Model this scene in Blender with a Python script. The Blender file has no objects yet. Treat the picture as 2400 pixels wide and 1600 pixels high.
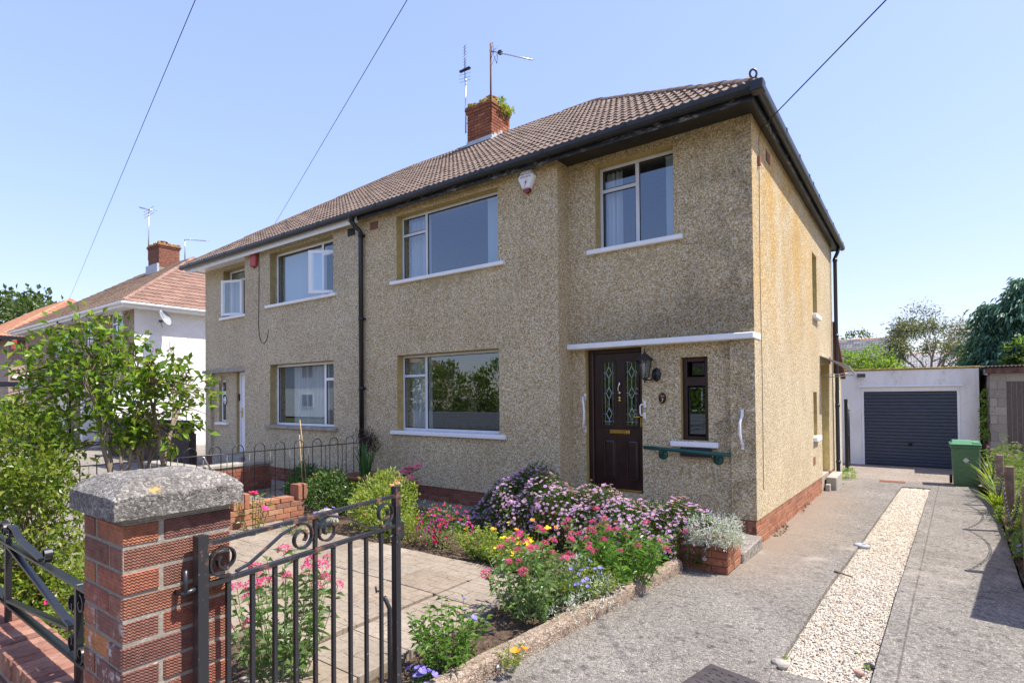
import bpy, bmesh, math, random
import numpy as np
from mathutils import Vector, Matrix
R_ = math.radians
rnd = random.Random(7)
NPR = np.random.RandomState(11)
scene = bpy.context.scene
COL = scene.collection

# ------------------------------------------------------------------ camera
cam_d = bpy.data.cameras.new('camera')
cam = bpy.data.objects.new('camera', cam_d)
COL.objects.link(cam)
scene.camera = cam
CP = Vector((1.5574, -7.0334, 1.7785))
yaw, pitch, roll = .6323, .015, -.0088
fw = Vector((-math.sin(yaw)*math.cos(pitch), math.cos(yaw)*math.cos(pitch), math.sin(pitch)))
rt = Vector((math.cos(yaw), math.sin(yaw), 0))
up = rt.cross(fw)
rt2 = rt*math.cos(roll) + up*math.sin(roll)
up2 = up*math.cos(roll) - rt*math.sin(roll)
mw = Matrix((rt2, up2, -fw)).transposed().to_4x4()
mw.translation = CP
cam.matrix_world = mw
cam_d.sensor_width = 36
cam_d.lens = 36*1295.4/2400
cam_d.shift_y = 108.7/2400
cam_d.clip_start = .05
cam_d.clip_end = 2000

# ------------------------------------------------------------------ light
SUN_EL, SUN_AZ = 60.0, 69.0            # degrees; azimuth from +Y towards +X
world = bpy.data.worlds.new('World')
scene.world = world
world.use_nodes = True
wn = world.node_tree.nodes
wl = world.node_tree.links
bg = wn['Background']
sky = wn.new('ShaderNodeTexSky')
sky.sky_type = 'NISHITA'
sky.sun_disc = False
sky.sun_elevation = R_(SUN_EL)
sky.sun_rotation = R_(SUN_AZ)
sky.altitude = 20
sky.air_density = 1.0
sky.dust_density = .7
sky.ozone_density = 2.2
wb = wn.new('ShaderNodeMixRGB')          # slight white balance of the sky towards violet blue
wb.blend_type = 'MULTIPLY'; wb.inputs[0].default_value = 1
wb.inputs[2].default_value = (1.13, .95, 1.025, 1)
lum = wn.new('ShaderNodeRGBToBW'); pw_ = wn.new('ShaderNodeMath'); pw_.operation = 'POWER'; pw_.inputs[1].default_value = -.5
dv_ = wn.new('ShaderNodeMath'); dv_.operation = 'DIVIDE'; dv_.inputs[1].default_value = 2.0
vs_ = wn.new('ShaderNodeVectorMath'); vs_.operation = 'SCALE'      # soft shoulder: bright horizon held back as in the photograph
wl.new(sky.outputs[0], wb.inputs[1]); wl.new(wb.outputs[0], lum.inputs[0]); wl.new(lum.outputs[0], dv_.inputs[0])
wl.new(dv_.outputs[0], pw_.inputs[0]); wl.new(wb.outputs[0], vs_.inputs[0]); wl.new(pw_.outputs[0], vs_.inputs['Scale'])
wl.new(vs_.outputs[0], bg.inputs[0])
bg.inputs[1].default_value = .138
sd = bpy.data.lights.new('sun', 'SUN')
sd.energy = 3.5
sd.angle = R_(.53)
sd.color = (1, .95, .87)
so = bpy.data.objects.new('sun', sd)
COL.objects.link(so)
S = Vector((math.sin(R_(SUN_AZ))*math.cos(R_(SUN_EL)), math.cos(R_(SUN_AZ))*math.cos(R_(SUN_EL)), math.sin(R_(SUN_EL))))
so.rotation_euler = S.to_track_quat('Z', 'Y').to_euler()
so.location = S*60
scene.view_settings.view_transform = 'Standard'
scene.view_settings.look = 'None'
scene.view_settings.exposure = 1.3
scene.view_settings.gamma = 1

# ------------------------------------------------------------------ object helpers
ORG = {}
def link(o, parent=None):
    COL.objects.link(o)
    if parent is not None:
        o.parent = parent
    return o
def tag(o, label=None, cat=None, group=None, kind=None):
    if label: o['label'] = label
    if cat: o['category'] = cat
    if group: o['group'] = group
    if kind: o['kind'] = kind
    return o
def thing(name, loc=(0, 0, 0), label=None, cat=None, group=None, kind=None):
    o = bpy.data.objects.new(name, None)
    o.empty_display_size = .1
    COL.objects.link(o)
    o.location = loc
    ORG[o.name] = Vector(loc)
    return tag(o, label, cat, group, kind)
def org(o):
    return ORG.get(o.name, Vector((0, 0, 0))) if o is not None else Vector((0, 0, 0))
def put(name, mesh, parent=None, label=None, kind=None):
    """mesh data in world coordinates, moved into the parent's frame"""
    g = org(parent)
    if g.length > 0:
        mesh.transform(Matrix.Translation(-g))
    o = bpy.data.objects.new(name, mesh)
    link(o, parent)
    ORG[o.name] = g
    return tag(o, label, None, None, kind)
def inst(name, mesh, M, parent=None):
    """shared mesh data placed by a world matrix"""
    o = bpy.data.objects.new(name, mesh)
    link(o, parent)
    o.matrix_local = Matrix.Translation(-org(parent)) @ M
    return o
def dup(root, loc, rotz=0, label=None, scale=1):
    r = root.copy(); COL.objects.link(r)
    r.location = loc; r.rotation_euler = (0, 0, rotz); r.scale = (scale,)*3
    if label: r['label'] = label
    for ch in list(root.children):
        c = ch.copy(); COL.objects.link(c); c.parent = r
        for g in ch.children:
            d = g.copy(); COL.objects.link(d); d.parent = c
    return r

class MB:
    """collects simple solids and builds ONE mesh object"""
    def __init__(s):
        s.v = []; s.f = []; s.m = []; s.sm = []
    def add(s, vs, fs, mi=0, smooth=False):
        n = len(s.v)
        s.v += [tuple(p) for p in vs]
        for f in fs:
            s.f.append(tuple(i+n for i in f)); s.m.append(mi); s.sm.append(smooth)
        return s
    def box(s, x0, x1, y0, y1, z0, z1, mi=0):
        vs = [(x, y, z) for z in (z0, z1) for y in (y0, y1) for x in (x0, x1)]
        return s.add(vs, [(0, 2, 3, 1), (4, 5, 7, 6), (0, 1, 5, 4), (2, 6, 7, 3), (0, 4, 6, 2), (1, 3, 7, 5)], mi)
    def bev(s, x0, x1, y0, y1, z0, z1, b=.006, mi=0):
        bm = bmesh.new()
        bmesh.ops.create_cube(bm, size=1)
        for v in bm.verts:
            v.co = ((x0+x1)/2+v.co.x*(x1-x0), (y0+y1)/2+v.co.y*(y1-y0), (z0+z1)/2+v.co.z*(z1-z0))
        bmesh.ops.bevel(bm, geom=bm.edges[:], offset=b, segments=1, affect='EDGES')
        bm.verts.index_update()
        s.add([v.co[:] for v in bm.verts], [[v.index for v in f.verts] for f in bm.faces], mi)
        bm.free()
        return s
    def quad(s, a, b, c, d, mi=0):
        return s.add([a, b, c, d], [(0, 1, 2, 3)], mi)
    def slab(s, poly, t, mi=0):
        """polygon (3D points) thickened by vector t"""
        n = len(poly); t = Vector(t)
        vs = [Vector(p) for p in poly]+[Vector(p)+t for p in poly]
        fs = [tuple(reversed(range(n))), tuple(range(n, 2*n))]
        fs += [(i, (i+1) % n, n+(i+1) % n, n+i) for i in range(n)]
        return s.add(vs, fs, mi)
    def tube(s, pts, r, n=8, mi=0, cap=True, smooth=True, flat=None):
        """round tube; r number or list; flat=(w,h,upvec) gives a rectangular bar"""
        pts = [Vector(p) for p in pts]
        N = len(pts)
        rs = r if isinstance(r, (list, tuple)) else [r]*N
        t0 = (pts[1]-pts[0]).normalized()
        a = Vector((0, 0, 1)) if abs(t0.z) < .9 else Vector((1, 0, 0))
        if flat: a = Vector(flat[2])
        vs = []
        for i, p in enumerate(pts):
            t = (pts[min(i+1, N-1)]-pts[max(i-1, 0)])
            t = t.normalized() if t.length > 1e-9 else t0
            u = a-t*a.dot(t)
            u = u.normalized() if u.length > 1e-6 else t.orthogonal().normalized()
            w = t.cross(u)
            if not flat: a = u
            if flat:
                W, H = flat[0]/2, flat[1]/2
                vs += [p+w*W+u*H, p-w*W+u*H, p-w*W-u*H, p+w*W-u*H]
            else:
                for k in range(n):
                    an = 2*math.pi*k/n
                    vs.append(p+(u*math.cos(an)+w*math.sin(an))*rs[i])
        if flat: n = 4; smooth = False
        fs = []
        for i in range(N-1):
            for k in range(n):
                k2 = (k+1) % n
                fs.append((i*n+k, i*n+k2, (i+1)*n+k2, (i+1)*n+k))
        if cap:
            fs += [tuple(reversed(range(n))), tuple(range((N-1)*n, N*n))]
        return s.add(vs, fs, mi, smooth)
    def lathe(s, prof, c=(0, 0, 0), n=16, axis='z', mi=0, smooth=True, sx=1, sy=1):
        vs = []
        c = Vector(c)
        for (r, h) in prof:
            for k in range(n):
                an = 2*math.pi*k/n
                p = (r*math.cos(an)*sx, r*math.sin(an)*sy, h)
                if axis == 'x': p = (p[2], p[0], p[1])
                if axis == 'y': p = (p[0], p[2], p[1])
                vs.append(c+Vector(p))
        fs = []
        for i in range(len(prof)-1):
            for k in range(n):
                k2 = (k+1) % n
                fs.append((i*n+k, i*n+k2, (i+1)*n+k2, (i+1)*n+k))
        if prof[0][0] > 1e-4: fs.append(tuple(reversed(range(n))))
        if prof[-1][0] > 1e-4: fs.append(tuple(range((len(prof)-1)*n, len(prof)*n)))
        return s.add(vs, fs, mi, smooth)
    def mesh(s, name, mats):
        me = bpy.data.meshes.new(name)
        me.from_pydata(s.v, [], s.f)
        for m in (mats if isinstance(mats, (list, tuple)) else [mats]):
            me.materials.append(m)
        me.polygons.foreach_set('material_index', s.m)
        me.polygons.foreach_set('use_smooth', s.sm)
        bm = bmesh.new(); bm.from_mesh(me)
        bmesh.ops.recalc_face_normals(bm, faces=bm.faces[:])
        bm.to_mesh(me); bm.free()
        me.update()
        return me
    def build(s, name, mats, parent=None, label=None, kind=None):
        return put(name, s.mesh(name, mats), parent, label, kind)

def npmesh(name, V, F, mats, mi=None, smooth=False):
    """fast mesh from arrays; F is (n,3) or (n,4)"""
    V = np.asarray(V, dtype=np.float32); F = np.asarray(F, dtype=np.int32)
    me = bpy.data.meshes.new(name)
    k = F.shape[1]
    me.vertices.add(len(V)); me.vertices.foreach_set('co', V.ravel())
    me.loops.add(F.size); me.loops.foreach_set('vertex_index', F.ravel())
    me.polygons.add(len(F))
    me.polygons.foreach_set('loop_start', np.arange(0, F.size, k, dtype=np.int32))
    for m in (mats if isinstance(mats, (list, tuple)) else [mats]):
        me.materials.append(m)
    if mi is not None: me.polygons.foreach_set('material_index', np.asarray(mi, dtype=np.int32))
    me.polygons.foreach_set('use_smooth', np.full(len(F), smooth))
    me.update(calc_edges=True); me.validate()
    return me

# ------------------------------------------------------------------ material helpers
class NM:
    def __init__(s, name, rough=.7, spec=.3, metal=0):
        s.m = bpy.data.materials.new(name)
        s.m.use_nodes = True
        s.nt = s.m.node_tree
        s.b = s.nt.nodes['Principled BSDF']
        s.b.inputs['Roughness'].default_value = rough
        s.b.inputs['Specular IOR Level'].default_value = spec
        s.b.inputs['Metallic'].default_value = metal
    def n(s, t): return s.nt.nodes.new('ShaderNode'+t)
    def ln(s, a, b): s.nt.links.new(a, b)
    def set(s, inp, v):
        if hasattr(v, 'is_output'): s.ln(v, inp)
        elif isinstance(v, (tuple, list)) and len(v) == 3 and inp.type == 'RGBA': inp.default_value = (*v, 1)
        else: inp.default_value = v
    def pos(s): return s.n('NewGeometry').outputs['Position']
    def obj(s): return s.n('TexCoord').outputs['Object']
    def island(s): return s.n('NewGeometry').outputs['Random Per Island']
    def rand(s): return s.n('ObjectInfo').outputs['Random']
    def xyz(s, v):
        q = s.n('SeparateXYZ'); s.ln(v, q.inputs[0]); return q.outputs
    def comb(s, x, y, z):
        q = s.n('CombineXYZ')
        for i, w in enumerate((x, y, z)): s.set(q.inputs[i], w)
        return q.outputs[0]
    def noise(s, scale, detail=3, rough=.55, vec=None, col=False):
        q = s.n('TexNoise'); q.inputs['Scale'].default_value = scale
        q.inputs['Detail'].default_value = detail; q.inputs['Roughness'].default_value = rough
        s.ln(vec if vec is not None else s.pos(), q.inputs['Vector'])
        return q.outputs['Color' if col else 'Fac']
    def vor(s, scale, vec=None, feature='F1', rnd_=1):
        q = s.n('TexVoronoi'); q.feature = feature
        q.inputs['Scale'].default_value = scale
        q.inputs['Randomness'].default_value = rnd_
        s.ln(vec if vec is not None else s.pos(), q.inputs['Vector'])
        return q.outputs
    def ramp(s, fac, stops, interp='LINEAR'):
        q = s.n('ValToRGB'); q.color_ramp.interpolation = interp
        e = q.color_ramp.elements
        while len(e) < len(stops): e.new(.5)
        for i, (p, c) in enumerate(stops):
            e[i].position = p
            e[i].color = (*c, 1) if isinstance(c, (tuple, list)) else (c, c, c, 1)
        s.set(q.inputs[0], fac)
        return q.outputs[0]
    def mix(s, fac, a, b, mode='MIX'):
        q = s.n('MixRGB'); q.blend_type = mode
        s.set(q.inputs[0], fac); s.set(q.inputs[1], a); s.set(q.inputs[2], b)
        return q.outputs[0]
    def math(s, op, a, b=0, c=None, clamp=False):
        q = s.n('Math'); q.operation = op; q.use_clamp = clamp
        s.set(q.inputs[0], a); s.set(q.inputs[1], b)
        if c is not None: s.set(q.inputs[2], c)
        return q.outputs[0]
    def map(s, v, a, b, c=0, d=1):
        q = s.n('MapRange'); s.set(q.inputs[0], v)
        for i, w in enumerate((a, b, c, d)): q.inputs[i+1].default_value = w
        return q.outputs[0]
    def vscale(s, v, sc):
        q = s.n('Mapping'); q.inputs['Scale'].default_value = sc; s.ln(v, q.inputs[0]); return q.outputs[0]
    def bump(s, h, strength=.5, dist=.01, nrm=None):
        q = s.n('Bump'); q.inputs['Strength'].default_value = strength; q.inputs['Distance'].default_value = dist
        s.ln(h, q.inputs['Height'])
        if nrm is not None: s.ln(nrm, q.inputs['Normal'])
        return q.outputs[0]
    def fin(s, col=None, nrm=None, rough=None):
        if col is not None: s.set(s.b.inputs['Base Color'], col)
        if nrm is not None: s.ln(nrm, s.b.inputs['Normal'])
        if rough is not None: s.set(s.b.inputs['Roughness'], rough)
        return s.m

def paint(name, c, rough=.45, spec=.4, metal=0, var=.12, bump=.0):
    k = NM(name, rough, spec, metal)
    f = k.noise(9, 5, .6)
    col = k.mix(k.ramp(f, [(.35, 0.0), (.7, 1.0)]), tuple(x*(1-var) for x in c), tuple(min(1, x*(1+var)) for x in c))
    n = k.bump(k.noise(60, 3), bump, .004) if bump else None
    return k.fin(col, n)

def pebble(name, dark, mid, light, pale, stain=None, scale=52):
    k = NM(name, .85, .2)
    p = k.pos()
    v = k.vor(scale, k.mix(.03, p, k.noise(30, 2, vec=p, col=True)))
    cell = k.xyz(v['Color'])[0]
    col = k.ramp(cell, [(0, dark), (.28, mid), (.55, light), (.8, pale), (.93, (.70, .66, .58)), (1, mid)])
    gap = k.ramp(v['Distance'], [(.3, 1.12), (.85, .66)])
    col = k.mix(1, col, gap, 'MULTIPLY')
    big = k.noise(1.1, 4, .6, p)
    col = k.mix(1, col, k.ramp(big, [(.3, (.93, .91, .87)), (.7, (1.10, 1.09, 1.06))]), 'MULTIPLY')
    gr = k.ramp(k.noise(26, 2, .6, p), [(.35, .90), (.65, 1.12)])
    col = k.mix(1, col, gr, 'MULTIPLY')
    if stain: col = stain(k, p, col)
    h = k.ramp(v['Distance'], [(0, 1.0), (.8, 0.0)])
    return k.fin(col, k.bump(h, .6, .010))

def stain_front(k, p, col):
    x, y, z = k.xyz(p)
    nz = k.noise(3.2, 5, .65, p)
    # rain-washed soot above the porch canopy, fading upwards
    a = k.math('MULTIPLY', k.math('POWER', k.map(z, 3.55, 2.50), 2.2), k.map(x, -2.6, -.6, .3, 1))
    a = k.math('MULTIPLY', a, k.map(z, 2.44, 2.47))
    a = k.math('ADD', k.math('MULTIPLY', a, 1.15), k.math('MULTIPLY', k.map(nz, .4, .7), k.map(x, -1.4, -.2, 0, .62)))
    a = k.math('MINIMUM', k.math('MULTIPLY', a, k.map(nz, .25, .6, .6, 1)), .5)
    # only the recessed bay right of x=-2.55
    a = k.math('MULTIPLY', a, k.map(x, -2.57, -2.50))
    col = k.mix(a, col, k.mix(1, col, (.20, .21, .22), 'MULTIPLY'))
    # bald ochre patches under the sills where the dash has come away
    def patch(x0, x1, z0, z1, amt):
        m = k.math('MULTIPLY', k.math('MULTIPLY', k.map(x, x0-.2, x0+.15), k.map(x, x1+.2, x1-.15)), k.math('MULTIPLY', k.map(z, z0-.15, z0+.2), k.map(z, z1+.02, z1)))
        return k.math('MULTIPLY', k.math('MULTIPLY', m, k.map(k.noise(9, 4, .65, p), .46, .60)), amt)
    bp_ = k.math('ADD', patch(-1.75, -1.2, 3.35, 3.78, .8), k.math('ADD', patch(-5.3, -4.1, 3.45, 3.78, .55), patch(-6.2, -5.4, .5, 1.1, .3)))
    col = k.mix(bp_, col, (.36, .285, .155))
    # faint rain runs below the sills
    rn = k.math('MULTIPLY', k.map(k.noise(5, 3, .5, k.vscale(p, (2.2, 1, .12))), .52, .72), k.map(z, .6, 3.8, .05, .22))
    col = k.mix(rn, col, k.mix(1, col, (.74, .70, .64), 'MULTIPLY'))
    # brown tint under sills and in the eaves
    b = k.math('MULTIPLY', k.map(z, 4.6, 5.1), k.map(nz, .35, .6))
    return k.mix(k.math('MULTIPLY', b, .5), col, k.mix(1, col, (1.0, .78, .45), 'MULTIPLY'))

def stain_side(k, p, col):
    x, y, z = k.xyz(p)
    st = k.noise(1.0, 5, .6, k.vscale(p, (1.0, 1.5, 1.1)))
    a = k.math('MULTIPLY', k.map(z, 1.9, 3.6), k.map(st, .36, .6))
    a = k.math('MULTIPLY', a, k.map(y, 6.4, 3.4, .12, 1))
    return k.mix(k.math('MULTIPLY', a, .7), col, k.mix(1, col, (1.0, .72, .28), 'MULTIPLY'))

M = {}
M['dash_front'] = pebble('pebbledash_front', (.29, .20, .095), (.46, .35, .185), (.56, .455, .27), (.70, .62, .45), stain_front, 80)
M['dash_side'] = pebble('pebbledash_side', (.28, .195, .095), (.415, .32, .175), (.52, .425, .27), (.63, .56, .42), stain_side, 80)
M['dash_grey'] = pebble('pebbledash_grey', (.28, .21, .115), (.44, .355, .21), (.54, .455, .30), (.67, .605, .46), None, 80)
M['dash_brown'] = pebble('pebbledash_brown', (.14, .10, .06), (.24, .17, .11), (.30, .22, .15), (.38, .30, .22), None, 40)
M['reveal'] = paint('ochre_reveal_paint', (.46, .345, .13), .7, .2, var=.15, bump=.2)
M['reveal_grey'] = paint('stone_reveal_paint', (.38, .30, .14), .7, .2, var=.15, bump=.2)
M['white'] = paint('white_gloss_paint', (.80, .80, .79), .4, .4, var=.04, bump=.12)
M['upvc'] = paint('white_plastic', (.82, .83, .84), .3, .5, var=.02)
M['alu'] = paint('silver_aluminium', (.62, .63, .64), .4, .5, var=.06)
M['gasket'] = paint('black_rubber_gasket', (.015, .015, .016), .5, .3)
M['black'] = paint('black_gloss_paint', (.014, .015, .017), .32, .5, var=.2)
M['gutter'] = paint('black_plastic_gutter', (.014, .016, .019), .38, .5, var=.25)
M['mahogany'] = paint('dark_mahogany_door', (.032, .013, .012), .3, .5, var=.3)
M['brass'] = paint('polished_brass', (.75, .50, .16), .22, .5, 1.0, var=.15)
M['chrome'] = paint('polished_chrome', (.8, .8, .8), .12, .5, 1.0)
M['green_rail'] = paint('dark_green_rail', (.005, .075, .065), .3, .5, var=.1)
M['stone'] = paint('weathered_stone', (.33, .30, .25), .85, .2, var=.25, bump=.5)
M['terracotta'] = paint('terracotta', (.28, .13, .08), .8, .2, var=.2, bump=.2)
M['red_box'] = paint('faded_red_plastic', (.42, .05, .045), .45, .4, var=.15)
M['red_lens'] = paint('dark_red_lens', (.20, .005, .008), .2, .6)
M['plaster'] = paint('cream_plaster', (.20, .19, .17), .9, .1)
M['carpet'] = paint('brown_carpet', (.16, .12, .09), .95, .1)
M['lead'] = paint('lead_flashing', (.42, .45, .48), .5, .4, var=.2, bump=.3)
M['steel'] = paint('galvanised_steel', (.55, .56, .57), .35, .5, 1.0, var=.15)
M['rust'] = paint('rusty_steel', (.17, .07, .04), .8, .2, var=.3)
M['wire'] = paint('black_cable', (.03, .03, .032), .6, .3)
M['text_purple'] = paint('purple_print', (.10, .03, .16), .6, .2)
M['text_red'] = paint('red_print', (.55, .06, .02), .6, .2)
M['text_black'] = paint('black_print', (.03, .03, .04), .6, .2)
M['navy'] = paint('navy_garage_door', (.052, .066, .092), .42, .4, var=.12)
M['binplastic'] = paint('green_bin_plastic', (.075, .16, .075), .42, .45, var=.12)
M['binlid'] = paint('green_lid_plastic', (.09, .26, .12), .4, .45, var=.08)
M['rubber'] = paint('black_rubber', (.02, .02, .02), .7, .3)
M['whitewash'] = None
M['post'] = paint('weathered_timber_post', (.20, .15, .115), .85, .2, var=.3, bump=.6)
M['bark'] = paint('grey_brown_bark', (.21, .165, .12), .9, .2, var=.3, bump=.7)
M['bark_pale'] = paint('pale_bark', (.34, .30, .26), .9, .2, var=.25, bump=.6)
M['stem'] = paint('green_stem', (.14, .20, .06), .6, .3, var=.3)
M['stem_brown'] = paint('brown_stem', (.16, .11, .06), .7, .2, var=.3)
M['cane'] = paint('bamboo_cane', (.42, .30, .15), .7, .2, var=.2)
M['cap_grey'] = paint('grey_plastic_cover', (.30, .31, .33), .5, .4)

def whitewash():
    k = NM('whitewashed_render', .8, .2)
    p = k.pos()
    st = k.noise(2.0, 6, .7, k.vscale(p, (1, 1, .35)))
    c = k.mix(k.ramp(st, [(.42, 0.0), (.72, .75)]), (.80, .79, .76), (.58, .55, .50))
    cr = k.vor(.9, k.mix(.12, p, k.noise(5, 3, vec=p, col=True)), 'DISTANCE_TO_EDGE')['Distance']
    c = k.mix(k.ramp(cr, [(.0, .35), (.003, 0.0)]), c, (.25, .23, .2))
    return k.fin(c, k.bump(k.noise(45, 4, .6, p), .35, .008))
M['whitewash'] = whitewash()
def roughcast():
    k = NM('white_roughcast', .85, .2)
    p = k.pos()
    v = k.noise(16, 4, .6, p)
    c = k.ramp(k.noise(2.2, 4, .6, p), [(.3, (.76, .75, .72)), (.7, (.84, .83, .81))])
    return k.fin(c, k.bump(v, .8, .05))
M['roughcast'] = roughcast()

def brickmat(name, cols, mode='plain'):
    k = NM(name, .85, .25)
    p = k.pos()
    r = k.rand()
    n = len(cols)
    base = k.ramp(r, [((i+.5)/n, c) for i, c in enumerate(cols)])
    f = k.noise(34, 5, .65, p)
    col = k.mix(1, base, k.ramp(f, [(.28, .62), (.55, 1.0), (.8, 1.22)]), 'MULTIPLY')
    col = k.mix(k.ramp(k.noise(7, 5, .7, p), [(.60, 0.0), (.80, .6)]), col, (.09, .07, .06))
    fine = k.noise(160, 3, .6, p)
    h = fine
    st, ds = .4, .004
    if mode == 'zigzag':
        x, y, z = k.xyz(p)
        u = k.math('ADD', x, y)
        tri = k.math('PINGPONG', u, .0060)
        w = k.math('SINE', k.math('MULTIPLY', k.math('ADD', z, k.math('MULTIPLY', tri, .8)), 2*math.pi/.0094))
        w = k.map(w, -1, 1)
        nx_ = k.math('ABSOLUTE', k.xyz(k.n('NewGeometry').outputs['True Normal'])[0])
        w = k.mix(k.map(nx_, .45, .55), k.map(k.math('SINE', k.math('MULTIPLY', k.math('ADD', z, k.math('MULTIPLY', k.noise(20, 2), .004)), 2*math.pi/.013)), -3, 1.2), w)
        h = k.math('ADD', w, k.math('MULTIPLY', fine, .5))
        # darker colour in the grooves
        col = k.mix(k.ramp(w, [(.0, .5), (.34, 0.0)]), col, (.10, .06, .045))
        col = k.mix(k.ramp(k.noise(4.5, 5, .7, p), [(.50, 0.0), (.68, .6)]), col, k.mix(1, col, (.42, .40, .42), 'MULTIPLY'))
        wh = k.math('MULTIPLY', k.math('MULTIPLY', k.map(nx_, .55, .45), k.map(z, 1.2, 1.0)), k.ramp(k.noise(22, 5, .7, p), [(.54, 0.0), (.64, .8)]))
        col = k.mix(wh, col, (.62, .58, .56))
        st, ds = 1.0, .006
        col = k.mix(k.ramp(k.noise(11, 5, .75, k.vscale(p, (1, 1, 1))), [(.66, 0.0), (.74, .55)]), col, (.50, .46, .43))
    if mode == 'ribbed':
        z = k.xyz(p)[2]
        w = k.map(k.math('SINE', k.math('MULTIPLY', z, 2*math.pi/.016)), -1, 1)
        h = k.math('ADD', w, k.math('MULTIPLY', fine, .4))
        col = k.mix(k.ramp(w, [(0, .5), (.4, 0.0)]), col, (.10, .05, .035))
        st, ds = .9, .006
    return k.fin(col, k.bump(h, st, ds))
M['brick_pillar'] = brickmat('rustic_brick', [(.40, .155, .085), (.34, .115, .075), (.25, .115, .085), (.50, .20, .08), (.31, .13, .085), (.22, .10, .08)], 'zigzag')
M['brick_side'] = brickmat('ribbed_brick', [(.40, .18, .10), (.36, .15, .08), (.44, .21, .12), (.31, .13, .08)], 'ribbed')
M['brick_plinth'] = brickmat('dark_red_brick', [(.21, .075, .045), (.25, .095, .06), (.17, .06, .04), (.29, .12, .075)])
M['brick_orange'] = brickmat('orange_garden_brick', [(.38, .17, .095), (.31, .135, .08), (.42, .23, .135), (.25, .125, .085)])
M['brick_wall'] = brickmat('coping_brick', [(.30, .14, .095), (.22, .10, .07), (.36, .19, .13), (.19, .09, .065)])
M['brick_chimney'] = brickmat('chimney_brick', [(.27, .09, .05), (.33, .12, .06), (.20, .07, .045), (.38, .16, .085)])
M['brick_pink'] = brickmat('pink_brick', [(.42, .22, .17), (.36, .18, .14), (.48, .28, .22), (.30, .15, .12)])
M['block'] = brickmat('concrete_block', [(.30, .27, .225), (.21, .19, .16), (.36, .325, .27), (.26, .23, .185)])
def mortar(name, c):
    k = NM(name, .95, .1)
    p = k.pos()
    col = k.mix(k.noise(25, 5, .7, p), tuple(x*.6 for x in c), c)
    col = k.mix(k.ramp(k.noise(90, 3, .6, p), [(.55, 0.0), (.75, .6)]), col, (.55, .53, .50))
    return k.fin(col, k.bump(k.noise(120, 4, .7, p), .8, .006))
M['mortar'] = mortar('grey_mortar', (.33, .30, .245))
M['mortar_pale'] = mortar('buff_mortar', (.42, .35, .27))

def capstone():
    k = NM('weathered_cap_concrete', .95, .15)
    p = k.pos()
    v = k.vor(150, k.mix(.02, p, k.noise(80, 2, vec=p, col=True)))
    cell = k.xyz(v['Color'])[0]
    c = k.ramp(cell, [(0, (.11, .10, .09)), (.4, (.175, .162, .142)), (.75, (.25, .232, .205)), (1, (.38, .355, .315))])
    c = k.mix(1, c, k.ramp(k.noise(7, 5, .7, p), [(.3, .55), (.65, 1.12)]), 'MULTIPLY')
    d = k.n('VectorMath'); d.operation = 'DISTANCE'
    d.inputs[1].default_value = (-.372, -6.30, 1.483)
    k.ln(p, d.inputs[0])
    ring = k.math('MULTIPLY', k.ramp(d.outputs['Value'], [(.008, 0.0), (.013, .9), (.020, .9), (.026, 0.0)]), k.map(k.noise(90, 3, vec=p), .38, .52))
    c = k.mix(ring, c, (.55, .30, .06))
    h = k.math('ADD', k.ramp(v['Distance'], [(0, 1.0), (.8, 0.0)]), k.math('MULTIPLY', k.noise(30, 4, .7, p), 1.4))
    return k.fin(c, k.bump(h, .55, .005))
M['cap'] = capstone()

def tilemat(name, a, b, c, lichen=(.30, .27, .21), amt=.5):
    k = NM(name, .85, .2)
    p = k.pos()
    r = k.island()
    base = k.ramp(r, [(0, a), (.5, b), (1, c)])
    base = k.mix(1, base, k.ramp(k.rand(), [(0, .82), (1, 1.15)]), 'MULTIPLY')
    col = k.mix(k.ramp(k.noise(9, 5, .7, p), [(.52, 0.0), (.75, amt)]), base, lichen)
    col = k.mix(1, col, k.ramp(k.noise(45, 4, .7, p), [(.3, .6), (.65, 1.12)]), 'MULTIPLY')
    return k.fin(col, k.bump(k.noise(130, 3, .6, p), .4, .004))
M['tile'] = tilemat('brown_roof_tile', (.135, .098, .082), (.185, .137, .114), (.25, .19, .16))
M['tile_dark'] = tilemat('dark_brown_roof_tile', (.12, .085, .065), (.17, .115, .085), (.21, .15, .11))
M['tile_pink'] = tilemat('pinkish_brown_roof_tile', (.225, .135, .10), (.27, .165, .125), (.315, .195, .15), (.36, .26, .2), .3)
M['tile_orange'] = tilemat('orange_roof_tile', (.40, .19, .115), (.46, .235, .15), (.36, .17, .105), (.42, .24, .13), .3)
M['tile_grey'] = tilemat('grey_slate', (.10, .10, .11), (.145, .145, .155), (.19, .185, .185), (.22, .2, .17), .3)
M['tile_palegrey'] = tilemat('pale_grey_tile', (.24, .235, .235), (.30, .295, .29), (.36, .35, .34), (.3, .27, .2), .4)

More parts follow.
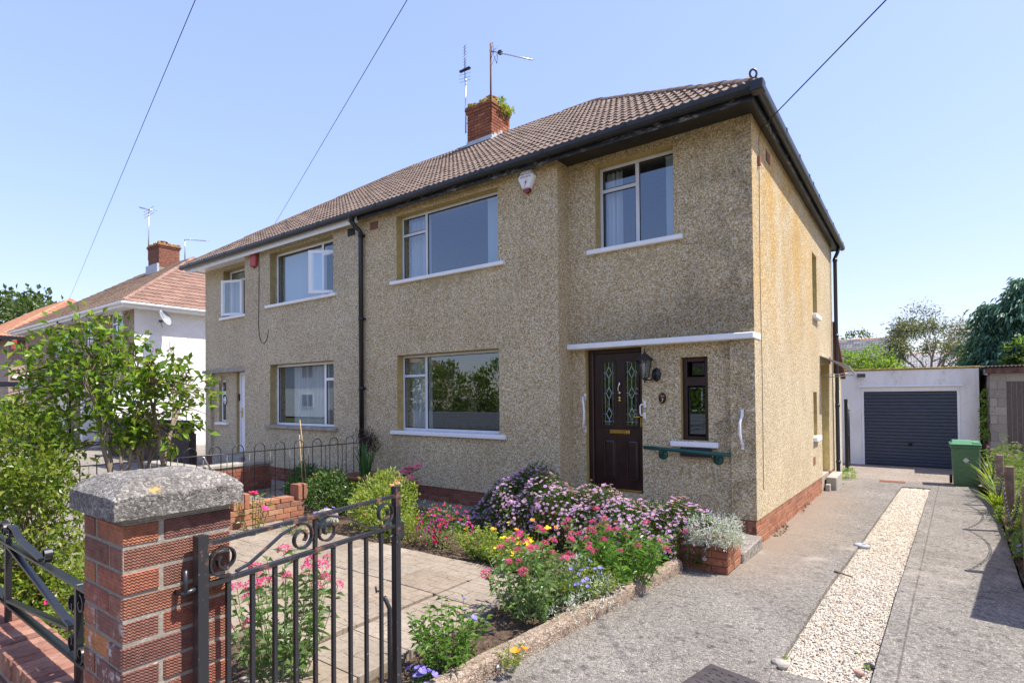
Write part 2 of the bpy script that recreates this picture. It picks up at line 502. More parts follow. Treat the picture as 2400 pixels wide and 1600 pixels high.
def concrete(name, a, b, tint=None):
    k = NM(name, .9, .2)
    p = k.pos()
    n1 = k.noise(.9, 5, .65, p)
    n2 = k.noise(22, 5, .7, p)
    v = k.vor(105, k.mix(.02, p, k.noise(40, 2, vec=p, col=True)))
    cell = k.xyz(v['Color'])[0]
    c = k.mix(k.ramp(n1, [(.3, 0.0), (.7, 1.0)]), a, b)
    c = k.mix(1, c, k.ramp(cell, [(0, .52), (.3, .82), (.7, 1.06), (.92, 1.3), (1, 1.7)]), 'MULTIPLY')
    c = k.mix(1, c, k.ramp(n2, [(.30, .55), (.48, .98), (.7, 1.12)]), 'MULTIPLY')
    # lichen spots
    v2 = k.vor(6.5, k.mix(.05, p, k.noise(9, 3, vec=p, col=True)))
    pick = k.map(k.xyz(v2['Color'])[0], .35, .4)
    spot = k.math('MULTIPLY', k.ramp(k.math('ADD', v2['Distance'], k.math('MULTIPLY', k.noise(40, 3), .22)), [(.24, .6), (.36, 0.0)]), pick)
    c = k.mix(spot, c, k.mix(1, c, (.36, .37, .38), 'MULTIPLY'))
    sp = k.math('MULTIPLY', k.ramp(k.noise(13, 4, .65, p), [(.56, 0.0), (.64, 1.0)]), k.ramp(k.noise(1.3, 3, .5, p), [(.38, 0.0), (.6, .85)]))
    c = k.mix(sp, c, k.mix(1, c, (.36, .36, .36), 'MULTIPLY'))
    if tint: c = tint(k, p, c)
    h = k.math('ADD', k.ramp(v['Distance'], [(0, 1.0), (.8, 0.0)]), k.math('MULTIPLY', n2, 1.5))
    return k.fin(c, k.bump(h, .75, .009))
def drive_tint(k, p, c):
    x, y, z = k.xyz(p)
    nz = k.noise(1.6, 5, .65, p)
    # brown silt spread near the foot of the side wall, and pale patches
    m = k.math('MULTIPLY', k.map(k.math('ADD', x, k.math('MULTIPLY', nz, .9)), 1.35, .55), k.map(y, -2.0, -.4))
    m = k.math('MULTIPLY', m, k.map(y, 7.5, 4.5, .35, 1))
    c = k.mix(k.math('MULTIPLY', m, .75), c, (.27, .205, .15))
    wob = k.math('MULTIPLY', k.noise(6, 2), .02)
    j1 = k.math('ABSOLUTE', k.math('ADD', k.math('SUBTRACT', k.math('SUBTRACT', x, k.math('MULTIPLY', y, .0426)), 1.555), k.math('MULTIPLY', wob, .4)))
    j2 = k.math('ABSOLUTE', k.math('ADD', k.math('SUBTRACT', y, 1.06), wob))
    j3 = k.math('ABSOLUTE', k.math('ADD', k.math('SUBTRACT', y, 5.3), wob))
    jm = k.math('MINIMUM', k.math('MINIMUM', j1, j2), j3)
    c = k.mix(k.ramp(jm, [(.004, .6), (.009, 0.0)]), c, (.07, .06, .05))
    m2 = k.math('MULTIPLY', k.map(k.noise(2.3, 3, .5, p), .55, .7), k.math('MULTIPLY', k.map(y, -1.6, -.6), k.map(y, 1.8, .2)))
    return k.mix(k.math('MULTIPLY', m2, .5), c, (.42, .37, .31))
M['drive'] = concrete('driveway_concrete', (.182, .165, .143), (.268, .245, .214), drive_tint)
M['apron'] = concrete('brown_concrete', (.27, .21, .16), (.34, .29, .24))
M['path'] = concrete('path_concrete', (.25, .215, .175), (.31, .275, .235))
M['road'] = concrete('asphalt', (.05, .05, .052), (.075, .075, .078))
M['kerbstone'] = concrete('kerb_aggregate', (.27, .20, .15), (.35, .28, .21))
def slabmat():
    k = NM('imprinted_paving_slab', .9, .2)
    p = k.pos()
    r = k.rand()
    base = k.ramp(r, [(0, (.245, .195, .145)), (.35, (.295, .24, .18)), (.7, (.265, .22, .17)), (1, (.315, .265, .21))])
    n2 = k.noise(26, 5, .7, p)
    c = k.mix(1, base, k.ramp(n2, [(.28, .68), (.5, 1.0), (.75, 1.15)]), 'MULTIPLY')
    c = k.mix(1, c, k.ramp(k.noise(1.7, 4, .6, p), [(.3, .84), (.7, 1.08)]), 'MULTIPLY')
    q = k.mix(.07, p, k.noise(9, 3, vec=p, col=True))
    br = k.n('TexBrick')
    br.inputs['Scale'].default_value = 1
    br.inputs['Brick Width'].default_value = .21
    br.inputs['Row Height'].default_value = .108
    br.inputs['Mortar Size'].default_value = .004
    br.inputs['Mortar Smooth'].default_value = .4
    k.ln(q, br.inputs['Vector'])
    g = k.math('MULTIPLY', br.outputs['Fac'], k.ramp(k.noise(5.5, 3, .6, p), [(.40, .1), (.58, 1.0)]))
    c = k.mix(k.math('MULTIPLY', g, .75), c, (.10, .08, .06))
    h = k.math('SUBTRACT', k.math('MULTIPLY', n2, .6), g)
    return k.fin(c, k.bump(h, .8, .006))
M['slab'] = slabmat()
def soilmat():
    k = NM('dry_soil', .95, .1)
    p = k.pos()
    c = k.ramp(k.noise(28, 6, .75, p), [(.3, (.045, .03, .02)), (.52, (.115, .08, .055)), (.72, (.22, .165, .12))])
    c = k.mix(k.ramp(k.vor(55, p)['Distance'], [(.10, .7), (.2, 0.0)]), c, (.34, .28, .22))
    return k.fin(c, k.bump(k.noise(22, 6, .75, p), 1.0, .03))
M['soil'] = soilmat()
def grassmat():
    k = NM('rough_grass_ground', .95, .1)
    p = k.pos()
    c = k.ramp(k.noise(6, 5, .7, p), [(.3, (.05, .06, .02)), (.55, (.10, .11, .04)), (.75, (.17, .15, .08))])
    return k.fin(c, k.bump(k.noise(40, 4), .8, .02))
M['grass'] = grassmat()
def stonemat():
    k = NM('cream_gravel', .85, .2)
    c = k.ramp(k.island(), [(0, (.36, .30, .23)), (.15, (.54, .47, .37)), (.5, (.60, .54, .44)), (.82, (.69, .64, .555)), (.92, (.46, .34, .25)), (1, (.27, .25, .23))])
    return k.fin(c)
M['gravel'] = stonemat()
M['gravelbed'] = mortar('gravel_bed', (.50, .43, .33))

def glassmat(name, tint=(1, 1, 1), ior=1.75, rough=0.0):
    m = bpy.data.materials.new(name); m.use_nodes = True
    nt = m.node_tree; nt.nodes.clear()
    o = nt.nodes.new('ShaderNodeOutputMaterial')
    mx = nt.nodes.new('ShaderNodeMixShader')
    tr = nt.nodes.new('ShaderNodeBsdfTransparent'); tr.inputs[0].default_value = (*tint, 1)
    gl = nt.nodes.new('ShaderNodeBsdfGlossy'); gl.inputs['Color'].default_value = (.80, .92, 1, 1); gl.inputs['Roughness'].default_value = rough
    lw = nt.nodes.new('ShaderNodeLayerWeight'); lw.inputs[0].default_value = .5
    pw = nt.nodes.new('ShaderNodeMath'); pw.operation = 'POWER'; pw.inputs[1].default_value = 4
    fr = nt.nodes.new('ShaderNodeMath'); fr.operation = 'MULTIPLY_ADD'; fr.inputs[1].default_value = 1-ior; fr.inputs[2].default_value = ior
    nt.links.new(lw.outputs['Facing'], pw.inputs[0]); nt.links.new(pw.outputs[0], fr.inputs[0])
    nt.links.new(fr.outputs[0], mx.inputs[0])
    nt.links.new(tr.outputs[0], mx.inputs[1]); nt.links.new(gl.outputs[0], mx.inputs[2])
    nt.links.new(mx.outputs[0], o.inputs[0])
    return m
M['glass'] = glassmat('window_glass', (.86, .9, .92), .17)
M['lamp_glass'] = glassmat('lantern_glass', (.75, .78, .80), .08)
def clothmat(name, c, tr=.4):
    m = bpy.data.materials.new(name); m.use_nodes = True
    nt = m.node_tree; nt.nodes.clear()
    o = nt.nodes.new('ShaderNodeOutputMaterial')
    mx = nt.nodes.new('ShaderNodeMixShader'); mx.inputs[0].default_value = tr
    d = nt.nodes.new('ShaderNodeBsdfDiffuse'); d.inputs[0].default_value = (*c, 1)
    t = nt.nodes.new('ShaderNodeBsdfTranslucent'); t.inputs[0].default_value = (*c, 1)
    nt.links.new(d.outputs[0], mx.inputs[1]); nt.links.new(t.outputs[0], mx.inputs[2])
    nt.links.new(mx.outputs[0], o.inputs[0])
    return m
M['curtain'] = clothmat('white_curtain_cloth', (.75, .76, .76))
M['blind'] = clothmat('pale_vertical_blind', (.62, .70, .72))

def leafmat(name, stops, trans=.35, rough=.45):
    """stops: list of leaf colours, one picked per leaf"""
    m = bpy.data.materials.new(name); m.use_nodes = True
    nt = m.node_tree; b = nt.nodes['Principled BSDF']; o = nt.nodes['Material Output']
    g = nt.nodes.new('ShaderNodeNewGeometry')
    r = nt.nodes.new('ShaderNodeValToRGB')
    e = r.color_ramp.elements
    while len(e) < len(stops): e.new(.5)
    for i, c in enumerate(stops):
        e[i].position = i/(len(stops)-1); e[i].color = (*c, 1)
    nt.links.new(g.outputs['Random Per Island'], r.inputs[0])
    nt.links.new(r.outputs[0], b.inputs['Base Color'])
    b.inputs['Roughness'].default_value = rough
    b.inputs['Specular IOR Level'].default_value = .4
    t = nt.nodes.new('ShaderNodeBsdfTranslucent')
    mxc = nt.nodes.new('ShaderNodeMixRGB'); mxc.blend_type = 'MULTIPLY'; mxc.inputs[0].default_value = 1
    mxc.inputs[2].default_value = (1.5, 1.6, .55, 1)
    nt.links.new(r.outputs[0], mxc.inputs[1]); nt.links.new(mxc.outputs[0], t.inputs[0])
    mx = nt.nodes.new('ShaderNodeMixShader'); mx.inputs[0].default_value = trans
    nt.links.new(b.outputs[0], mx.inputs[1]); nt.links.new(t.outputs[0], mx.inputs[2])
    nt.links.new(mx.outputs[0], o.inputs[0])
    return m
L = {}
L['laurel'] = leafmat('shrub_leaf', [(.055, .115, .012), (.10, .19, .018), (.16, .26, .025), (.25, .35, .04), (.06, .125, .015), (.36, .40, .07)], .36, .27)
L['hedge'] = leafmat('hedge_leaf', [(.06, .11, .015), (.11, .18, .02), (.16, .23, .03), (.20, .26, .035), (.26, .27, .05), (.10, .16, .02)], .38, .32)
L['daisyleaf'] = leafmat('daisy_leaf', [(.04, .09, .02), (.07, .13, .03), (.10, .17, .04), (.06, .11, .03)], .3)
L['limeleaf'] = leafmat('lime_leaf', [(.16, .24, .03), (.24, .31, .05), (.30, .35, .07), (.20, .27, .04), (.33, .33, .09)], .4)
L['val'] = leafmat('valerian_leaf', [(.07, .14, .04), (.11, .20, .05), (.15, .23, .08), (.20, .26, .12), (.09, .16, .05)], .35, .4)
L['valgreen'] = leafmat('deep_green_leaf', [(.06, .14, .02), (.09, .19, .03), (.13, .24, .04), (.18, .28, .06)], .4, .35)
L['silver'] = leafmat('silver_leaf', [(.38, .42, .40), (.48, .52, .50), (.58, .60, .58), (.42, .44, .40), (.55, .50, .42)], .2, .7)
L['dark'] = leafmat('dark_bush_leaf', [(.03, .07, .015), (.05, .10, .02), (.08, .14, .03), (.10, .16, .03)], .3)
L['fern'] = leafmat('fern_leaf', [(.03, .10, .02), (.05, .15, .03), (.07, .18, .03)], .35)
L['maroon'] = leafmat('maroon_leaf', [(.035, .015, .018), (.06, .02, .025), (.05, .025, .02)], .25)
L['sword'] = leafmat('sword_leaf', [(.04, .12, .03), (.06, .16, .04), (.09, .19, .05)], .35)
L['yellowgrass'] = leafmat('yellow_green_blade', [(.22, .30, .03), (.30, .38, .04), (.16, .24, .03)], .45)
L['weed'] = leafmat('weed_leaf', [(.12, .18, .06), (.18, .25, .09), (.25, .30, .14), (.10, .15, .05)], .35)
L['conifer'] = leafmat('conifer_spray', [(.035, .10, .07), (.06, .15, .10), (.10, .21, .14), (.15, .27, .19)], .15, .5)
L['tree'] = leafmat('tree_leaf', [(.045, .08, .02), (.07, .11, .03), (.10, .14, .04)], .3)
L['thin'] = leafmat('olive_leaf', [(.10, .12, .05), (.14, .15, .07), (.17, .17, .09)], .3)
L['bright'] = leafmat('bright_bush_leaf', [(.10, .19, .03), (.16, .27, .04), (.22, .33, .06), (.30, .38, .14)], .4)
L['dry'] = leafmat('dry_brown_bits', [(.14, .07, .035), (.22, .11, .05), (.11, .06, .03)], .2)
L['moss'] = leafmat('moss_lichen', [(.42, .30, .05), (.38, .27, .08), (.30, .26, .10)], .1, .8)
def petal(name, c, c2=None):
    return leafmat(name, [c, c2 or tuple(min(1, x*1.15) for x in c)], .3, .6)
# ------------------------------------------------------------------ terrain profile
ZP = [(-60, 0), (-1, 0), (0, -.05), (2.4, -.118), (6.1, -.22), (8.3, -.315), (10, -.36), (400, -.36)]
def zg(y):
    for (a, za), (b, zb) in zip(ZP, ZP[1:]):
        if y <= b: return za+(zb-za)*(y-a)/(b-a)
    return ZP[-1][1]
def sheet(name, left, right, dz, mat, thick=.12, kind='structure', step=.25, label=None):
    """strip between two x(y) polylines following the terrain"""
    def ev(pl, y):
        for (ya, xa), (yb, xb) in zip(pl, pl[1:]):
            if y <= yb+1e-9: return xa+(xb-xa)*(y-ya)/(yb-ya)
        return pl[-1][1]
    y0, y1 = left[0][0], left[-1][0]
    ys = sorted(set([round(y0+(y1-y0)*i/max(1, int((y1-y0)/step)), 4) for i in range(int((y1-y0)/step)+1)]+[y1]+[p[0] for p in left+right if y0 < p[0] < y1]))
    mb = MB()
    vs = []; fs = []
    for y in ys:
        xa, xb = ev(left, y), ev(right, y); z = zg(y)+dz
        vs += [(xa, y, z), (xb, y, z), (xa, y, z-thick), (xb, y, z-thick)]
    n = len(ys)
    for i in range(n-1):
        a, b = 4*i, 4*i+4
        fs += [(a, a+1, b+1, b), (a+2, b+2, b+3, a+3), (a, b, b+2, a+2), (a+1, a+3, b+3, b+1)]
    fs += [(0, 2, 3, 1), (4*n-4, 4*n-3, 4*n-1, 4*n-2)]
    mb.add(vs, fs)
    o = mb.build(name, mat)
    return tag(o, label, kind=kind)

# ground out to the horizon
ys = [-400, -60, -1, 0, 2.4, 6.1, 8.3, 10, 60, 400]
mb = MB(); vs = []
for y in ys: vs += [(-500, y, zg(y)-.16), (500, y, zg(y)-.16)]
mb.add(vs, [(2*i, 2*i+1, 2*i+3, 2*i+2) for i in range(len(ys)-1)])
tag(mb.build('ground', M['grass']), kind='structure')
def flat(name, x0, x1, y0, y1, z, mat, t=.1):
    return tag(MB().bev(x0, x1, y0, y1, z-t, z, .012).build(name, mat), kind='structure')
flat('road', -120, 90, -13.5, -8.9, -.06, M['road'], .09)
flat('pavement', -120, 90, -8.75, -6.62, -.02, M['path'], .12)
flat('kerb', -120, 90, -8.9, -8.752, -.012, M['kerbstone'], .13)
flat('far_pavement', -120, 90, -15.2, -13.5, .03, M['path'], .18)
flat('neighbour_forecourt', -13.6, -6.95, -6.5, -.3, -.008, M['path'])
flat('side_drive', -21.1, -13.75, -6.6, 12, -.02, M['path'])
flat('far_forecourt', -40, -21.2, -6.6, .4, -.02, M['path'])

# driveway: two concrete strips with gravel between
KX = lambda y: -.357+(y+1.272)*.0963
GL = lambda y: .915+.0418*y          # gravel, left edge
GR = lambda y: 1.427+.0426*y         # gravel, right edge
DR = [(-6.6, 2.18), (-3, 2.22), (.02, 2.326), (1.6, 2.41), (4.4, 2.555), (9.3, 2.60)]
sheet('driveway', [(-6.6, KX(-6.6)), (-1.5, KX(-1.5)), (-1.3, -.1), (-.95, -.05), (9.3, -.05)], [(-6.6, GL(-6.6)), (9.3, GL(9.3))], .0, M['drive'])
sheet('driveway', [(-6.6, GR(-6.6)), (9.3, GR(9.3))], DR, .0, M['drive'])
sheet('driveway', [(-6.6, GL(-6.6)+.001), (-3.12, GL(-3.12)+.001)], [(-6.6, GR(-6.6)-.001), (-3.12, GR(-3.12)-.001)], -.004, M['drive'])
sheet('driveway', [(8.05, GL(8.05)+.001), (9.3, GL(9.3)+.001)], [(8.05, GR(8.05)-.001), (9.3, GR(9.3)-.001)], -.004, M['drive'])
sheet('apron', [(9.305, -1.2), (12.75, -1.2)], [(9.305, 3.0), (12.75, 3.0)], -.006, M['apron'])
sheet('gravel_bed', [(-3.12, GL(-3.12)), (8.05, GL(8.05))], [(-3.12, GR(-3.12)), (8.05, GR(8.05))], -.045, M['gravelbed'], .08)
def gravel():
    rs = np.random.RandomState(3)
    n = 44000
    y = -3.1+11.1*rs.rand(n)**1.35
    t = rs.rand(n)
    gl = .915+.0418*y; gr = 1.427+.0426*y
    x = gl+.012+(gr-gl-.024)*t
    zz = np.array([zg(v) for v in y])-.042+.02*rs.rand(n)
    s = .0036+.0055*rs.rand(n)**2+.00028*(y+3)
    base = np.array([(1, 0, 0), (-1, 0, 0), (0, 1, 0), (0, -1, 0), (0, 0, 1), (0, 0, -1)], float)
    fc = np.array([(0, 2, 4), (2, 1, 4), (1, 3, 4), (3, 0, 4), (2, 0, 5), (1, 2, 5), (3, 1, 5), (0, 3, 5)])
    V = np.repeat(base[None], n, 0)*(.65+.7*rs.rand(n, 6, 1))
    V *= np.stack([1+.5*rs.rand(n), 1+.5*rs.rand(n), .55+.3*rs.rand(n)], 1)[:, None, :]
    a = rs.rand(n)*6.28; c, sn = np.cos(a), np.sin(a)
    tl = (rs.rand(n)-.5)*1.2; ct, stl = np.cos(tl), np.sin(tl)
    X = V[..., 0]*ct[:, None]-V[..., 2]*stl[:, None]; Z = V[..., 0]*stl[:, None]+V[..., 2]*ct[:, None]; Y = V[..., 1]
    V = np.stack([X*c[:, None]-Y*sn[:, None], X*sn[:, None]+Y*c[:, None], Z], -1)*s[:, None, None]
    V += np.stack([x, y, zz], 1)[:, None, :]
    F = (fc[None]+6*np.arange(n)[:, None, None]).reshape(-1, 3)
    o = put('gravel', npmesh('gravel', V.reshape(-1, 3), F, M['gravel']))
    tag(o, 'cream stone gravel filling the strip down the middle of the driveway', 'gravel', kind='stuff')
gravel()
# garden soil, uneven
def soil(name, x0f, x1f, y0, y1, z, step=.06, amp=.022, seed=2):
    rs = np.random.RandomState(seed)
    ny = int((y1-y0)/step)+1
    nx = 90
    V = []
    for i in range(ny):
        y = y0+(y1-y0)*i/(ny-1)
        a, b = x0f(y), x1f(y)
        for j in range(nx):
            x = a+(b-a)*j/(nx-1)
            V.append((x, y, z+amp*(rs.rand()-.5)+.018*math.sin(3*x+1)*math.cos(2.6*y)))
    F = [(i*nx+j, i*nx+j+1, (i+1)*nx+j+1, (i+1)*nx+j) for i in range(ny-1) for j in range(nx-1)]
    o = put(name, npmesh(name, V, F, M['soil']))
    return tag(o, kind='structure')
soil('garden_soil', lambda y: -6.82, lambda y: KX(y)-.10, -6.10, -.80, .015)
soil('border_soil', lambda y: np.interp(y, [d[0] for d in DR], [d[1] for d in DR])+.004, lambda y: 3.15, -6.5, 9.3, -.03, .2, .04, 5)
tag(MB().bev(2.9, 8, -6.5, 11.5, -.3, -.012).build('neighbour_drive', M['path']), kind='structure')
def clods():
    rs = np.random.RandomState(8); mb = []
    n = 1500
    base = np.array([(1, 0, 0), (-1, 0, 0), (0, 1, 0), (0, -1, 0), (0, 0, 1), (0, 0, -1)], float)
    fc = np.array([(0, 2, 4), (2, 1, 4), (1, 3, 4), (3, 0, 4), (2, 0, 5), (1, 2, 5), (3, 1, 5), (0, 3, 5)])
    y = -5.9+4.3*rs.rand(n); x = np.where(rs.rand(n) < .6, -1.2+.6*rs.rand(n), -6.6+5*rs.rand(n))
    k = (x < KX(y)-.12)
    x, y = x[k], y[k]; n = len(x)
    s = .005+.014*rs.rand(n)**3
    V = base[None]*(.6+.8*rs.rand(n, 6, 1))*s[:, None, None]
    V += np.stack([x, y, np.full(n, .028)], 1)[:, None]
    F = (fc[None]+6*np.arange(n)[:, None, None]).reshape(-1, 3)
    tag(put('soil_clods', npmesh('soil_clods', V.reshape(-1, 3), F, M['soil'])), 'loose crumbs of dry brown soil over the flower bed', 'soil', kind='stuff')
clods()
# edging kerb between bed and drive
mb = MB()
prof = [(-.115, -.05), (-.115, .095), (-.10, .115), (-.03, .118), (-.006, .10), (.004, .06), (.008, -.05)]
yk = [-6.0+i*.16 for i in range(29)]
vs = []; rs_ = random.Random(4)
for y in yk:
    for (dx, z) in prof: vs.append((KX(y)+dx+rs_.uniform(-.004, .004), y, z+rs_.uniform(-.004, .004)))
n = len(prof)
mb.add(vs, [(i*n+j, i*n+j+1, (i+1)*n+j+1, (i+1)*n+j) for i in range(len(yk)-1) for j in range(n-1)]+[tuple(range(n)), tuple(range(n*(len(yk)-1), n*len(yk)))])
tag(mb.build('bed_kerb', M['kerbstone']), kind='structure')

# patio of imprinted slabs
PAT = thing('patio', (-3.3, -3.9, .05), kind='structure')
sl = MB().bev(-.5, .5, -.5, .5, -.5, .5, .02).mesh('paving_slab', M['slab'])
rr = random.Random(5)
for j in range(6):
    y1 = -2.68-.433*j
    for i in range(8):
        x1 = -1.24-.02*j*(1 if j < 4 else 1)*0+.0-.60*i-(.02*j if i else 0)
        if j == 5 and i in (1,): continue
        x0 = x1-.598
        sk = .045*(x1+1.2)*0
        Mx = Matrix.Translation(((x0+x1)/2, y1-.2135+.02*math.sin(i), .022+rr.uniform(-.003, .003))) @ Matrix.Rotation(rr.uniform(-.006, .006), 4, 'Z') @ Matrix.Rotation(rr.uniform(-.008, .008), 4, 'X') @ Matrix.Diagonal((.597, .430, .08, 1))
        inst('paving_slab', sl, Mx, PAT)
tag(MB().bev(-6.8, -2.6, -.86, -.285, -.1, .03).build('house_path', M['path']), kind='structure')

# ------------------------------------------------------------------ bricks
def brick_mesh(mat):
    return MB().bev(-.5, .5, -.5, .5, -.5, .5, .035).mesh('brick', mat)
BM_ = {}
def bricks(parent, o, a, nrm, length, courses, mat, bl=.215, bh=.065, dep=.10, jt=.010, slope=0, proud=.005, seed=1, skip=None, name='brick'):
    """stretcher bond; o = bottom corner on the face plane, a = direction along, nrm = outward"""
    if mat not in BM_: BM_[mat] = brick_mesh(M[mat])
    me = BM_[mat]
    rg = random.Random(seed)
    o, a, nrm = Vector(o), Vector(a).normalized(), Vector(nrm).normalized()
    for c in range(courses):
        s = -(bl+jt)/2 if c % 2 else 0
        while s < length-.005:
            e = min(s+bl, length); b = max(s, 0)
            if e-b > .02 and not (skip and skip((b+e)/2, c)):
                ctr = o+a*((b+e)/2)+nrm*(proud-dep/2+rg.uniform(-.0025, .0025))+Vector((0, 0, bh/2+jt/2+c*(bh+jt)+slope*((b+e)/2)+rg.uniform(-.001, .001)))
                Mx = Matrix((a, nrm, Vector((0, 0, 1)))).transposed().to_4x4()
                Mx.translation = ctr
                inst(name, me, Mx @ Matrix.Diagonal((e-b, dep, bh, 1)), parent)
            s += bl+jt

# ------------------------------------------------------------------ walls with openings
def wall(parent, name, mat, axis, a0, a1, z0, z1, c0, c1, ops=(), zb=None, label=None):
    """solid wall on a grid around its openings; c0 outer face, c1 inner face"""
    A = sorted({a0, a1, *[o[0] for o in ops], *[o[1] for o in ops]})
    Z = sorted({z0, z1, *[o[2] for o in ops], *[o[3] for o in ops]})
    A = [v for v in A if a0 <= v <= a1]; Z = [v for v in Z if z0 <= v <= z1]
    def solid(i, j):
        if i < 0 or j < 0 or i >= len(A)-1 or j >= len(Z)-1: return False
        am, zm = (A[i]+A[i+1])/2, (Z[j]+Z[j+1])/2
        return not any(o[0] < am < o[1] and o[2] < zm < o[3] for o in ops)
    def P(a, c, z):
        if zb and abs(z-z0) < 1e-6: z = zb(a)
        return (a, c, z) if axis == 'x' else (c, a, z)
    mb = MB()
    for i in range(len(A)-1):
        for j in range(len(Z)-1):
            if not solid(i, j): continue
            p, q, r, s = A[i], A[i+1], Z[j], Z[j+1]
            mb.quad(P(p, c0, r), P(q, c0, r), P(q, c0, s), P(p, c0, s))
            mb.quad(P(p, c1, r), P(p, c1, s), P(q, c1, s), P(q, c1, r))
            if not solid(i-1, j): mb.quad(P(p, c0, r), P(p, c0, s), P(p, c1, s), P(p, c1, r))
            if not solid(i+1, j): mb.quad(P(q, c0, r), P(q, c1, r), P(q, c1, s), P(q, c0, s))
            if not solid(i, j-1): mb.quad(P(p, c0, r), P(p, c1, r), P(q, c1, r), P(q, c0, r))
            if not solid(i, j+1): mb.quad(P(p, c0, s), P(q, c0, s), P(q, c1, s), P(p, c1, s))
    bm = bmesh.new()
    me = mb.mesh(name, mat)
    bm.from_mesh(me); bmesh.ops.remove_doubles(bm, verts=bm.verts[:], dist=1e-5)
    bmesh.ops.recalc_face_normals(bm, faces=bm.faces[:]); bm.to_mesh(me); bm.free()
    return put(name, me, parent, label)

def reveal(parent, mat, axis, a0, a1, z0, z1, c0, c1, sign=1):
    """painted lining of an opening, 4 mm proud; top and two sides"""
    t = .004
    mb = MB()
    lo, hi = min(c0, c1), max(c0, c1)
    def bx(a, b, r, s):
        if axis == 'x': mb.box(a, b, lo, hi, r, s)
        else: mb.box(lo, hi, a, b, r, s)
    bx(a0, a0+t, z0, z1); bx(a1-t, a1, z0, z1); bx(a0+t, a1-t, z1-t, z1)
    return mb.build('reveal', mat, parent)

def window(parent, mat, axis, a0, a1, z0, z1, c, bars, panes, inward=1, fw=.045, dep=.06, bead=.010, name='window', label=None, glass='glass'):
    """c = front face; inward=+1 means the room lies at larger c. bars: ('v',pos,z0,z1) / ('h',pos,a0,a1); panes: rects"""
    mb = MB()
    c1 = c+dep*inward
    def bx(m, a, b, r, s, cc0, cc1, mi=0, bev=.006):
        lo, hi = min(cc0, cc1), max(cc0, cc1)
        if axis == 'x': m.bev(a, b, lo, hi, r, s, bev, mi)
        else: m.bev(lo, hi, a, b, r, s, bev, mi)
    bx(mb, a0, a0+fw, z0, z1, c, c1); bx(mb, a1-fw, a1, z0, z1, c, c1)
    bx(mb, a0+fw, a1-fw, z0, z0+fw, c, c1); bx(mb, a0+fw, a1-fw, z1-fw, z1, c, c1)
    for b in bars:
        w = b[4] if len(b) > 4 else fw*.9
        if b[0] == 'v': bx(mb, b[1]-w/2, b[1]+w/2, b[2], b[3], c+.002*inward, c1)
        else: bx(mb, b[2], b[3], b[1]-w/2, b[1]+w/2, c+.004*inward, c1)
    o = mb.build(name, mat, parent, label)
    for (pa, pb, pr, ps) in panes:
        g = MB()
        e = bead
        for (x0, x1, r0, r1) in ((pa, pa+e, pr, ps), (pb-e, pb, pr, ps), (pa+e, pb-e, pr, pr+e), (pa+e, pb-e, ps-e, ps)):
            bx(g, x0, x1, r0, r1, c+.012*inward, c+.03*inward, 1, .001)
        lo, hi = sorted((c+.022*inward, c+.026*inward))
        if axis == 'x': g.quad((pa+e, lo, pr+e), (pb-e, lo, pr+e), (pb-e, lo, ps-e), (pa+e, lo, ps-e))
        else: g.quad((lo, pa+e, pr+e), (lo, pb-e, pr+e), (lo, pb-e, ps-e), (lo, pa+e, ps-e))
        g.build('pane', [M[glass], M['gasket']], o)
    return o

def curtain(name, x0, x1, z0, z1, y, mat, label, cat, waves=7, amp=.025, slats=0, gather=0):
    rg = random.Random(int(abs(x0*97)+abs(z0*31)))
    if slats:
        root = thing(name, ((x0+x1)/2, y, z1), label, cat)
        w = (x1-x0)/slats
        MB().box(x0, x1, y-.02, y+.02, z1, z1+.03).build('head_rail', M['white'], root)
        for i in range(slats):
            xa = x0+w*i; an = rg.uniform(.25, .4)
            c, s = math.cos(an)*w*.56, math.sin(an)*w*.56
            xm = xa+w/2
            MB().slab([(xm-c, y-s, z0), (xm+c, y+s, z0), (xm+c, y+s, z1), (xm-c, y-s, z1)], (0, .002, 0)).build('slat', M['blind'], root)
        return root
    n = 60
    vs = []
    for r, z in enumerate((z0, z0*.5+z1*.5, z1)):
        for i in range(n+1):
            t = i/n
            ph = waves*2*math.pi*t
            vs.append((x0+(x1-x0)*t+.006*math.sin(ph*1.7), y+amp*math.sin(ph)+amp*.4*math.sin(ph*2.3+1+r*.3), z))
    fs = [(r*(n+1)+i, r*(n+1)+i+1, (r+1)*(n+1)+i+1, (r+1)*(n+1)+i) for r in range(2) for i in range(n)]
    mb = MB().add(vs, fs, 0, True)
    o = mb.build(name, mat)
    return tag(o, label, cat)

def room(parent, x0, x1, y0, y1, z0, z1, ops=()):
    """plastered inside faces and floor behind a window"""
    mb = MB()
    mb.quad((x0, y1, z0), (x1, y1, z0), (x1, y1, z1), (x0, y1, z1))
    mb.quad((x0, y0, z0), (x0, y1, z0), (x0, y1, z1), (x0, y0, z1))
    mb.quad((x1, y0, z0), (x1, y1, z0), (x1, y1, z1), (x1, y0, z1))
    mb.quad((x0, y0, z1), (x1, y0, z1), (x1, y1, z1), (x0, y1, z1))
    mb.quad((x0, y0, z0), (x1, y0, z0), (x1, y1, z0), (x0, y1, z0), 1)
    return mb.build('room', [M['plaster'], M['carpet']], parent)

def sill(parent, x0, x1, z, t, y0, y1, mat, label=None):
    return MB().bev(x0, x1, y0, y1, z-t, z, .008).build('sill', mat, parent, label)

